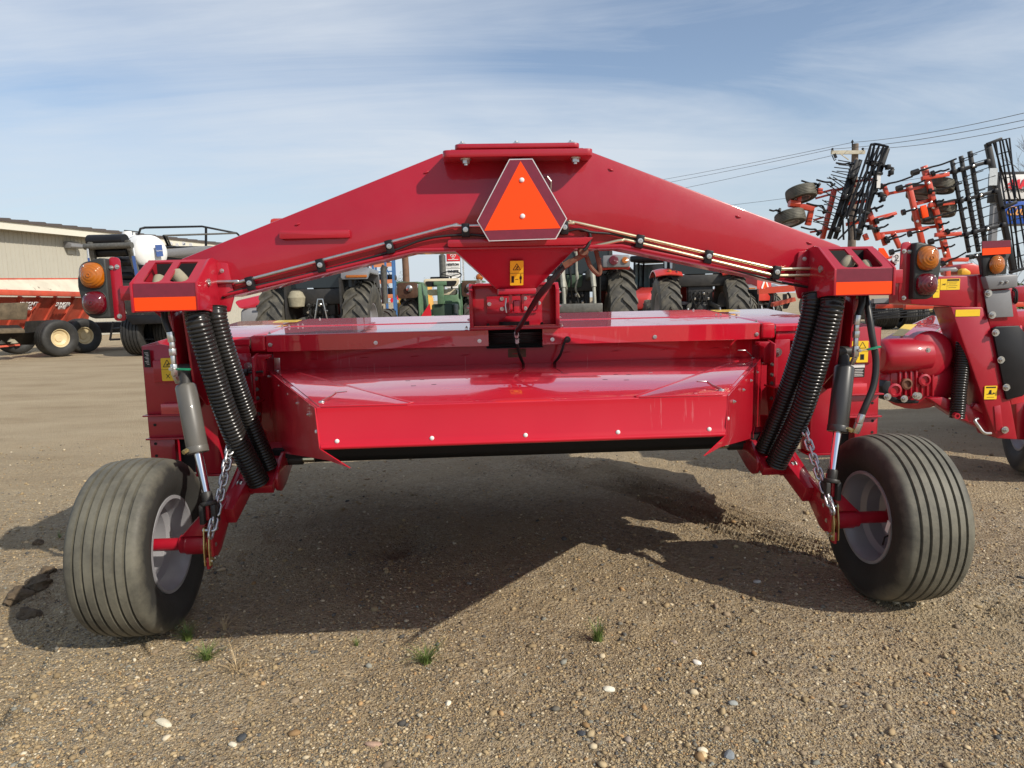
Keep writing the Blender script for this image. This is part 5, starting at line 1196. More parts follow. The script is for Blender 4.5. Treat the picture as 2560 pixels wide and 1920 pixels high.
b = MB(); b.bar(S(-20, 868, 20.0), S(48, 862, 20.6), .10, .05); b.build('lower_rail', M['dullred'], sprd)
for u, v in ((5, 860), (28, 854), (36, 858)):
    b = MB(); b.lathe([(.10, 0), (.06, .06), (.0, .12)], c=S(u, v, 20.3), ax=(0, 0, 1), n=10); b.build('spinner_blade', M['ply'], sprd)
b = MB(); b.prism([S(64, 803, 21.0), S(100, 822, 21.6), S(95, 862, 21.6), S(50, 862, 21.0)], (.0, 1.2, 0)); b.build('frame_box', M['blackiron'], sprd)
FT = implement_tyre('tyre', .56, .52, .27, (-.15, -.07, .02, .11), M['tyre_clean'], depth=.02, gw=.018, n=48)
tread_dust_done = True
FR = disc_rim('rim', .27, .52, M['cream_rim'], off=.3)
for u, Y in ((133, 21.4), (196, 22.9)):
    p = ground_at(u, Y) - sp0
    t_ = put('tyre', FT, sprd, T(p.x, p.y, .56) @ Matrix.Rotation(R(-28), 4, 'Z')); put('rim', FR, t_)
for u, Y in ((10, 22.0),):
    p = ground_at(u, Y) - sp0; put('tyre', FT, sprd, T(p.x - .6, p.y + 1.2, .56) @ Matrix.Rotation(R(-28), 4, 'Z'))
b = MB(); b.span((-1.2, 2.2, .6), (1.9, 3.6, .95)); b.build('chassis', M['blackiron'], sprd)

# ================================================================== large square baler with white tank
YB = 21.0
bl0 = ground_at(330, YB)
baler = thing('square_baler', 'big black and red baler with raised roller chute and white tank behind the left lamp', 'baler', bl0, 0)
def Bq(u, v, Y): return at(u, v, Y) - bl0
def rodp(name, pts, r, m, n=8): return MB().tube([Bq(*p) for p in pts], r, n).build(name, m, baler, smooth=50)
rodp('chute_roller', [(224, 602, 20.6), (313, 600, 20.4)], .17, M['black'], 16)
rodp('chute_roller', [(230, 632, 20.7), (322, 628, 20.5)], .14, M['black'], 16)
rodp('chute_bar', [(212, 617, 20.4), (330, 613, 20.2)], .09, M['iron'], 10)
rodp('chute_roller', [(300, 690, 21), (340, 690, 21)], .16, M['black'], 14)
rodp('chute_roller', [(290, 655, 21), (340, 655, 21)], .16, M['black'], 14)
for a, c in (((226, 605), (243, 690)), ((318, 600), (345, 690))):
    b = MB(); b.bar(Bq(*a, 20.4), Bq(*c, 20.7), .14, .12, up=(0, 1, 0)); b.build('chute_arm', M['iron'], baler, bevel=.02)
b = MB(); b.bar(Bq(300, 677, 20.6), Bq(341, 676, 20.6), .07, .07); b.build('chute_bar', M['black'], baler)
for a, c in (((219, 622), (224, 665)), ((333, 620), (337, 640))):
    grp = MB().tube([Bq(*a, 20.3), Bq(*c, 20.3)], .03, 6).build('chute_chain', M['linkgrey'], baler)
b = MB(); b.bar(Bq(333, 640, 20.2), Bq(342, 690, 20.2), .02, .08, up=(1, 0, 0)); b.build('safety_strap', M['strap'], baler)
b = MB(); b.bar(Bq(221, 645, 20.2), Bq(224, 665, 20.2), .02, .05, up=(1, 0, 0)); b.build('safety_strap', M['strap'], baler)
tp0, tp1 = Bq(312, 630, 22.2), Bq(380, 632, 21.2); ax = (tp1 - tp0).normalized()
b = MB(); Lh = (tp1 - tp0).length; b.lathe([(0, -.12), (.30, -.10), (.46, .0), (.52, .12), (.52, Lh * .55), (.5, Lh * .56), (.5, Lh * .62), (.52, Lh * .63), (.52, Lh - .1), (.46, Lh), (.3, Lh + .07), (0, Lh + .09)], c=tp0, ax=ax, n=32); tk = b.build('liquid_tank', M['tank'], baler, smooth=40)
b = MB(); b.lathe([(.512, 0), (.512, .07)], c=tp0 + ax * (Lh * .565), ax=ax, n=32); b.build('tank_band', M['grey_paint'], tk)
b = MB(); b.lathe([(.19, 0), (.18, .12), (.0, .13)], c=tp0 + ax * .35 + V3((0, 0, .5)), ax=(0, 0, 1), n=18); b.build('tank_lid', M['tank'], tk)
e = frame(tp1 + ax * .085 + V3((.12, 0, .06)), ax, (1, 0, 0)); b = MB(); b.box((.05, 0, .012), (.20, .34, .02)); put('tank_label', b.mesh('tank_label', M['strap']), tk, e)
put('tank_lettering', text_mesh('tank_lettering', 'harvest', .06, M['tag_white'], .004), tk, e @ T(.05, 0, .026))
b = MB(); b.span(Bq(330, 668, 22.0), Bq(362, 720, 20.9)); b.build('tank_cradle', M['black'], baler)
b = MB(); b.prism([Bq(395, 624, 21.5), Bq(520, 614, 24.5), Bq(520, 700, 24.5), Bq(395, 700, 21.5)], (0, 2.2, 0)); b.build('bale_chamber', M['black'], baler, bevel=.05)
b = MB(); b.prism([Bq(398, 622, 21.3), Bq(525, 612, 24.3), Bq(525, 632, 24.3), Bq(398, 642, 21.3)], (0, 2.0, 0)); b.build('chamber_hood', M['grey_paint'], baler, bevel=.05)
for pts, r_ in (([(346, 588, 21.5), (351, 572, 21.5), (362, 569, 21.6), (505, 566, 25.0), (592, 583, 25.4), (597, 588, 25.6)], .035), ([(410, 589, 22.2), (590, 583, 25.4)], .03), ([(515, 568, 25.0), (515, 625, 25.0)], .045), ([(409, 589, 22.2), (422, 618, 22.6)], .04), ([(416, 589, 22.2), (428, 618, 22.6)], .03), ([(395, 618, 21.6), (520, 618, 24.4)], .035), ([(310, 588, 22.4), (312, 576, 22.4), (345, 580, 21.6)], .025)):
    rodp('guard_rail', pts, r_, M['black'] if r_ > .03 else M['iron'])
for k, u in enumerate((428, 443, 459, 477)):
    b = MB(); b.lathe([(.06, 0), (.055, .015), (0, .015)], c=Bq(u, 609 + (k % 2) * 3, 23.5), ax=(0, -1, 0), n=14); b.build('round_marker', M['tag_white'], baler)
b = MB(); b.prism([Bq(290, 700, 20.8), Bq(330, 700, 20.8), Bq(430, 790, 21.2), Bq(430, 810, 21.2), Bq(320, 800, 20.8)], (0, 2.0, 0)); b.build('rear_frame', M['blackiron'], baler, bevel=.03)
b = MB(); b.prism([Bq(308, 788, 20.4), Bq(398, 788, 20.4), Bq(420, 808, 20.4), Bq(330, 812, 20.4)], (0, .6, 0)); b.build('rear_platform', M['black'], baler, bevel=.02)
for a, c in (((283, 804), (275, 850)), ((275, 849), (300, 848)), ((280, 822), (300, 821))):
    rodp('step_rail', [(*a, 20.3), (*c, 20.3)], .03, M['black'])
BT = implement_tyre('tyre', .66, .62, .28, (-.2, -.1, 0, .1, .2), M['tyre_clean'], depth=.03, gw=.03, n=48)
for u, Y in ((345, 21.2), (425, 21.8)):
    p = ground_at(u, Y) - bl0; put('tyre', BT, baler, T(p.x, p.y, .66))
rodp('axle_beam', [(330, 850, 21.2), (440, 846, 21.8)], .09, M['black'])
b = MB(); b.prism([Bq(582, 752, 19.5), Bq(655, 735, 20.5), Bq(662, 752, 20.5), Bq(655, 770, 20.5), Bq(600, 775, 19.5)], (0, 1.0, 0)); b.build('front_shield', M['red'], baler, bevel=.08, seg=3)
b = MB(); b.prism([Bq(600, 772, 19.8), Bq(650, 768, 20.0), Bq(664, 800, 20.0), Bq(640, 830, 20.0), Bq(600, 830, 19.8)], (0, .8, 0)); b.build('front_guard', M['grey_paint'], baler, bevel=.1, seg=3)
rodp('hitch_stand', [(640, 766, 19.8), (670, 764, 19.9), (666, 757, 19.9)], .03, M['black'])

# ================================================================== tractors seen under the arch
tA = thing('tractor', 'dusty black and grey tractor seen from behind, left of the green tractor', 'tractor', ground_at(808, 14.0), R(0))
tractor(tA, .93, .50, .80, .64, .38, M['tractor_red'], 'flat', cab_m=M['blackiron'], lugn=22, seed=3, cab_z=1.72)
b = MB(); b.tube([(.96, 1.5, 1.4), (.96, 1.5, 2.15), (1.0, 1.5, 2.22)], .07, 12); b.build('exhaust_pipe', M['iron'], tA)
b = MB(); b.lathe([(.02, 0), (.14, .03), (.17, .2), (.12, .3), (.07, .33), (0, .33)], c=(-.36, -.55, 1.36), ax=(0, 0, 1), n=14); b.build('tool_bag', M['ply'], tA)
b = MB(); b.tube([(-.05, -.5, 1.1), (.05, -.55, 1.52), (.14, -.55, 1.52), (.2, -.5, 1.1)], .018, 6); b.build('wire_bail', M['steel'], tA)

tC = thing('tractor', 'red tractor with grey hitch crossbar seen from behind, right of the yellow label funnel', 'tractor', ground_at(1428, 13.2), R(-1))
tractor(tC, 1.0, .50, .86, .68, .40, M['tractor_red'], 'lampbox', cab_m=M['blackiron'], lugn=22, seed=5, cab_z=1.85)
b = MB(); b.span((-.38, -1.14, 1.19), (.46, -1.04, 1.34)); b.span((-.38, -1.14, .85), (-.30, -1.04, 1.2)); b.span((.38, -1.14, .85), (.46, -1.04, 1.2)); b.build('hitch_crossbar', M['iron'], tC, bevel=.015)
for x_ in (-.22, .30):
    b = MB(); b.tube([(x_, -1.0, 1.9), (x_ + .02, -1.06, 1.62)], .045, 10); b.tube([(x_ + .02, -1.06, 1.62), (x_ + .03, -1.08, 1.33)], .03, 10); b.build('lift_link', M['cylpale'], tC)
    b = MB(); b.bar((x_ - .02, -.5, 1.82), (x_, -1.02, 1.86), .12, .16); b.build('lift_crank', M['iron'], tC, bevel=.03)
b = MB(); b.tube([(.06, -.6, 2.35), (.06, -.6, 1.75)], .022, 8); b.tube([(.0, -.6, 2.3), (.06, -.6, 2.2)], .016, 6); b.build('control_rod', M['cylpale'], tC)
for k_ in range(4):
    b = MB(); b.tube(spline([(-.3 + .12 * k_, -.5, 2.0), (-.28 + .12 * k_, -.62, 1.8), (-.2 + .08 * k_, -.6, 1.6), (-.25 + .12 * k_, -.5, 1.45)], 5), .017, 6); b.build('hydraulic_hose', M['cylpale'] if k_ % 2 else M['hose'], tC)
b = MB(); plate_xz(b, rounded([(-.24, 1.62), (.16, 1.62), (.2, 1.85), (-.26, 1.85)], .06), -.46, -.36); b.build('oil_tank', M['dark_green'], tC, bevel=.03)

tD = thing('tractor', 'red tractor with rounded red fenders and clean lugged tyres, rear view', 'tractor', ground_at(1744, 18.6), R(-3))
tractor(tD, .98, .55, .84, .66, .42, M['tractor_red'], 'round', cab_m=M['blackiron'], lugn=20, seed=9, cab_z=1.95)

tE = thing('tractor', 'small red tractor with black cab, farthest one between the two big red tractors', 'tractor', ground_at(1645, 25.0), R(157))
tractor(tE, .80, .42, .80, .62, .40, M['tractor_red'], 'round', cab_m=M['black'], lugn=18, seed=12, roof=M['black'], cab_z=1.45, cabw=1.35)
for o in tE.children:
    for c_ in o.children:
        if c_.name.startswith(('rear_window', 'side_window')): c_.data.materials[0] = M['glass_teal']

tF = thing('tractor', 'far red machine with warning triangle, half hidden by the arch right end', 'tractor', ground_at(1880, 30.0), R(35))
tractor(tF, .78, .42, .85, .5, .34, M['tractor_red'], 'flat', cab=False, lugn=18, seed=14)
b = MB(); b.span((-.5, -.6, 1.1), (.5, .4, 2.2)); b.build('engine_box', M['tractor_red'], tF, bevel=.06)
b = MB(); b.prism([(-.2, -.63, 1.55), (.2, -.63, 1.55), (.26, -.63, 1.66), (.06, -.63, 2.0), (-.06, -.63, 2.0), (-.26, -.63, 1.66)], (0, .02, 0)); b.build('triangle_sign', M['tag_white'], tF)
b = MB(); b.prism([(-.16, -.645, 1.62), (.16, -.645, 1.62), (0, -.645, 1.92)], (0, .012, 0)); b.build('triangle_face', M['orange'], tF)

# green tractor with open seat
tG = thing('tractor', 'old green tractor with open cream seat, steering wheel and brown fenders', 'tractor', ground_at(1110, 18.0), R(-2))
gt = lug_tyre('rear_tyre', .82, .48, .42, 20, M['tyre2']); gr_ = disc_rim('rim', .42, .48, M['cream_rim'])
for s in (-1, 1):
    t_ = put('rear_tyre', gt, tG, T(s * .80, 0, .82)); put('rim', gr_, t_)
    b = MB(); plate_yz(b, [(-.72, .95), (-.72, 1.75), (-.62, 1.86), (.6, 1.9), (.75, 1.2), (.7, .6), (-.45, .6)], s * .50, s * .54); f = b.build('fender', M['green'], tG, bevel=.01)
    b = MB(); plate_xz(b, rounded([(s * .54, 1.52), (s * 1.04, 1.50), (s * 1.04, 1.90), (s * .54, 1.90)], .08, 4), -.74, -.70); fb = b.build('fender_rear', M['brown'], f, bevel=.01)
    b = MB(); b.span((min(s * .54, s * 1.04), -.72, 1.88), (max(s * .54, s * 1.04), .6, 1.91)); b.build('fender_top', M['green'], f)
    b = MB(); b.lathe([(.085, 0), (.085, .04), (.07, .06), (0, .065)], c=(s * .74, -.74, 1.75), ax=(0, -1, 0), n=18); b.build('fender_lamp', M['steel'], f, smooth=50)
    b = MB(); b.bar((s * .2, -.3, 1.05), (s * .45, -.8, .95), .07, .09); b.build('lift_arm', M['green'], tG, bevel=.01)
    b = MB(); b.tube([(s * .45, -.8, .98), (s * .43, -.85, .5)], .03, 8); b.build('lift_rod', M['green'], tG)
    b = MB(); b.bar((s * .25, -.2, .5), (s * .45, -1.0, .48), .05, .09); b.build('lower_link', M['green'], tG, bevel=.008)
b = MB(); b.lathe([(.05, 0), (.09, .04), (.09, .09), (.05, .13), (0, .13)], c=(.98, -.62, 1.98), ax=(0, -1, 0), n=16); b.tube([(.98, -.6, 1.88), (.98, -.6, 1.96)], .02, 6); b.build('amber_beacon', M['amber'], tG, smooth=50)
b = MB(); b.span((-.26, -.4, .5), (.26, 1.2, 1.35)); b.span((-.34, -.35, .6), (.34, .3, 1.1)); b.build('transmission', M['dark_green'], tG, bevel=.04)
b = MB(); b.tube([(-.8, 0, .82), (.8, 0, .82)], .14, 14); b.build('axle_housing', M['dark_green'], tG)
b = MB(); plate_xz(b, rounded([(-.36, 1.57), (.34, 1.57), (.36, 1.72), (-.38, 1.72)], .06, 3), -.30, .1); b.build('seat_cushion', M['cream'], tG, bevel=.04)
b = MB(); plate_xz(b, rounded([(-.42, 1.78), (.40, 1.78), (.47, 1.98), (-.45, 1.98)], .08, 4), -.42, -.34); st = b.build('seat_back', M['cream'], tG, bevel=.03)
b = MB(); plate_xz(b, rounded([(-.36, 1.79), (.34, 1.79), (.41, 1.92), (-.40, 1.92)], .06, 4), -.445, -.422); b.build('seat_shell', M['cavity'], st)
b = MB(); b.bar((-.02, -.44, 1.35), (-.02, -.45, 1.88), .16, .06, up=(0, 1, 0)); b.bar((-.18, -.46, 1.86), (.14, -.46, 1.86), .05, .10); b.bar((-.1, -.4, 1.4), (.25, -.35, 1.4), .06, .06); b.build('seat_post', M['green'], tG, bevel=.01)
b = MB(); b.tube([(.13 + .28 * math.cos(a) , .55 + .06 * math.sin(a), 2.09 + .10 * math.sin(a)) for a in [2 * math.pi * k / 24 for k in range(24)]], .014, 6, closed=True)
for a in (R(20), R(160), R(270)): b.tube([(.13, .55, 2.06), (.13 + .27 * math.cos(a), .55, 2.09 + .09 * math.sin(a))], .012, 6)
b.tube([(.13, .55, 2.06), (.12, .8, 1.75)], .025, 8); b.build('steering_wheel', M['black'], tG)
b = MB(); b.span((-.42, .6, 1.97), (.06, .8, 2.06)); b.build('dash_panel', M['black'], tG, bevel=.02)
b = MB(); b.tube([(-.20, 1.5, 1.6), (-.20, 1.5, 2.05)], .05, 12); b.lathe([(.09, 0), (.09, .66), (.04, .70), (.04, .9), (0, .9)], c=(-.20, 1.5, 2.0), ax=(0, 0, 1), n=18); b.build('muffler', M['iron'], tG)
b = MB(); plate_yz(b, [(1.0, 1.0), (1.0, 1.62), (2.9, 1.5), (2.9, .95)], -.28, .28); b.build('hood', M['green'], tG, bevel=.05)
b = MB(); b.span((.36, .1, 1.45), (.95, .5, 1.85)); b.build('side_tank', M['green'], tG, bevel=.05)
b = MB(); b.prism([(-.52, -.7, 1.02), (-.22, -.7, .92), (-.26, -.7, 1.38)], (0, .02, 0)); b.build('warning_triangle', M['sign_red'], tG)
b = MB(); b.tube([(.1, -.5, .62), (-.2, -.6, .5), (-.35, -.55, .45)], .05, 8); b.build('hitch_hook', M['ply'], tG)
b = MB(); b.tube(spline([(.4, -.5, .75), (.25, -.55, .72), (.2, -.55, .6), (.35, -.55, .5)], 5), .03, 8); b.build('hook_chain', M['iron'], tG)
fg_ = implement_tyre('front_tyre', .38, .22, .2, (-.05, 0, .05), M['tyre_clean'], depth=.015, gw=.012, n=36)
for s in (-1, 1): put('front_tyre', fg_, tG, T(s * .7, 2.5, .38))
b = MB(); b.tube([(-.7, 2.5, .42), (.7, 2.5, .42)], .07, 10); b.build('front_axle', M['dark_green'], tG)

# ================================================================== storage rack, yellow loader, pole, sign, bushes
rk0 = ground_at(955, 24.0)
rack = thing('storage_rack', 'blue and orange pallet rack with black goods behind the tractors', 'rack', rk0, 0)
def K(u, v, Y): return at(u, v, Y) - rk0
for u, Y in ((931, 24.0), (963, 24.0), (938, 25.2), (981, 24.0), (985, 25.2)):
    p = K(u, 640, Y); b = MB(); b.bar((p.x, p.y, 0), (p.x, p.y, 3.3 if u > 960 else 2.8), .07, .07, up=(0, 1, 0)); b.build('rack_upright', M['blue'], rack)
for v, m_ in ((662, 1), (704, 1), (741, 1), (679, 0)):
    a, c = K(926, v + 2, 24.0), K(984, v - 1, 24.0); b = MB(); b.bar(a, c, .06, .13 if m_ else .04); b.build('rack_beam', M['rack_orange'] if m_ else M['blue'], rack)
    if m_: a, c = K(928, v + 2, 25.2), K(984, v - 1, 25.2); b = MB(); b.bar(a, c, .06, .13); b.build('rack_beam', M['rack_orange'], rack)
for (u0, v0), (u1, v1) in (((963, 700), (981, 735)), ((943, 690), (958, 700)), ((963, 665), (981, 700))):
    b = MB(); b.bar(K(u0, v0, 24.6), K(u1, v1, 24.6), .03, .03); b.build('rack_brace', M['blue'], rack)
for u, v, w_, h_ in ((948, 695, .35, .25), (972, 694, .5, .2), (970, 733, .55, .35), (945, 730, .4, .3), (966, 657, .3, .1)):
    p = K(u, v, 24.5); b = MB(); b.span((p.x - w_ / 2, p.y - .3, p.z - h_ / 2), (p.x + w_ / 2, p.y + .3, p.z + h_ / 2)); o = tag(b.build('black_parts_bundle', M['black'], None, bevel=.08), {948: 'black bundle left on the middle shelf of the pallet rack', 972: 'low black bundle right on the middle shelf of the rack', 970: 'black bundle right on the bottom shelf of the rack', 945: 'black bundle left on the bottom shelf of the rack', 966: 'small flat black piece on the top shelf of the rack'}[u], 'bundle'); o.location = rk0
yl0 = ground_at(1010, 30.0)
yl = thing('yellow_loader', 'yellow loader half hidden behind the left wheel of the green tractor', 'loader', yl0, 0)
def Yq(u, v, Y=30.0): return at(u, v, Y) - yl0
b = MB(); b.span(Yq(1001, 712), Yq(1014, 760, 32)); b.span(Yq(1066, 712), Yq(1082, 760, 32)); b.span(Yq(1000, 745), Yq(1085, 790, 32)); b.build('loader_body', M['machine_yellow'], yl, bevel=.1)
b = MB(); b.prism([Yq(982, 704), Yq(1010, 703), Yq(1012, 716), Yq(985, 716)], (0, 1, 0)); b.build('loader_roof', M['dark_green'], yl, bevel=.1)
b = MB(); b.span(Yq(985, 718, 29.6), Yq(1000, 740, 30.4)); b.build('engine_cover', M['black'], yl, bevel=.08)
b = MB(); b.prism([Yq(975, 750, 29), Yq(985, 735, 29), Yq(987, 752, 29), Yq(978, 757, 29)], (0, .1, 0)); b.prism([Yq(990, 748, 29), Yq(994, 736, 29), Yq(996, 750, 29)], (0, .1, 0)); b.build('red_guard', M['sign_red'], yl)
b = MB(); b.span(Yq(988, 758, 29.4), Yq(1002, 792, 30)); b.build('black_bin', M['black'], yl, bevel=.03)
for u in (992, 1075):
    p = Yq(u, 760, 30); put('tyre', FT, yl, T(p.x, p.y, .5))
p = ground_at(1018, 34.0); ptop = at(1017, 560, 34.0)
pole2 = MB().tube([(0, 0, 0), (0, 0, 3.0), (-.05, 0, ptop.z)], .16, 12, rf=lambda i: (.17, .16, .14)[i]).build('wooden_post', M['pine']); pole2.location = p; tag(pole2, 'plain brown wooden pole standing left of the tall dealer sign', 'pole')

# tall sign
sg0 = ground_at(1134, 75.0)
sign = thing('pylon_sign', 'tall dealer sign with red panel and two white name panels behind the green tractor', 'sign', sg0, 0)
def G(u, v): return at(u, v, 75.0) - sg0
def panel(u0, v0, u1, v1, m_, nm, dy=0, par=None):
    a, c = G(u0, v0), G(u1, v1); b = MB(); b.span((a.x, -.15 + dy, c.z), (c.x, .12 + dy, a.z)); return b.build(nm, m_, par or sign, bevel=.01)
b = MB(); a, c = G(1112, 520), G(1152, 700); b.span((a.x, 0, 0), (c.x, .4, a.z)); b.build('sign_frame', M['sign_grey'], sign)
pr1 = panel(1114, 560, 1150, 652.5, M['sign_red'], 'sign_panel'); panel(1114, 654.5, 1150, 671, M['white'], 'sign_panel'); panel(1114, 673, 1150, 690.5, M['white'], 'sign_panel'); panel(1114, 692, 1150, 720, M['white'], 'sign_panel')
def sgn_text(txt, u, v, w_, m_, bold=.0):
    me = text_mesh('sign_lettering', txt, 1.0, m_, .02, bold); xs = [v_.co.x for v_ in me.vertices]; k = w_ / (max(xs) - min(xs)); p = G(u, v)
    me.transform(Matrix.Diagonal((k, k * 1.12, 1, 1))); put('sign_lettering', me, sign, T(p.x, -.19, p.z) @ Matrix.Rotation(R(90), 4, 'X'))
sgn_text('HESSTON', 1132.5, 661.5, 1.28, M['ink'], .012); sgn_text('WHITE', 1134, 679, 1.15, M['ink'], .03)
b = MB(); p = G(1132, 668); b.box((p.x + .25, -.165, p.z), (.8, .02, .035)); p = G(1135, 686); b.box((p.x, -.165, p.z), (.9, .02, .035)); b.build('sign_rule', M['sign_grey'], sign)
b = MB(); p = G(1133, 649); b.box((p.x, -.165, p.z), (1.1, .02, .06)); p = G(1133, 640.5)
def tri_mark(b, cx, cz, s, flip, th):
    P = [(cx - s, cz + s * .85 * flip), (cx + s, cz + s * .85 * flip), (cx, cz - s * .85 * flip)]
    for i in range(3): q0, q1 = P[i], P[(i + 1) % 3]; b.bar((q0[0], -.165, q0[1]), (q1[0], -.165, q1[1]), .02, th, up=(0, 0, 1) if abs(q0[0] - q1[0]) > abs(q0[1] - q1[1]) else (1, 0, 0))
tri_mark(b, p.x - .14, p.z + .02, .17, 1, .05); tri_mark(b, p.x + .14, p.z + .02, .17, 1, .05); tri_mark(b, p.x, p.z - .2, .17, 1, .05); b.build('sign_emblem', M['tag_white'], sign)
b = MB(); a, c = G(1153, 560), G(1161, 705); b.span((a.x, -.05, 0), (c.x, .35, a.z)); b.build('sign_post', M['sign_grey'], sign)
me = text_mesh('post_lettering', 'FARM EQUIPMENT', .30, M['tag_white'], .02); p = G(1157.5, 672); put('post_lettering', me, sign, T(p.x, -.08, p.z) @ Matrix.Rotation(R(90), 4, 'X') @ Matrix.Rotation(R(90), 4, 'Z'))

def leaf_cloud(n, rx, ry, rz, size, seed, hollow=.55):
    r = np.random.default_rng(seed); v = r.normal(0, 1, (n, 3)); v /= np.linalg.norm(v, axis=1)[:, None]
    rad = (hollow + (1 - hollow) * r.uniform(0, 1, n)) * (1 + .28 * np.sin(v[:, 0] * 5 + seed) * np.cos(v[:, 2] * 4 + seed * 2) + .12 * np.sin(v[:, 1] * 9))
    c = v * rad[:, None] * np.array([rx, ry, rz]); a = r.normal(0, 1, (n, 3)); a /= np.linalg.norm(a, axis=1)[:, None]; bb = np.cross(a, r.normal(0, 1, (n, 3))); bb /= np.linalg.norm(bb, axis=1)[:, None]
    s = size * r.uniform(.6, 1.4, n)[:, None]; vs = np.stack([c - a * s, c + bb * s * .5, c + a * s, c - bb * s * .5], 1).reshape(-1, 3)
    return vs, np.arange(n * 4).reshape(n, 4)
def bush(u, v_top, Y, wpx, lab, m_, seed, name='leafy_tree', dens=1500):
    p = ground_at(u, Y); top = at(u, v_top, Y).z; w_ = wpx / 1750 * Y / 2; root = thing(name, lab, 'tree', p)
    ch = top * .42; me = bpy.data.meshes.new('crown'); vs, fs = leaf_cloud(dens, w_, w_ * .8, ch, w_ * .07, seed, .35); vs[:, 2] += top - ch * 1.02; mesh_np(me, vs.astype(np.float32), fs); me.materials.append(m_); put('crown', me, root)
    b = MB(); b.tube([(0, 0, 0), (.05, 0, top * .5), (0, .05, top * .8)], .2, 8, rf=lambda i: (.02, .014, .006)[i] * top)
    rr = random.Random(seed)
    for k in range(7):
        a = rr.uniform(0, 6.28); z0 = top * rr.uniform(.3, .55); b.tube([(0, 0, z0), (math.cos(a) * w_ * .5, math.sin(a) * w_ * .4, z0 + top * .22)], .1, 5, rf=lambda i: (.007, .002)[i] * top)
    b.build('trunk', M['bark'], root)
bush(1000, 684, 80.0, 36, 'round olive spring tree right of the storage rack', M['leaf2'], 3)
bush(1074, 692, 85.0, 30, 'low olive spring tree between green tractor fender and seat', M['leaf2'], 5)
bush(1190, 697, 90.0, 34, 'low green tree right of the green tractor beacon', M['leaf'], 8)
bush(965, 668, 80.0, 30, 'olive spring tree behind the storage rack', M['leaf2'], 11)
# ================================================================== second mower on the right
m2o = V3((at(2420, 900, 5.0).x, 5.2, 0))
m2 = thing('mower_conditioner', 'neighbouring red mower at the right edge with ribbed gearbox and slanted leg', 'mower', m2o, 0)
def q2(X, Y, d=5.0): return at(2140 + X / 2.764, 600 + Y / 2.764, d) - m2o
def slab2(name, pts, d, t, m_, parent=None, bevel=.004, dy=None):
    """plate with its outline at distance d (or per point) and thickness t going away from the viewer"""
    P = [q2(p[0], p[1], p[2] if len(p) > 2 else d) for p in pts]
    b = MB(); b.prism(P, (0, t, 0) if dy is None else dy); return b.build(name, m_, parent or m2, bevel=bevel)
slab2('rear_beam', [(380, 255), (862, 245), (862, 465), (380, 445)], 5.0, .30, red, bevel=.008)
slab2('beam_end', [(838, 240), (895, 236), (895, 470), (838, 470)], 4.985, .33, red)
leg2 = slab2('slanted_leg', [(655, 462), (885, 462), (930, 600), (1005, 860), (1075, 1140), (1118, 1380), (975, 1372), (905, 1180), (790, 850)], 4.98, .22, red, bevel=.01)
slab2('leg_top', [(880, 345), (1082, 330), (1140, 600), (930, 612)], 4.99, .24, red, bevel=.006)
slab2('leg_side', [(930, 612), (1150, 590), (1180, 1120), (1075, 1140)], 5.02, .2, sheet, bevel=.006)
gp = slab2('grey_plate', [(885, 355), (1068, 343), (1090, 530), (918, 538)], 4.965, .008, M['grey_paint'])
for X, Y in ((913, 368), (940, 518)): bolt(gp, BIGB, q2(X, Y, 4.96))
bp_ = slab2('black_guard', [(945, 612), (970, 598), (1128, 592), (1200, 680), (1200, 1040), (1150, 1080), (1045, 1105), (1038, 1080)], 4.96, .02, M['black'])
for X, Y in ((963, 640), (1000, 828), (1037, 1018)): bolt(bp_, BIGB, q2(X, Y, 4.955))
slab2('lamp_shelf', [(893, 250), (1125, 235), (1122, 325), (1090, 332), (920, 345)], 4.93, .2, M['grey_paint'], bevel=.015)
for X, Y in ((1008, 291), (1044, 288)): bolt(m2, SMALL, q2(X, Y, 4.925))
slab2('lamp_housing', [(872, 105), (1072, 92), (1048, 140), (1042, 236), (905, 245), (892, 150)], 4.95, .08, M['lamp_black'], bevel=.008)
slab2('lamp_wing', [(872, 98), (930, 118), (915, 250), (880, 252)], 4.945, .02, M['black'])
b = MB(); c_ = q2(974, 170, 4.94); vs = []; fs = []; K_ = 6; rg = 24
for k in range(K_):
    a = math.pi / 2 * k / (K_ - 1)
    for j in range(rg): t = 2 * math.pi * j / rg; vs.append((.054 * math.cos(t) * math.cos(a), -.03 * math.sin(a), .066 * math.sin(t) * math.cos(a)))
for k in range(K_ - 1):
    for j in range(rg): l = (j + 1) % rg; fs.append((k * rg + j, k * rg + l, (k + 1) * rg + l, (k + 1) * rg + j))
b.add(vs, fs); put('amber_lens', b.mesh('amber_lens', M['amber'], smooth=60), m2, Matrix.Translation(c_))
tb = slab2('tape_plate', [(870, 8), (1068, 0), (1070, 96), (872, 108)], 4.93, .006, M['black'], bevel=.001)
slab2('maroon_tape', [(872, 9), (1067, 1), (1068, 46), (873, 56)], 4.927, .0025, M['maroon'], tb, bevel=0)
slab2('orange_tape', [(873, 58), (1068, 48), (1069, 94), (874, 106)], 4.927, .0025, M['orange'], tb, bevel=0)
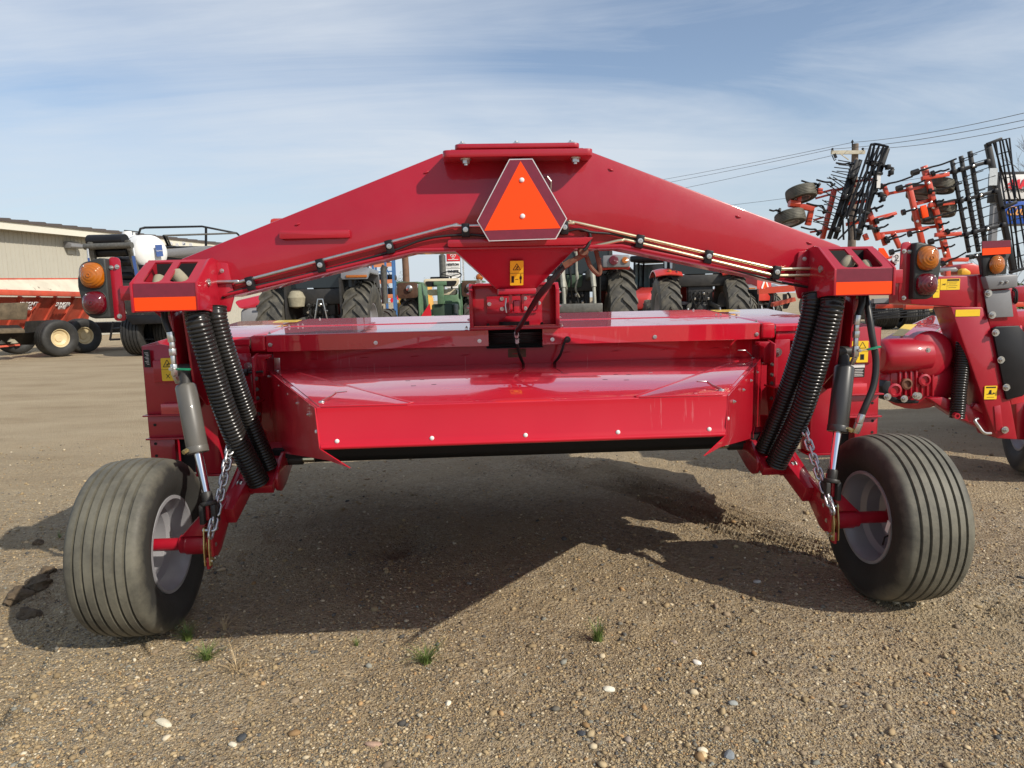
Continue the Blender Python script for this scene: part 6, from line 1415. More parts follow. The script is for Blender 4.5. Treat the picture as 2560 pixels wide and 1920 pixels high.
# labels
def lab2(X, Y, w, h, marks, d, name='warning_label', base=None, n=(0, -1, 0), up=(0, 0, 1)): return decal(m2, q2(X, Y, d), n, up, w, h, base or M['yellow'], marks, name)
txt = [('rect', .12, .2 - .17 * k, .5 - .1 * (k % 2), .035) for k in range(4)]
lab2(650, 306, .138, .078, [('rect', .15, .38, .62, .16)] + txt + [('rect', -.16, 0, .008, .9)] + falling(-.34, -.02, .14), 4.998)
lab2(556, 335, .045, .13, [('rect', 0, .3 - .16 * k, .6, .02) for k in range(4)], 4.998)
lab2(772, 504, .173, .048, [], 4.978, name='reflector_strip')
lab2(930, 1054, .09, .098, [('rect', 0, .38, .8, .1), ('rect', -.05, -.12, .55, .05), ('poly', [(-.2, -.1), (-.1, .18), (.05, .2), (.08, -.1)]), ('rect', 0, -.35, .6, .03), ('poly', [(.1, -.1), (.25, .02), (.38, -.1)])], 4.973)
lab2(593, 735, .063, .058, [('rect', 0, .34, .7, .14)] + [('dot', -.25 + .25 * k, -.05, .006) for k in range(3)] + [('rect', -.25 + .25 * k, -.28, .16, .12) for k in range(3)], 5.19)
# hood and side boxes
slab2('hood_sheet', [(168, 690, 5.4), (330, 605, 5.9), (520, 520, 6.4), (672, 538, 6.4), (720, 660, 5.5), (545, 690, 5.3)], 0, 0, sheet, dy=(0, 0, -.02), bevel=.004)
b = MB(); b.tube([q2(520, 665, 5.35), q2(668, 540, 6.2)], .006, 6); b.build('hood_seam', M['brass'], m2)
b = MB(); hq = [q2(245, 672, 5.28), q2(325, 675, 5.28), q2(420, 594, 5.7), q2(335, 594, 5.7)]; b.prism([p + V3((0, 0, .012)) for p in hq], (0, 0, .002)); hl = b.build('hood_label', M['yellow'], m2, smooth=0)
for X, Y in ((408, 612), (447, 612), (478, 562), (515, 560)): bolt(m2, SMALL, q2(X, Y, 5.9) + V3((0, 0, .015)), (0, -.3, 1))
slab2('side_box', [(140, 690), (232, 690), (232, 890), (150, 890)], 5.35, .5, red)
slab2('side_box', [(535, 690), (722, 678), (726, 850), (690, 895), (632, 925), (590, 930)], 5.2, .45, red)
slab2('lower_skirt', [(140, 890), (560, 890), (640, 1080), (300, 1090), (150, 980)], 5.6, .3, red)
# gearbox casting
b = MB(); vs = []; fs = []
for i in range(9):
    a_ = math.pi * i / 8
    for j in range(20):
        t = 2 * math.pi * j / 20; vs.append((.30 * math.sin(a_) * math.cos(t), -.06 * math.cos(a_) , .20 * math.sin(a_) * math.sin(t)))
for i in range(8):
    for j in range(20): l = (j + 1) % 20; fs.append((i * 20 + j, i * 20 + l, (i + 1) * 20 + l, (i + 1) * 20 + j))
b.add([V3(v) + q2(430, 985, 5.15) for v in vs], fs); b.build('gearbox_bulge', red, m2, smooth=60)
b = MB(); b.lathe([(.17, 0), (.17, .10), (.14, .13), (.06, .14), (0, .14)], c=q2(455, 785, 5.2), ax=(0, -1, .05), n=26); b.build('gearbox_dome', red, m2, smooth=40)
b = MB(); b.lathe([(.13, 0), (.13, .32), (.11, .36), (0, .36)], c=q2(480, 790, 5.15), ax=(-1, -.05, -.02), n=24); gb = b.build('gearbox', red, m2, bevel=.012)
slab2('gearbox_crown', [(395, 690), (450, 664), (505, 672), (530, 720), (535, 880), (395, 880)], 5.08, .25, red, gb, bevel=.03)
slab2('gearbox_case', [(240, 905), (300, 880), (500, 870), (560, 890), (612, 950), (615, 1010), (560, 1070), (500, 1108), (330, 1112), (258, 1080), (232, 1020)], 5.10, .28, red, gb, bevel=.035)
for k in range(7):
    X = 300 + 38 * k; slab2('casting_rib', [(X, 890 - 6 * k), (X + 14, 890 - 6 * k), (X + 14, 1075), (X, 1085)], 5.075, .05, red, gb, bevel=.006)
for X, Y, r_ in ((460, 965, .045), (338, 992, .04), (255, 1035, .05)):
    b = MB(); b.lathe([(r_, 0), (r_, .03), (r_ * .7, .035), (r_ * .6, .02), (0, .02)], c=q2(X, Y, 5.09), ax=(0, -1, 0), n=20); b.build('casting_boss', red if X != 338 else M['rust'], gb)
for X, Y in ((490, 760), (412, 1075), (430, 1078), (332, 1097), (217, 1083)): bolt(gb, BIGB, q2(X, Y, 5.04))
slab2('skid_shoe', [(178, 1010), (205, 975), (240, 975), (235, 1060), (300, 1105), (440, 1112), (430, 1130), (290, 1130), (200, 1100)], 5.06, .25, M['black'])
# arms, sleeves, wheel
slab2('lower_arm', [(505, 1095), (600, 1085), (760, 1130), (920, 1195), (1015, 1300), (1010, 1345), (930, 1330), (700, 1225)], 5.05, .14, red, bevel=.008)
slab2('cross_tube', [(560, 1040), (700, 1050), (900, 1070), (900, 1100), (560, 1085)], 5.4, .1, red)
slab2('arm_lug', [(806, 1160), (830, 1128), (885, 1140), (915, 1205), (880, 1200)], 5.03, .05, red, bevel=.006)
corrugated('corrugated_sleeve', [q2(745, 690, 5.05), q2(735, 860, 5.05), q2(712, 1050, 5.03), q2(698, 1230, 5.02)], .052, m2, pitch=.018)
corrugated('corrugated_sleeve', [q2(800, 860, 5.25), q2(812, 980, 5.25), q2(808, 1140, 5.2)], .05, m2, pitch=.018)
b = MB(); b.tube(spline([q2(840, 1235, 4.98), q2(822, 1248, 4.96), q2(850, 1290, 4.95), q2(885, 1332, 4.94), q2(930, 1336, 4.96)], 5), .011, 8); b.build('pin_handle', M['steel'], m2, smooth=60)
b = MB(); b.lathe([(.022, 0), (.022, .03), (.012, .03), (.012, .02), (0, .02)], c=q2(683, 1212, 4.98), ax=(0, -1, 0), n=14); b.build('sleeve_pin', red, m2)
slab2('leg_patch', [(955, 1150), (1000, 1142), (1020, 1320), (968, 1318)], 4.972, .01, red)
bolt(m2, BIGB, q2(1028, 1312, 4.97))
slab2('wheel_fork', [(1105, 1100), (1240, 1080), (1240, 1390), (1110, 1380)], 5.15, .25, red, bevel=.02)
wp = V3((at(2600, 1000, 5.35).x, 5.35, .40)) - m2o
t_ = put('tyre', TYRE, m2, Matrix.Translation(wp) @ Matrix.Rotation(R(-20), 4, 'Z')); put('rim', RIM, t_, Matrix.Rotation(math.pi, 4, 'Z'))
slab2('far_tube', [(1085, 330), (1240, 310), (1240, 420), (1100, 430)], 5.6, .2, red)
b = MB(); b.tube(spline([q2(1080, 335, 5.0), q2(1110, 350, 4.98), q2(1112, 420, 4.98), q2(1095, 440, 5.0)], 5), .008, 6); b.tube(spline([q2(1070, 335, 5.0), q2(1100, 360, 4.98), q2(1098, 415, 4.98), q2(1085, 440, 5.0)], 5), .006, 6); b.build('lamp_wire', M['hose'], m2)
b = MB(); b.span((4.75 - m2o.x, 5.55 - m2o.y, .42), (8.2 - m2o.x, 7.6 - m2o.y, 1.22)); b.build('header_body', red, m2, bevel=.03)
slab2('far_body', [(1095, 500), (1260, 480), (1260, 600), (1120, 600)], 6.0, .6, sheet)
# rear carrier with white number disc seen behind the lamp bracket
b = MB(); b.lathe([(.042, 0), (.042, .006), (0, .006)], c=q2(283, 127, 5.6), ax=(0, -1, 0), n=20); nd = b.build('number_disc', M['tag_white'], m2)
slab2('disc_mount', [(200, 175), (330, 85), (345, 110), (240, 205)], 5.62, .03, red)
put('disc_number', text_mesh('disc_number', '2', .075, M['ink'], .001), m2, Matrix.Translation(q2(283, 127, 5.585)) @ Matrix.Rotation(R(90), 4, 'X'))

# ================================================================== folded field cultivator
YC = 18.0
cv0 = ground_at(2360, YC)
cult = thing('field_cultivator', 'orange-red field cultivator with wings folded up, black harrow bars and tyres in the air', 'cultivator', cv0, 0)
def ZR(X, Y, d=0.0): return at(2200 + X / 4.608, 340 + Y / 4.608, YC + d) - cv0
def ZL(X, Y, d=0.0): return at(1920 + X / 6.6375, 350 + Y / 6.6375, YC + d) - cv0
orr, blk = M['orange_red'], M['black']
def cbar(name, a, c, w, m_, h=None, parent=None): b = MB(); b.bar(a, c, w, h or w, up=(0, -1, 0)); return b.build(name, m_, parent or cult, bevel=w * .08)
def crod(name, a, c, r, m_, parent=None): return MB().tube([a, c], r, 7).build(name, m_, parent or cult, smooth=50)
# right wing frame
for a, c, w in (((505, 345), (690, 1060), .125), ((690, 1060), (800, 1500), .125), ((325, 548), (500, 1290), .115), ((40, 555), (85, 690), .09), ((150, 1120), (230, 1290), .10), ((20, 1130), (60, 1260), .09)):
    cbar('frame_tube', ZR(*a), ZR(*c), w, orr)
for a, c, w in (((60, 672), (560, 572), .07), ((0, 1128), (660, 1040), .075), ((-120, 1010), (190, 890), .06), ((600, 1300), (740, 1290), .06), ((420, 780), (560, 745), .09), ((20, 1430), (300, 1340), .06)):
    cbar('cross_tube', ZR(*a, .08), ZR(*c, .08), w, orr)
for a, c in (((480, 490), (790, 440)), ((560, 800), (850, 765)), ((635, 1140), (930, 1125)), ((705, 1425), (1010, 1425))):
    cbar('harrow_bracket', ZR(*a, -.08), ZR(*c, -.08), .10, orr)
cbar('depth_link', ZR(495, 800, -.15), ZR(525, 940, -.15), .16, M['orange'], .04)
for c, ax in (((700, 575), (.25, .1, 1)), ((470, 655), (.25, .1, 1)), ((710, 845), (.25, .1, 1)), ((535, 925), (.25, .1, 1))):
    me = TYRE; o = put('tyre', me, cult, Matrix.Translation(ZR(*c, .35)) @ frame((0, 0, 0), ax) @ Matrix.Rotation(R(90), 4, 'Y') @ Matrix.Scale(.86, 4))
    put('rim', RIM, o)
# harrow bars with tines
bars = [((828, 285), (1025, 1345), .075), ((930, 230), (1135, 1335), .08), (((1033), 175), (1225, 1320), .085), ((1238, 85), (1470, 1210), .12), ((1470, 1210), (1535, 1560), .11)]
for k, (a, c, w) in enumerate(bars):
    hb_ = cbar('harrow_bar', ZR(*a, .1), ZR(*c, .1), w, blk)
    if k in (1, 2, 3):
        pass
    n_t = (10, 11, 11, 0, 0)[k]
    for i in range(n_t):
        t = (i + .4) / n_t; p = ZR(a[0] + (c[0] - a[0]) * t, a[1] + (c[1] - a[1]) * t, .02); L_ = random.uniform(.95, 1.2)
        q = p + V3((L_ * .98, random.uniform(-.1, .1), L_ * random.uniform(.26, .33))) * .42
        crod('tine', p, q, .011, blk, hb_ if False else None)
        b = MB(); b.tube([p + V3((-.02, 0, -.04)), p + V3((.06, 0, .02))], .03, 7); b.build('tine_coil', blk, cult)
for a, c in (((790, 425), (1260, 295)), ((870, 765), (1350, 630)), ((930, 1145), (1440, 1020)), ((1000, 1400), (1180, 1370))):
    cbar('harrow_arm', ZR(*a, -.02), ZR(*c, -.02), .085, blk)
    for t in (.12, .3, .62, .95):
        p = ZR(a[0] + (c[0] - a[0]) * t, a[1] + (c[1] - a[1]) * t, -.05); b = MB(); b.box(p, (.11, .12, .12)); b.build('arm_clamp', blk, cult, bevel=.02)
    p = ZR(a[0] + (c[0] - a[0]) * .6, a[1] + (c[1] - a[1]) * .6, -.14); b = MB(); b.lathe([(.035, 0), (.03, .03), (0, .04)], c=p, ax=(0, -1, 0), n=10); b.build('bolt', M['steel'], cult)
def basket(name, tops, bots, d0, d1, n=6, r=.022):
    for k, (a, c) in enumerate(zip(tops, bots)):
        crod('basket_rail', ZR(*a, d0 + .35 * (k % 2)), ZR(*c, d1 + .35 * ((k + 1) % 2)), r, blk)
    for i in range(n):
        t = i / (n - 1); pts = [ZR(a[0] + (c[0] - a[0]) * t, a[1] + (c[1] - a[1]) * t, d0 + .35 * ((k % 2) * (1 - t) + ((k + 1) % 2) * t)) for k, (a, c) in enumerate(zip(tops, bots))]
        order = list(range(len(pts))); b = MB(); b.tube([pts[j] for j in order], .014, 6); b.build('basket_hoop', blk, cult)
basket('roller', [(1305, 72), (1330, 66), (1380, 55), (1410, 45), (1450, 35), (1490, 25)], [(1500, 740), (1445, 800), (1495, 770), (1560, 760), (1620, 750), (1560, 700)], .3, .3)
basket('roller', [(1480, 835), (1510, 825), (1545, 818), (1590, 806), (1640, 796), (1660, 800)], [(1570, 1540), (1640, 1525), (1600, 1530), (1710, 1500), (1730, 1490), (1690, 1510)], .3, .3)
cbar('roller_end', ZR(1230, 95), ZR(1400, 30), .07, blk); cbar('roller_end', ZR(1420, 830), ZR(1570, 760), .08, blk); cbar('roller_end', ZR(1490, 1575), ZR(1680, 1520), .07, blk)
b = MB(); b.box(ZR(1305, 470, -.0), (.20, .02, .42)); b.build('maker_plate', M['steel'], cult)
def shank(p, q, tip):
    """spring-cushioned tine: thick spring, thin arm, curved tip"""
    s_ = MB().tube([p, p.lerp(q, .34)], .075, 8).build('shank_spring', blk, cult)
    cbar('shank_arm', p.lerp(q, .34), q, .05, blk, .035)
    MB().tube(spline([q, q.lerp(tip, .4) + V3((0, 0, -.02)), tip], 4), .022, 6).build('shank_tip', blk, cult, smooth=50)
for a, c, t_ in (((365, 432), (600, 355), (880, 262)), ((190, 612), (380, 552), (520, 508)), ((-10, 590), (110, 545), (375, 465)), ((250, 885), (370, 850), (430, 830)), ((560, 640), (660, 625), (945, 540)), ((320, 1135), (440, 1100), (560, 1065)), ((560, 1225), (720, 1185), (960, 1140)), ((500, 965), (720, 905), (1000, 820)), ((640, 790), (850, 735), (960, 700)), ((110, 1345), (250, 1310), (330, 1280)), ((680, 1040), (740, 1005), (800, 985)), ((740, 1300), (790, 1275), (865, 1248)), ((60, 1215), (190, 1165), (300, 1130)), ((760, 1110), (860, 1070), (930, 1050)), ((700, 1480), (820, 1420), (990, 1340)), ((590, 440), (700, 400), (800, 378)), ((-60, 990), (60, 950), (160, 920)), ((-80, 1090), (20, 1050), (95, 1018)), ((-60, 850), (0, 815), (40, 795)), ((640, 760), (690, 745), (738, 728))):
    shank(ZR(*a, -.1), ZR(*c, -.15), ZR(*t_, -.2))
for X, Y in ((508, 385), (560, 545), (590, 765), (610, 825), (640, 935), (690, 1075), (715, 1195), (745, 1350), (765, 1465), (328, 575), (390, 845), (430, 985), (445, 1100), (62, 565)):
    b = MB(); b.lathe([(.04, 0), (.035, .02), (0, .03)], c=ZR(X, Y, -.075), ax=(0, -1, 0), n=8); b.build('bolt', M['steel'], cult)
# left wing: seen along its edge
for a, c, w, m_ in (((1100, 830), (900, 1640), .11, orr), ((860, 800), (850, 900), .12, orr), ((1640, 1100), (1840, 1659), .12, orr), ((1600, 1560), (1640, 1659), .10, orr)):
    cbar('frame_tube', ZL(*a), ZL(*c), w, m_)
for a, c, w in (((820, 890), (1090, 820), .05), ((790, 970), (1080, 890), .05), ((1060, 845), (1450, 760), .07), ((1320, 1060), (1660, 1000), .09), ((1400, 690), (1850, 640), .06), ((1300, 1400), (1800, 1310), .09), ((700, 1530), (1080, 1470), .05), ((760, 1330), (920, 1280), .05), ((1640, 1330), (2124, 1200), .05)):
    cbar('cross_tube', ZL(*a, .1), ZL(*c, .1), w, orr)
b = MB(); b.prism([ZL(480, 1050), ZL(820, 1070), ZL(830, 1110), ZL(780, 1120), ZL(720, 1420), ZL(630, 1400), ZL(690, 1170), ZL(480, 1130)], (0, .12, 0)); b.build('wheel_arm', orr, cult, bevel=.015)
b = MB(); b.tube([ZL(350, 1050), ZL(520, 1070)], .10, 8); b.tube([ZL(530, 900), ZL(470, 1250)], .06, 8); b.build('wheel_spindle', orr, cult)
for c in ((548, 895), (365, 1300)):
    o = put('tyre', TYRE, cult, Matrix.Translation(ZL(*c, .1)) @ frame((0, 0, 0), (-.12, .28, 1)) @ Matrix.Rotation(R(90), 4, 'Y') @ Matrix.Scale(.95, 4)); put('rim', RIM, o, Matrix.Rotation(math.pi, 4, 'Z'))
for a, c, w in (((1480, 330), (1010, 1640), .09), ((1530, 330), (1110, 1640), .09), ((1400, 420), (1060, 1500), .07), ((1970, 140), (1470, 1659), .12), ((1880, 440), (1500, 1640), .06)):
    cbar('harrow_bar', ZL(*a, -.2), ZL(*c, -.2), w, blk)
tops = [(1710, 75), (1770, 65), (1850, 75), (1920, 95), (1990, 115)]; bots = [(1250, 1300), (1300, 1310), (1420, 1330), (1500, 1340), (1590, 1350)]
for k in range(5):
    crod('basket_rail', ZL(*tops[k], -.5 + .25 * (k % 3)), ZL(*bots[(k + 1) % 5], -.5 + .25 * (k % 2)), .026, blk)
    crod('basket_rail', ZL(*tops[k], -.3), ZL(*bots[(k + 3) % 5], -.5), .02, blk)
for k in range(4):
    crod('basket_rail', ZL(1240 + 90 * k, 1300, -.4), ZL(1160 + 95 * ((k + 1) % 4), 1659, -.4), .024, blk)
for t in (0, .22, .45, .68, .95):
    pts = [ZL(tops[k][0] + (bots[k][0] - tops[k][0]) * t, tops[k][1] + (bots[k][1] - tops[k][1]) * t, -.5 + .3 * (k % 2)) for k in range(5)]
    b = MB(); b.tube(pts, .03 if t in (0,) else .018, 6); b.build('basket_hoop', blk, cult)
for (a, c, t_) in (((850, 760), (780, 720), (555, 675)), ((1080, 760), (1040, 700), (805, 660)), ((960, 1210), (900, 1090), (640, 1050)), ((860, 1560), (780, 1480), (550, 1445)), ((1400, 420), (1330, 390), (1130, 380)), ((200, 1180), (130, 1165), (25, 1160)), ((1660, 1170), (1760, 1130), (1915, 1080)), ((1780, 1350), (1900, 1300), (2080, 1255)), ((1800, 1490), (1880, 1450), (2000, 1395)), ((1770, 830), (1850, 780), (1990, 730)), ((1950, 1650), (2040, 1600), (2124, 1560))):
    shank(ZL(*a, -.1), ZL(*c, -.1), ZL(*t_, -.15))
for i in range(22):
    t = i / 22; p = ZL(1420 - 400 * t, 380 + 1150 * t, -.25); q = p + V3((-.55, -.1, random.choice((.08, .3)) + random.uniform(-.04, .04))) * random.uniform(.6, 1.0); crod('tine', p, q, .012, blk)
for a, c in (((1900, 420), (2080, 480)), ((2080, 480), (2000, 600)), ((1780, 880), (1960, 930)), ((1960, 930), (1850, 1030)), ((1600, 1420), (1780, 1480)), ((1380, 1150), (1680, 1220)), ((1360, 480), (1420, 720)), ((1620, 540), (1900, 560)), ((1230, 900), (1330, 1000)), ((1150, 1200), (1300, 1260)), ((1080, 1450), (1200, 1520)), ((1450, 1480), (1560, 1560)), ((1620, 380), (1830, 390)), ((1420, 890), (1640, 900))):
    cbar('harrow_arm', ZL(*a, -.3), ZL(*c, -.3), .06, blk)
    b = MB(); b.box(ZL((a[0] + c[0]) / 2, (a[1] + c[1]) / 2, -.35), (.10, .12, .12)); b.build('arm_clamp', blk, cult, bevel=.015)
b = MB(); b.box(ZL(1835, 670, -.3), (.09, .02, .36)); b.build('maker_plate', M['tag_white'], cult)
# centre section standing on the ground behind the second mower
for a, c in (((-.9, .2, 1.0), (3.0, .2, 1.0)), ((-.9, 1.6, 1.0), (3.0, 1.6, 1.0)), ((0, .2, 1.0), (0, 1.6, 1.0)), ((2.4, .2, 1.0), (2.4, 1.6, 1.0)), ((.2, .2, 1.0), (.1, .1, 1.9)), ((2.2, .2, 1.0), (2.3, .1, 1.9))): cbar('frame_tube', V3(a), V3(c), .12, orr)
for x in (.6, 1.9):
    o = put('tyre', TYRE, cult, T(x, .9, .40)); put('rim', RIM, o)
b = MB(); b.prism([ZR(-10, 1290, -.6), ZR(45, 1290, -.6), ZR(105, 1390, -.6), ZR(90, 1405, -.6), ZR(-30, 1400, -.6)], (0, .03, 0)); b.build('warning_triangle', M['orange'], cult)

# ================================================================== rolling harrow on wheels between the mowers
rh0 = ground_at(2262, 26.0)
rh = thing('rolling_harrow', 'low black rolling harrow with barred baskets between the two mowers', 'harrow', rh0, 0)
def H(X, Y, d=0.0): return at(2140 + X / 10.05, 680 + Y / 10.05, 26.0 + d) - rh0
for a, c in (((250, 905), (1690, 838)), ((250, 1015), (2060, 862)), ((250, 1090), (2090, 880)), ((260, 1150), (2110, 955)), ((500, 1170), (2100, 1075)), ((330, 1140), (1700, 900))):
    MB().tube([H(*a, -.6), H(*c, -.6)], .028, 7).build('basket_rail', blk, rh)
for a, c in (((500, 895), (530, 960)), ((920, 930), (935, 1030)), ((1290, 880), (1320, 960)), ((2070, 860), (2115, 950)), ((2115, 950), (2085, 1080)), ((560, 1040), (580, 1100)), ((1690, 920), (1710, 1040))):
    MB().tube([H(*a, -.6), H(*c, -.6)], .022, 6).build('basket_hoop', blk, rh)
b = MB(); b.bar(H(420, 730, -.2), H(1030, 700, -.2), .2, .16); b.build('tool_bar', M['grey_paint'], rh); b = MB(); b.bar(H(1400, 690, -.2), H(1690, 680, -.2), .2, .12); b.build('tool_bar', M['grey_paint'], rh)
b = MB(); b.box(H(975, 690, -.4), (.24, .1, .16)); b.build('white_box', M['tag_white'], rh)
for X0, X1 in ((420, 1000), (1050, 1700)):
    b = MB(); b.prism([H(X0, 740), H(X1, 730), H(X1, 1130), H(X0, 1150)], (0, .8, 0)); b.build('gang_frame', M['blackiron'], rh, bevel=.05)
for X in (620, 900, 1350, 1640):
    o = put('tyre', FT, rh, Matrix.Translation(V3((H(X, 1000).x, .3, .50))) @ Matrix.Scale(.9, 4))
for X in (1990, 2130):
    b = MB(); b.lathe([(.30, -.12), (.30, .12)], c=H(X, 1000, .4), ax=(1, 0, 0), n=20); b.build('end_disc', blk, rh)
b = MB(); b.box(H(1840, 945, .1), (.2, .1, .17)); b.build('bearing_block', M['gold'], rh)

# small ripper behind the arch end
rp0 = ground_at(1940, 22.0)
rip = thing('ripper_implement', 'small orange tined implement under the right end of the arch', 'implement', rp0, 0)
def I(u, v, d=0.0): return at(u, v, 22.0 + d) - rp0
b = MB(); b.bar(I(1895, 729), I(1985, 722), .14, .16); b.build('tool_bar', orr, rip); b = MB(); b.bar(I(1915, 722, .5), I(1985, 716, .5), .1, .1); b.build('tool_bar', orr, rip)
for u in (1922, 1969):
    b = MB(); b.tube(spline([I(u, 732), I(u + 6, 742), I(u + 2, 760), I(u - 3, 770)], 5), .035, 6); b.build('curved_shank', blk, rip)
b = MB(); b.bar(I(1930, 762), I(1985, 748), .25, .12); b.build('drawbar', M['dullred'], rip); b = MB(); b.bar(I(1962, 735), I(1962, 772), .1, .1); b.build('stand', blk, rip)
b = MB(); b.lathe([(.28, -.05), (.28, .05)], c=I(2010, 765), ax=(1, 0, 0), n=20); b.build('coulter_disc', blk, rip)

# far red machine low behind the cultivator
fm0 = ground_at(2330, 30.0)
fm = thing('harvester', 'low red and yellow machine far behind the cultivator harrow bars', 'machine', fm0, 0)
def Fq(X, Y, d=0.0): return at(2200 + X / 4.608, 340 + Y / 4.608, 30.0 + d) - fm0
b = MB(); b.prism([Fq(930, 1480), Fq(1080, 1462), Fq(1180, 1500), Fq(1180, 1600), Fq(930, 1600)], (0, 1.5, 0)); b.build('engine_cover', M['tractor_red'], fm, bevel=.1)
b = MB(); b.prism([Fq(940, 1540, -.3), Fq(990, 1520, -.3), Fq(1050, 1560, -.3), Fq(1050, 1600, -.3), Fq(940, 1600, -.3)], (0, .3, 0)); b.build('yellow_guard', M['machine_yellow'], fm, bevel=.05)
b = MB(); b.prism([Fq(680, 1540), Fq(880, 1510), Fq(930, 1560), Fq(690, 1570)], (0, 1.5, 0)); b.build('dark_deck', M['grey_paint'], fm, bevel=.05)
b = MB(); b.span((-3.2, .2, .2), (1.2, 1.6, 1.0)); b.build('lower_body', M['blackiron'], fm, bevel=.1)

# ================================================================== power pole with wires
up0 = ground_at(2124, 42.0); uptop = at(2126, 360, 42.0).z
upole = thing('utility_pole', 'grey wooden utility pole with crossarm behind the cultivator', 'pole', up0, 0)
b = MB(); b.tube([(0, 0, 0), (0, 0, uptop * .5), (0, 0, uptop)], .2, 12, rf=lambda i: (.26, .22, .18)[i]); b.build('pole_shaft', M['wood'], upole)
def U(X, Y, d=0.0): return at(1920 + X / 6.6375, 350 + Y / 6.6375, 42.0 + d) - up0
b = MB(); b.bar(U(1050, 207, -.25), U(1605, 203, -.25), .14, .20); b.build('crossarm', M['crossarm'], upole)
b = MB(); b.bar(U(1190, 220, -.3), U(1340, 330, -.3), .05, .05); b.build('arm_brace', M['crossarm'], upole)
b = MB(); b.bar(U(1100, 230, -.35), U(1130, 300, -.35), .12, .12); b.tube([U(1060, 250, -.4), U(1100, 340, -.4), U(1130, 320, -.4)], .03, 6); b.build('fuse_cutout', blk, upole)
for X, Y in ((1068, 170), (1572, 165)):
    b = MB(); b.lathe([(.03, 0), (.08, .06), (.05, .12), (.08, .18), (0, .24)], c=U(X, Y, -.25) - V3((0, 0, .1)), ax=(0, 0, 1), n=10); b.build('insulator', blk, upole)
b = MB(); b.tube([U(1400, 170), U(1400, 40)], .04, 6); b.lathe([(.03, 0), (.08, .06), (.05, .12), (0, .2)], c=U(1400, 50), ax=(0, 0, 1), n=10); b.build('top_pin', blk, upole)
def wire(lab, p0, p1, sag):
    p0, p1 = V3(p0), V3(p1); pts = []
    for i in range(25):
        t = i / 24; pts.append(p0.lerp(p1, t) - V3((0, 0, sag * 4 * t * (1 - t))))
    o = MB().tube([p - p0 for p in pts], .013, 5).build('power_wire', M['iron']); o.location = p0; tag(o, lab, 'wire'); return o
wire('topmost thin power wire leaving the utility pole to the left', U(1400, 40) + up0, at(1240, 505, 95.0), .5)
wire('second power wire running left from the crossarm insulator', U(1068, 150) + up0, at(1240, 517, 95.0), .5)
wire('third power wire running left from below the crossarm', U(1050, 262) + up0, at(1240, 545, 95.0), .5)
wire('topmost power wire rising to the right from the pole top', U(1400, 40) + up0, at(2760, 232, 24.0), .25)
wire('middle power wire rising to the right past the pole', U(1068, 150) + up0, at(2760, 255, 24.0), .25)
wire('lowest power wire rising right from the crossarm end', U(1572, 150) + up0, at(2760, 268, 24.0), .3)
wire('faint low cable crossing the sky left of the folded wheels', at(1700, 526, 60.0), at(2420, 425, 44.0), .2)

# ================================================================== roadside signs at the right edge
bs0 = ground_at(2540, 36.0)
bs = thing('roadside_sign', 'roadside sign with white red-lettered panel above a blue panel at the right edge', 'sign', bs0, 0)
def D(u, v, d=0.0): return at(u, v, 36.0 + d) - bs0
def spanel(u0, v0, u1, v1, m_, nm, t=.18, d=0.0):
    a, c = D(u0, v0, d), D(u1, v1, d); b = MB(); b.span((a.x, d, c.z), (c.x, d + t, a.z)); return b.build(nm, m_, bs, bevel=.01)
spanel(2488, 430, 2690, 500, M['black'], 'sign_cabinet', .5); spanel(2503, 437, 2686, 494, M['white'], 'sign_panel', .06, -.08)
spanel(2508, 501, 2690, 560, M['grey_paint'], 'sign_cabinet', .5); spanel(2511, 504, 2686, 556, M['sign_blue'], 'sign_panel', .06, -.08)
for u in (2491, 2660):
    b = MB(); p = D(u, 600); b.bar((p.x, .3, 0), (p.x, .3, D(u, 432).z), .28, .28, up=(0, 1, 0)); b.build('sign_post', M['grey_paint'], bs)
def stext(txt, u, v, h_, m_, bold, shear=0, al=0):
    me = text_mesh('sign_lettering', txt, h_, m_, .015, bold, shear=shear); x0 = min(v_.co.x for v_ in me.vertices); p = D(u, v); put('sign_lettering', me, bs, T(p.x - x0, -.12, p.z) @ Matrix.Rotation(R(90), 4, 'X'))
stext('MANITOU', 2523, 463, .60, M['sign_red'], .03); stext('ca', 2511, 463, .5, M['sign_red'], .01, .4); stext('PUT YOUR WORK', 2525, 477, .2, M['ink'], .006)
stext('Cub Cadet', 2514, 529, .62, M['sign_orange'], .012, .3)

# bare tree and green hedge at the right edge
bt0 = ground_at(2590, 55.0)
bt = thing('bare_tree', 'leafless grey tree rising behind the roadside sign', 'tree', bt0, 0)
tw = MB(); rr = random.Random(4)
def grow(p, d, L_, r_, dep):
    q = p + d * L_; tw.tube([p, p.lerp(q, .5) + V3((rr.uniform(-.1, .1), 0, rr.uniform(-.1, .1))) * L_ * .3, q], r_, 5 if dep > 2 else 4, rf=lambda i: (r_, r_ * .85, r_ * .65)[i])
    if dep == 0: return
    for _ in range(3 if dep > 1 else 4):
        nd = (d + V3((rr.uniform(-.7, .7), rr.uniform(-.5, .5), rr.uniform(-.25, .55)))).normalized(); grow(p.lerp(q, rr.uniform(.55, 1.0)), nd, L_ * rr.uniform(.6, .85), r_ * .55, dep - 1)
grow(V3((0, 0, 3.5)), V3((-.05, 0, 1)), 3.6, .16, 5)
tw.build('crown', M['bark'], bt); b = MB(); b.tube([(0, 0, 0), (.05, 0, 2), (0, 0, 3.6)], .25, 10, rf=lambda i: (.3, .22, .17)[i]); b.build('trunk', M['bark'], bt)
tw = MB(); bt2 = thing('bare_shrub', 'tangle of leafless grey brush below the roadside sign', 'shrub', ground_at(2560, 48.0), 0)
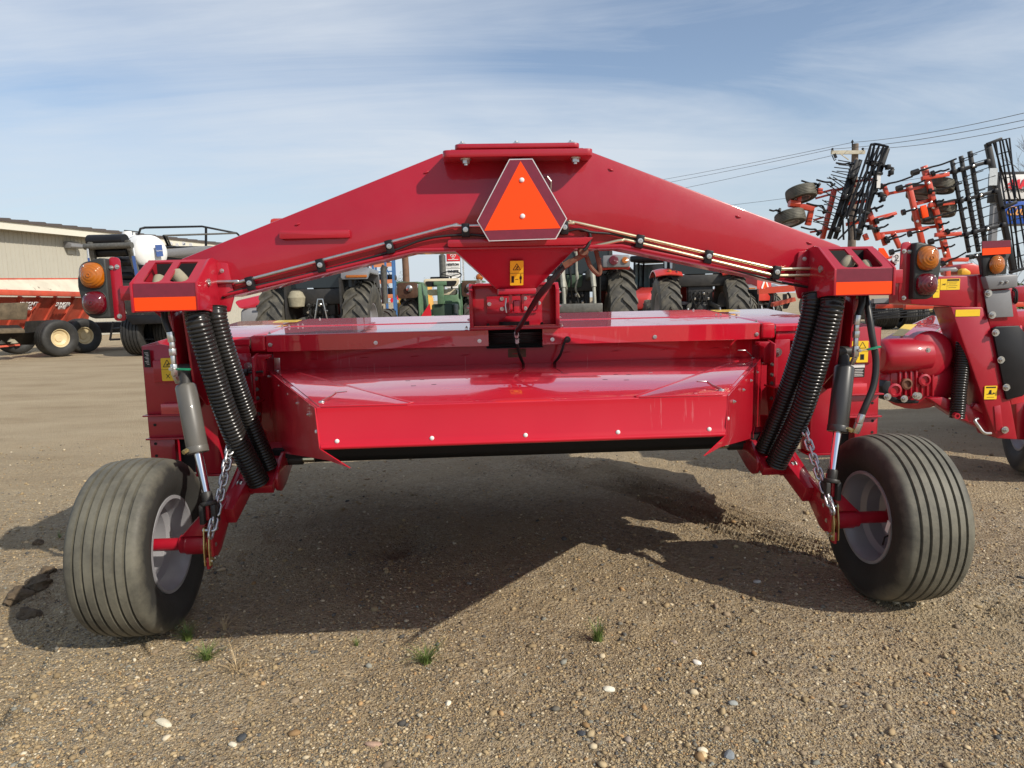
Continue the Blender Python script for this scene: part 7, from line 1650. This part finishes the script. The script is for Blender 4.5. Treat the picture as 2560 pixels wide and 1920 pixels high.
for k in range(9): grow(V3((rr.uniform(-3, 3), rr.uniform(-1, 1), 0)), V3((rr.uniform(-.3, .3), 0, 1)).normalized(), 1.5, .05, 4)
tw.build('branches', M['bark'], bt2)
hg = thing('green_hedge', 'low bright green hedge at the right edge behind the lamp shelf', 'hedge', ground_at(2570, 40.0), 0)
me = bpy.data.meshes.new('foliage'); vs, fs = leaf_cloud(5000, 3.0, 1.0, .85, .10, 4, .5); vs[:, 2] += .8; mesh_np(me, vs.astype(np.float32), fs); me.materials.append(M['leaf']); put('foliage', me, hg)

# ================================================================== grass tufts
def tuft(u, v, h_, n, lab, m_=None, spread=.5, seed=1, name='grass_tuft'):
    h_ = h_ * 1.3; n = int(n * 1.3); p = gpt(u, v); rr = random.Random(seed); b = MB()
    for k in range(n):
        a = rr.uniform(0, 6.283); rad = rr.uniform(0, h_ * .25); L_ = h_ * rr.uniform(.45, 1.15); lean = rr.uniform(.15, spread) ; w = rr.uniform(.0011, .0022)
        base = V3((math.cos(a) * rad, math.sin(a) * rad, -.003)); d = V3((math.cos(a + rr.uniform(-.6, .6)), math.sin(a + rr.uniform(-.6, .6)), 0)); sd = V3((-d.y, d.x, 0)) * w; vs = []
        for i in range(4):
            t = i / 3; c = base + d * (L_ * lean * t * t * 1.3) + V3((0, 0, L_ * t * (1 - .25 * lean * t))); ww = 1 - t * .85; vs += [c - sd * ww, c + sd * ww]
        b.add(vs, [(2 * i, 2 * i + 1, 2 * i + 3, 2 * i + 2) for i in range(3)])
    o = b.build(name, m_ or M['grass'], None, recalc=False); o.location = p; tag(o, lab, 'grass' if m_ is None else 'straw'); return o
tuft(468, 1592, .062, 90, 'green grass tuft just right of the left wheel', seed=2, spread=.9)
tuft(517, 1643, .058, 90, 'low pale green grass tuft, nearest to the camera at left', seed=3, spread=1.2)
tuft(891, 1606, .032, 24, 'tiny sprig of grass between the shadow and the larger tufts', seed=4, spread=.8)
tuft(1065, 1647, .062, 100, 'spreading green grass tuft in front of the mower middle', seed=5, spread=1.1)
tuft(1495, 1592, .072, 90, 'upright dark green grass tuft right of the middle', seed=6, spread=.5)
tuft(148, 1340, .04, 20, 'small shaded grass sprig left of the left wheel', seed=7, spread=.8)
tuft(590, 1668, .07, 34, 'flattened dry straw wisp beside the pale grass tuft', M['straw'], spread=2.2, seed=8, name='straw_wisp')
tuft(560, 1565, .07, 26, 'dry straw wisp at the shadow edge right of the left wheel', M['straw'], spread=2.2, seed=9, name='straw_wisp')
tuft(1955, 1145, .05, 14, 'faint grass sprig on the sunny ground under the right sleeve', seed=10, spread=.8)

# clods of broken earth by the left wheel, darkened to stand in for shadow
for k, (u, v, r_, lab) in enumerate(((95, 1455, .062, 'largest shade-darkened earth clod, beside the left tyre'), (45, 1480, .052, 'second shade-darkened earth clod, left of the largest one'), (70, 1512, .045, 'shade-darkened earth clod nearest the camera in the broken soil'), (118, 1425, .04, 'small shade-darkened earth clod behind the largest one'), (95, 1352, .028, 'tiny shade-darkened earth clod lying alone farthest back'))):
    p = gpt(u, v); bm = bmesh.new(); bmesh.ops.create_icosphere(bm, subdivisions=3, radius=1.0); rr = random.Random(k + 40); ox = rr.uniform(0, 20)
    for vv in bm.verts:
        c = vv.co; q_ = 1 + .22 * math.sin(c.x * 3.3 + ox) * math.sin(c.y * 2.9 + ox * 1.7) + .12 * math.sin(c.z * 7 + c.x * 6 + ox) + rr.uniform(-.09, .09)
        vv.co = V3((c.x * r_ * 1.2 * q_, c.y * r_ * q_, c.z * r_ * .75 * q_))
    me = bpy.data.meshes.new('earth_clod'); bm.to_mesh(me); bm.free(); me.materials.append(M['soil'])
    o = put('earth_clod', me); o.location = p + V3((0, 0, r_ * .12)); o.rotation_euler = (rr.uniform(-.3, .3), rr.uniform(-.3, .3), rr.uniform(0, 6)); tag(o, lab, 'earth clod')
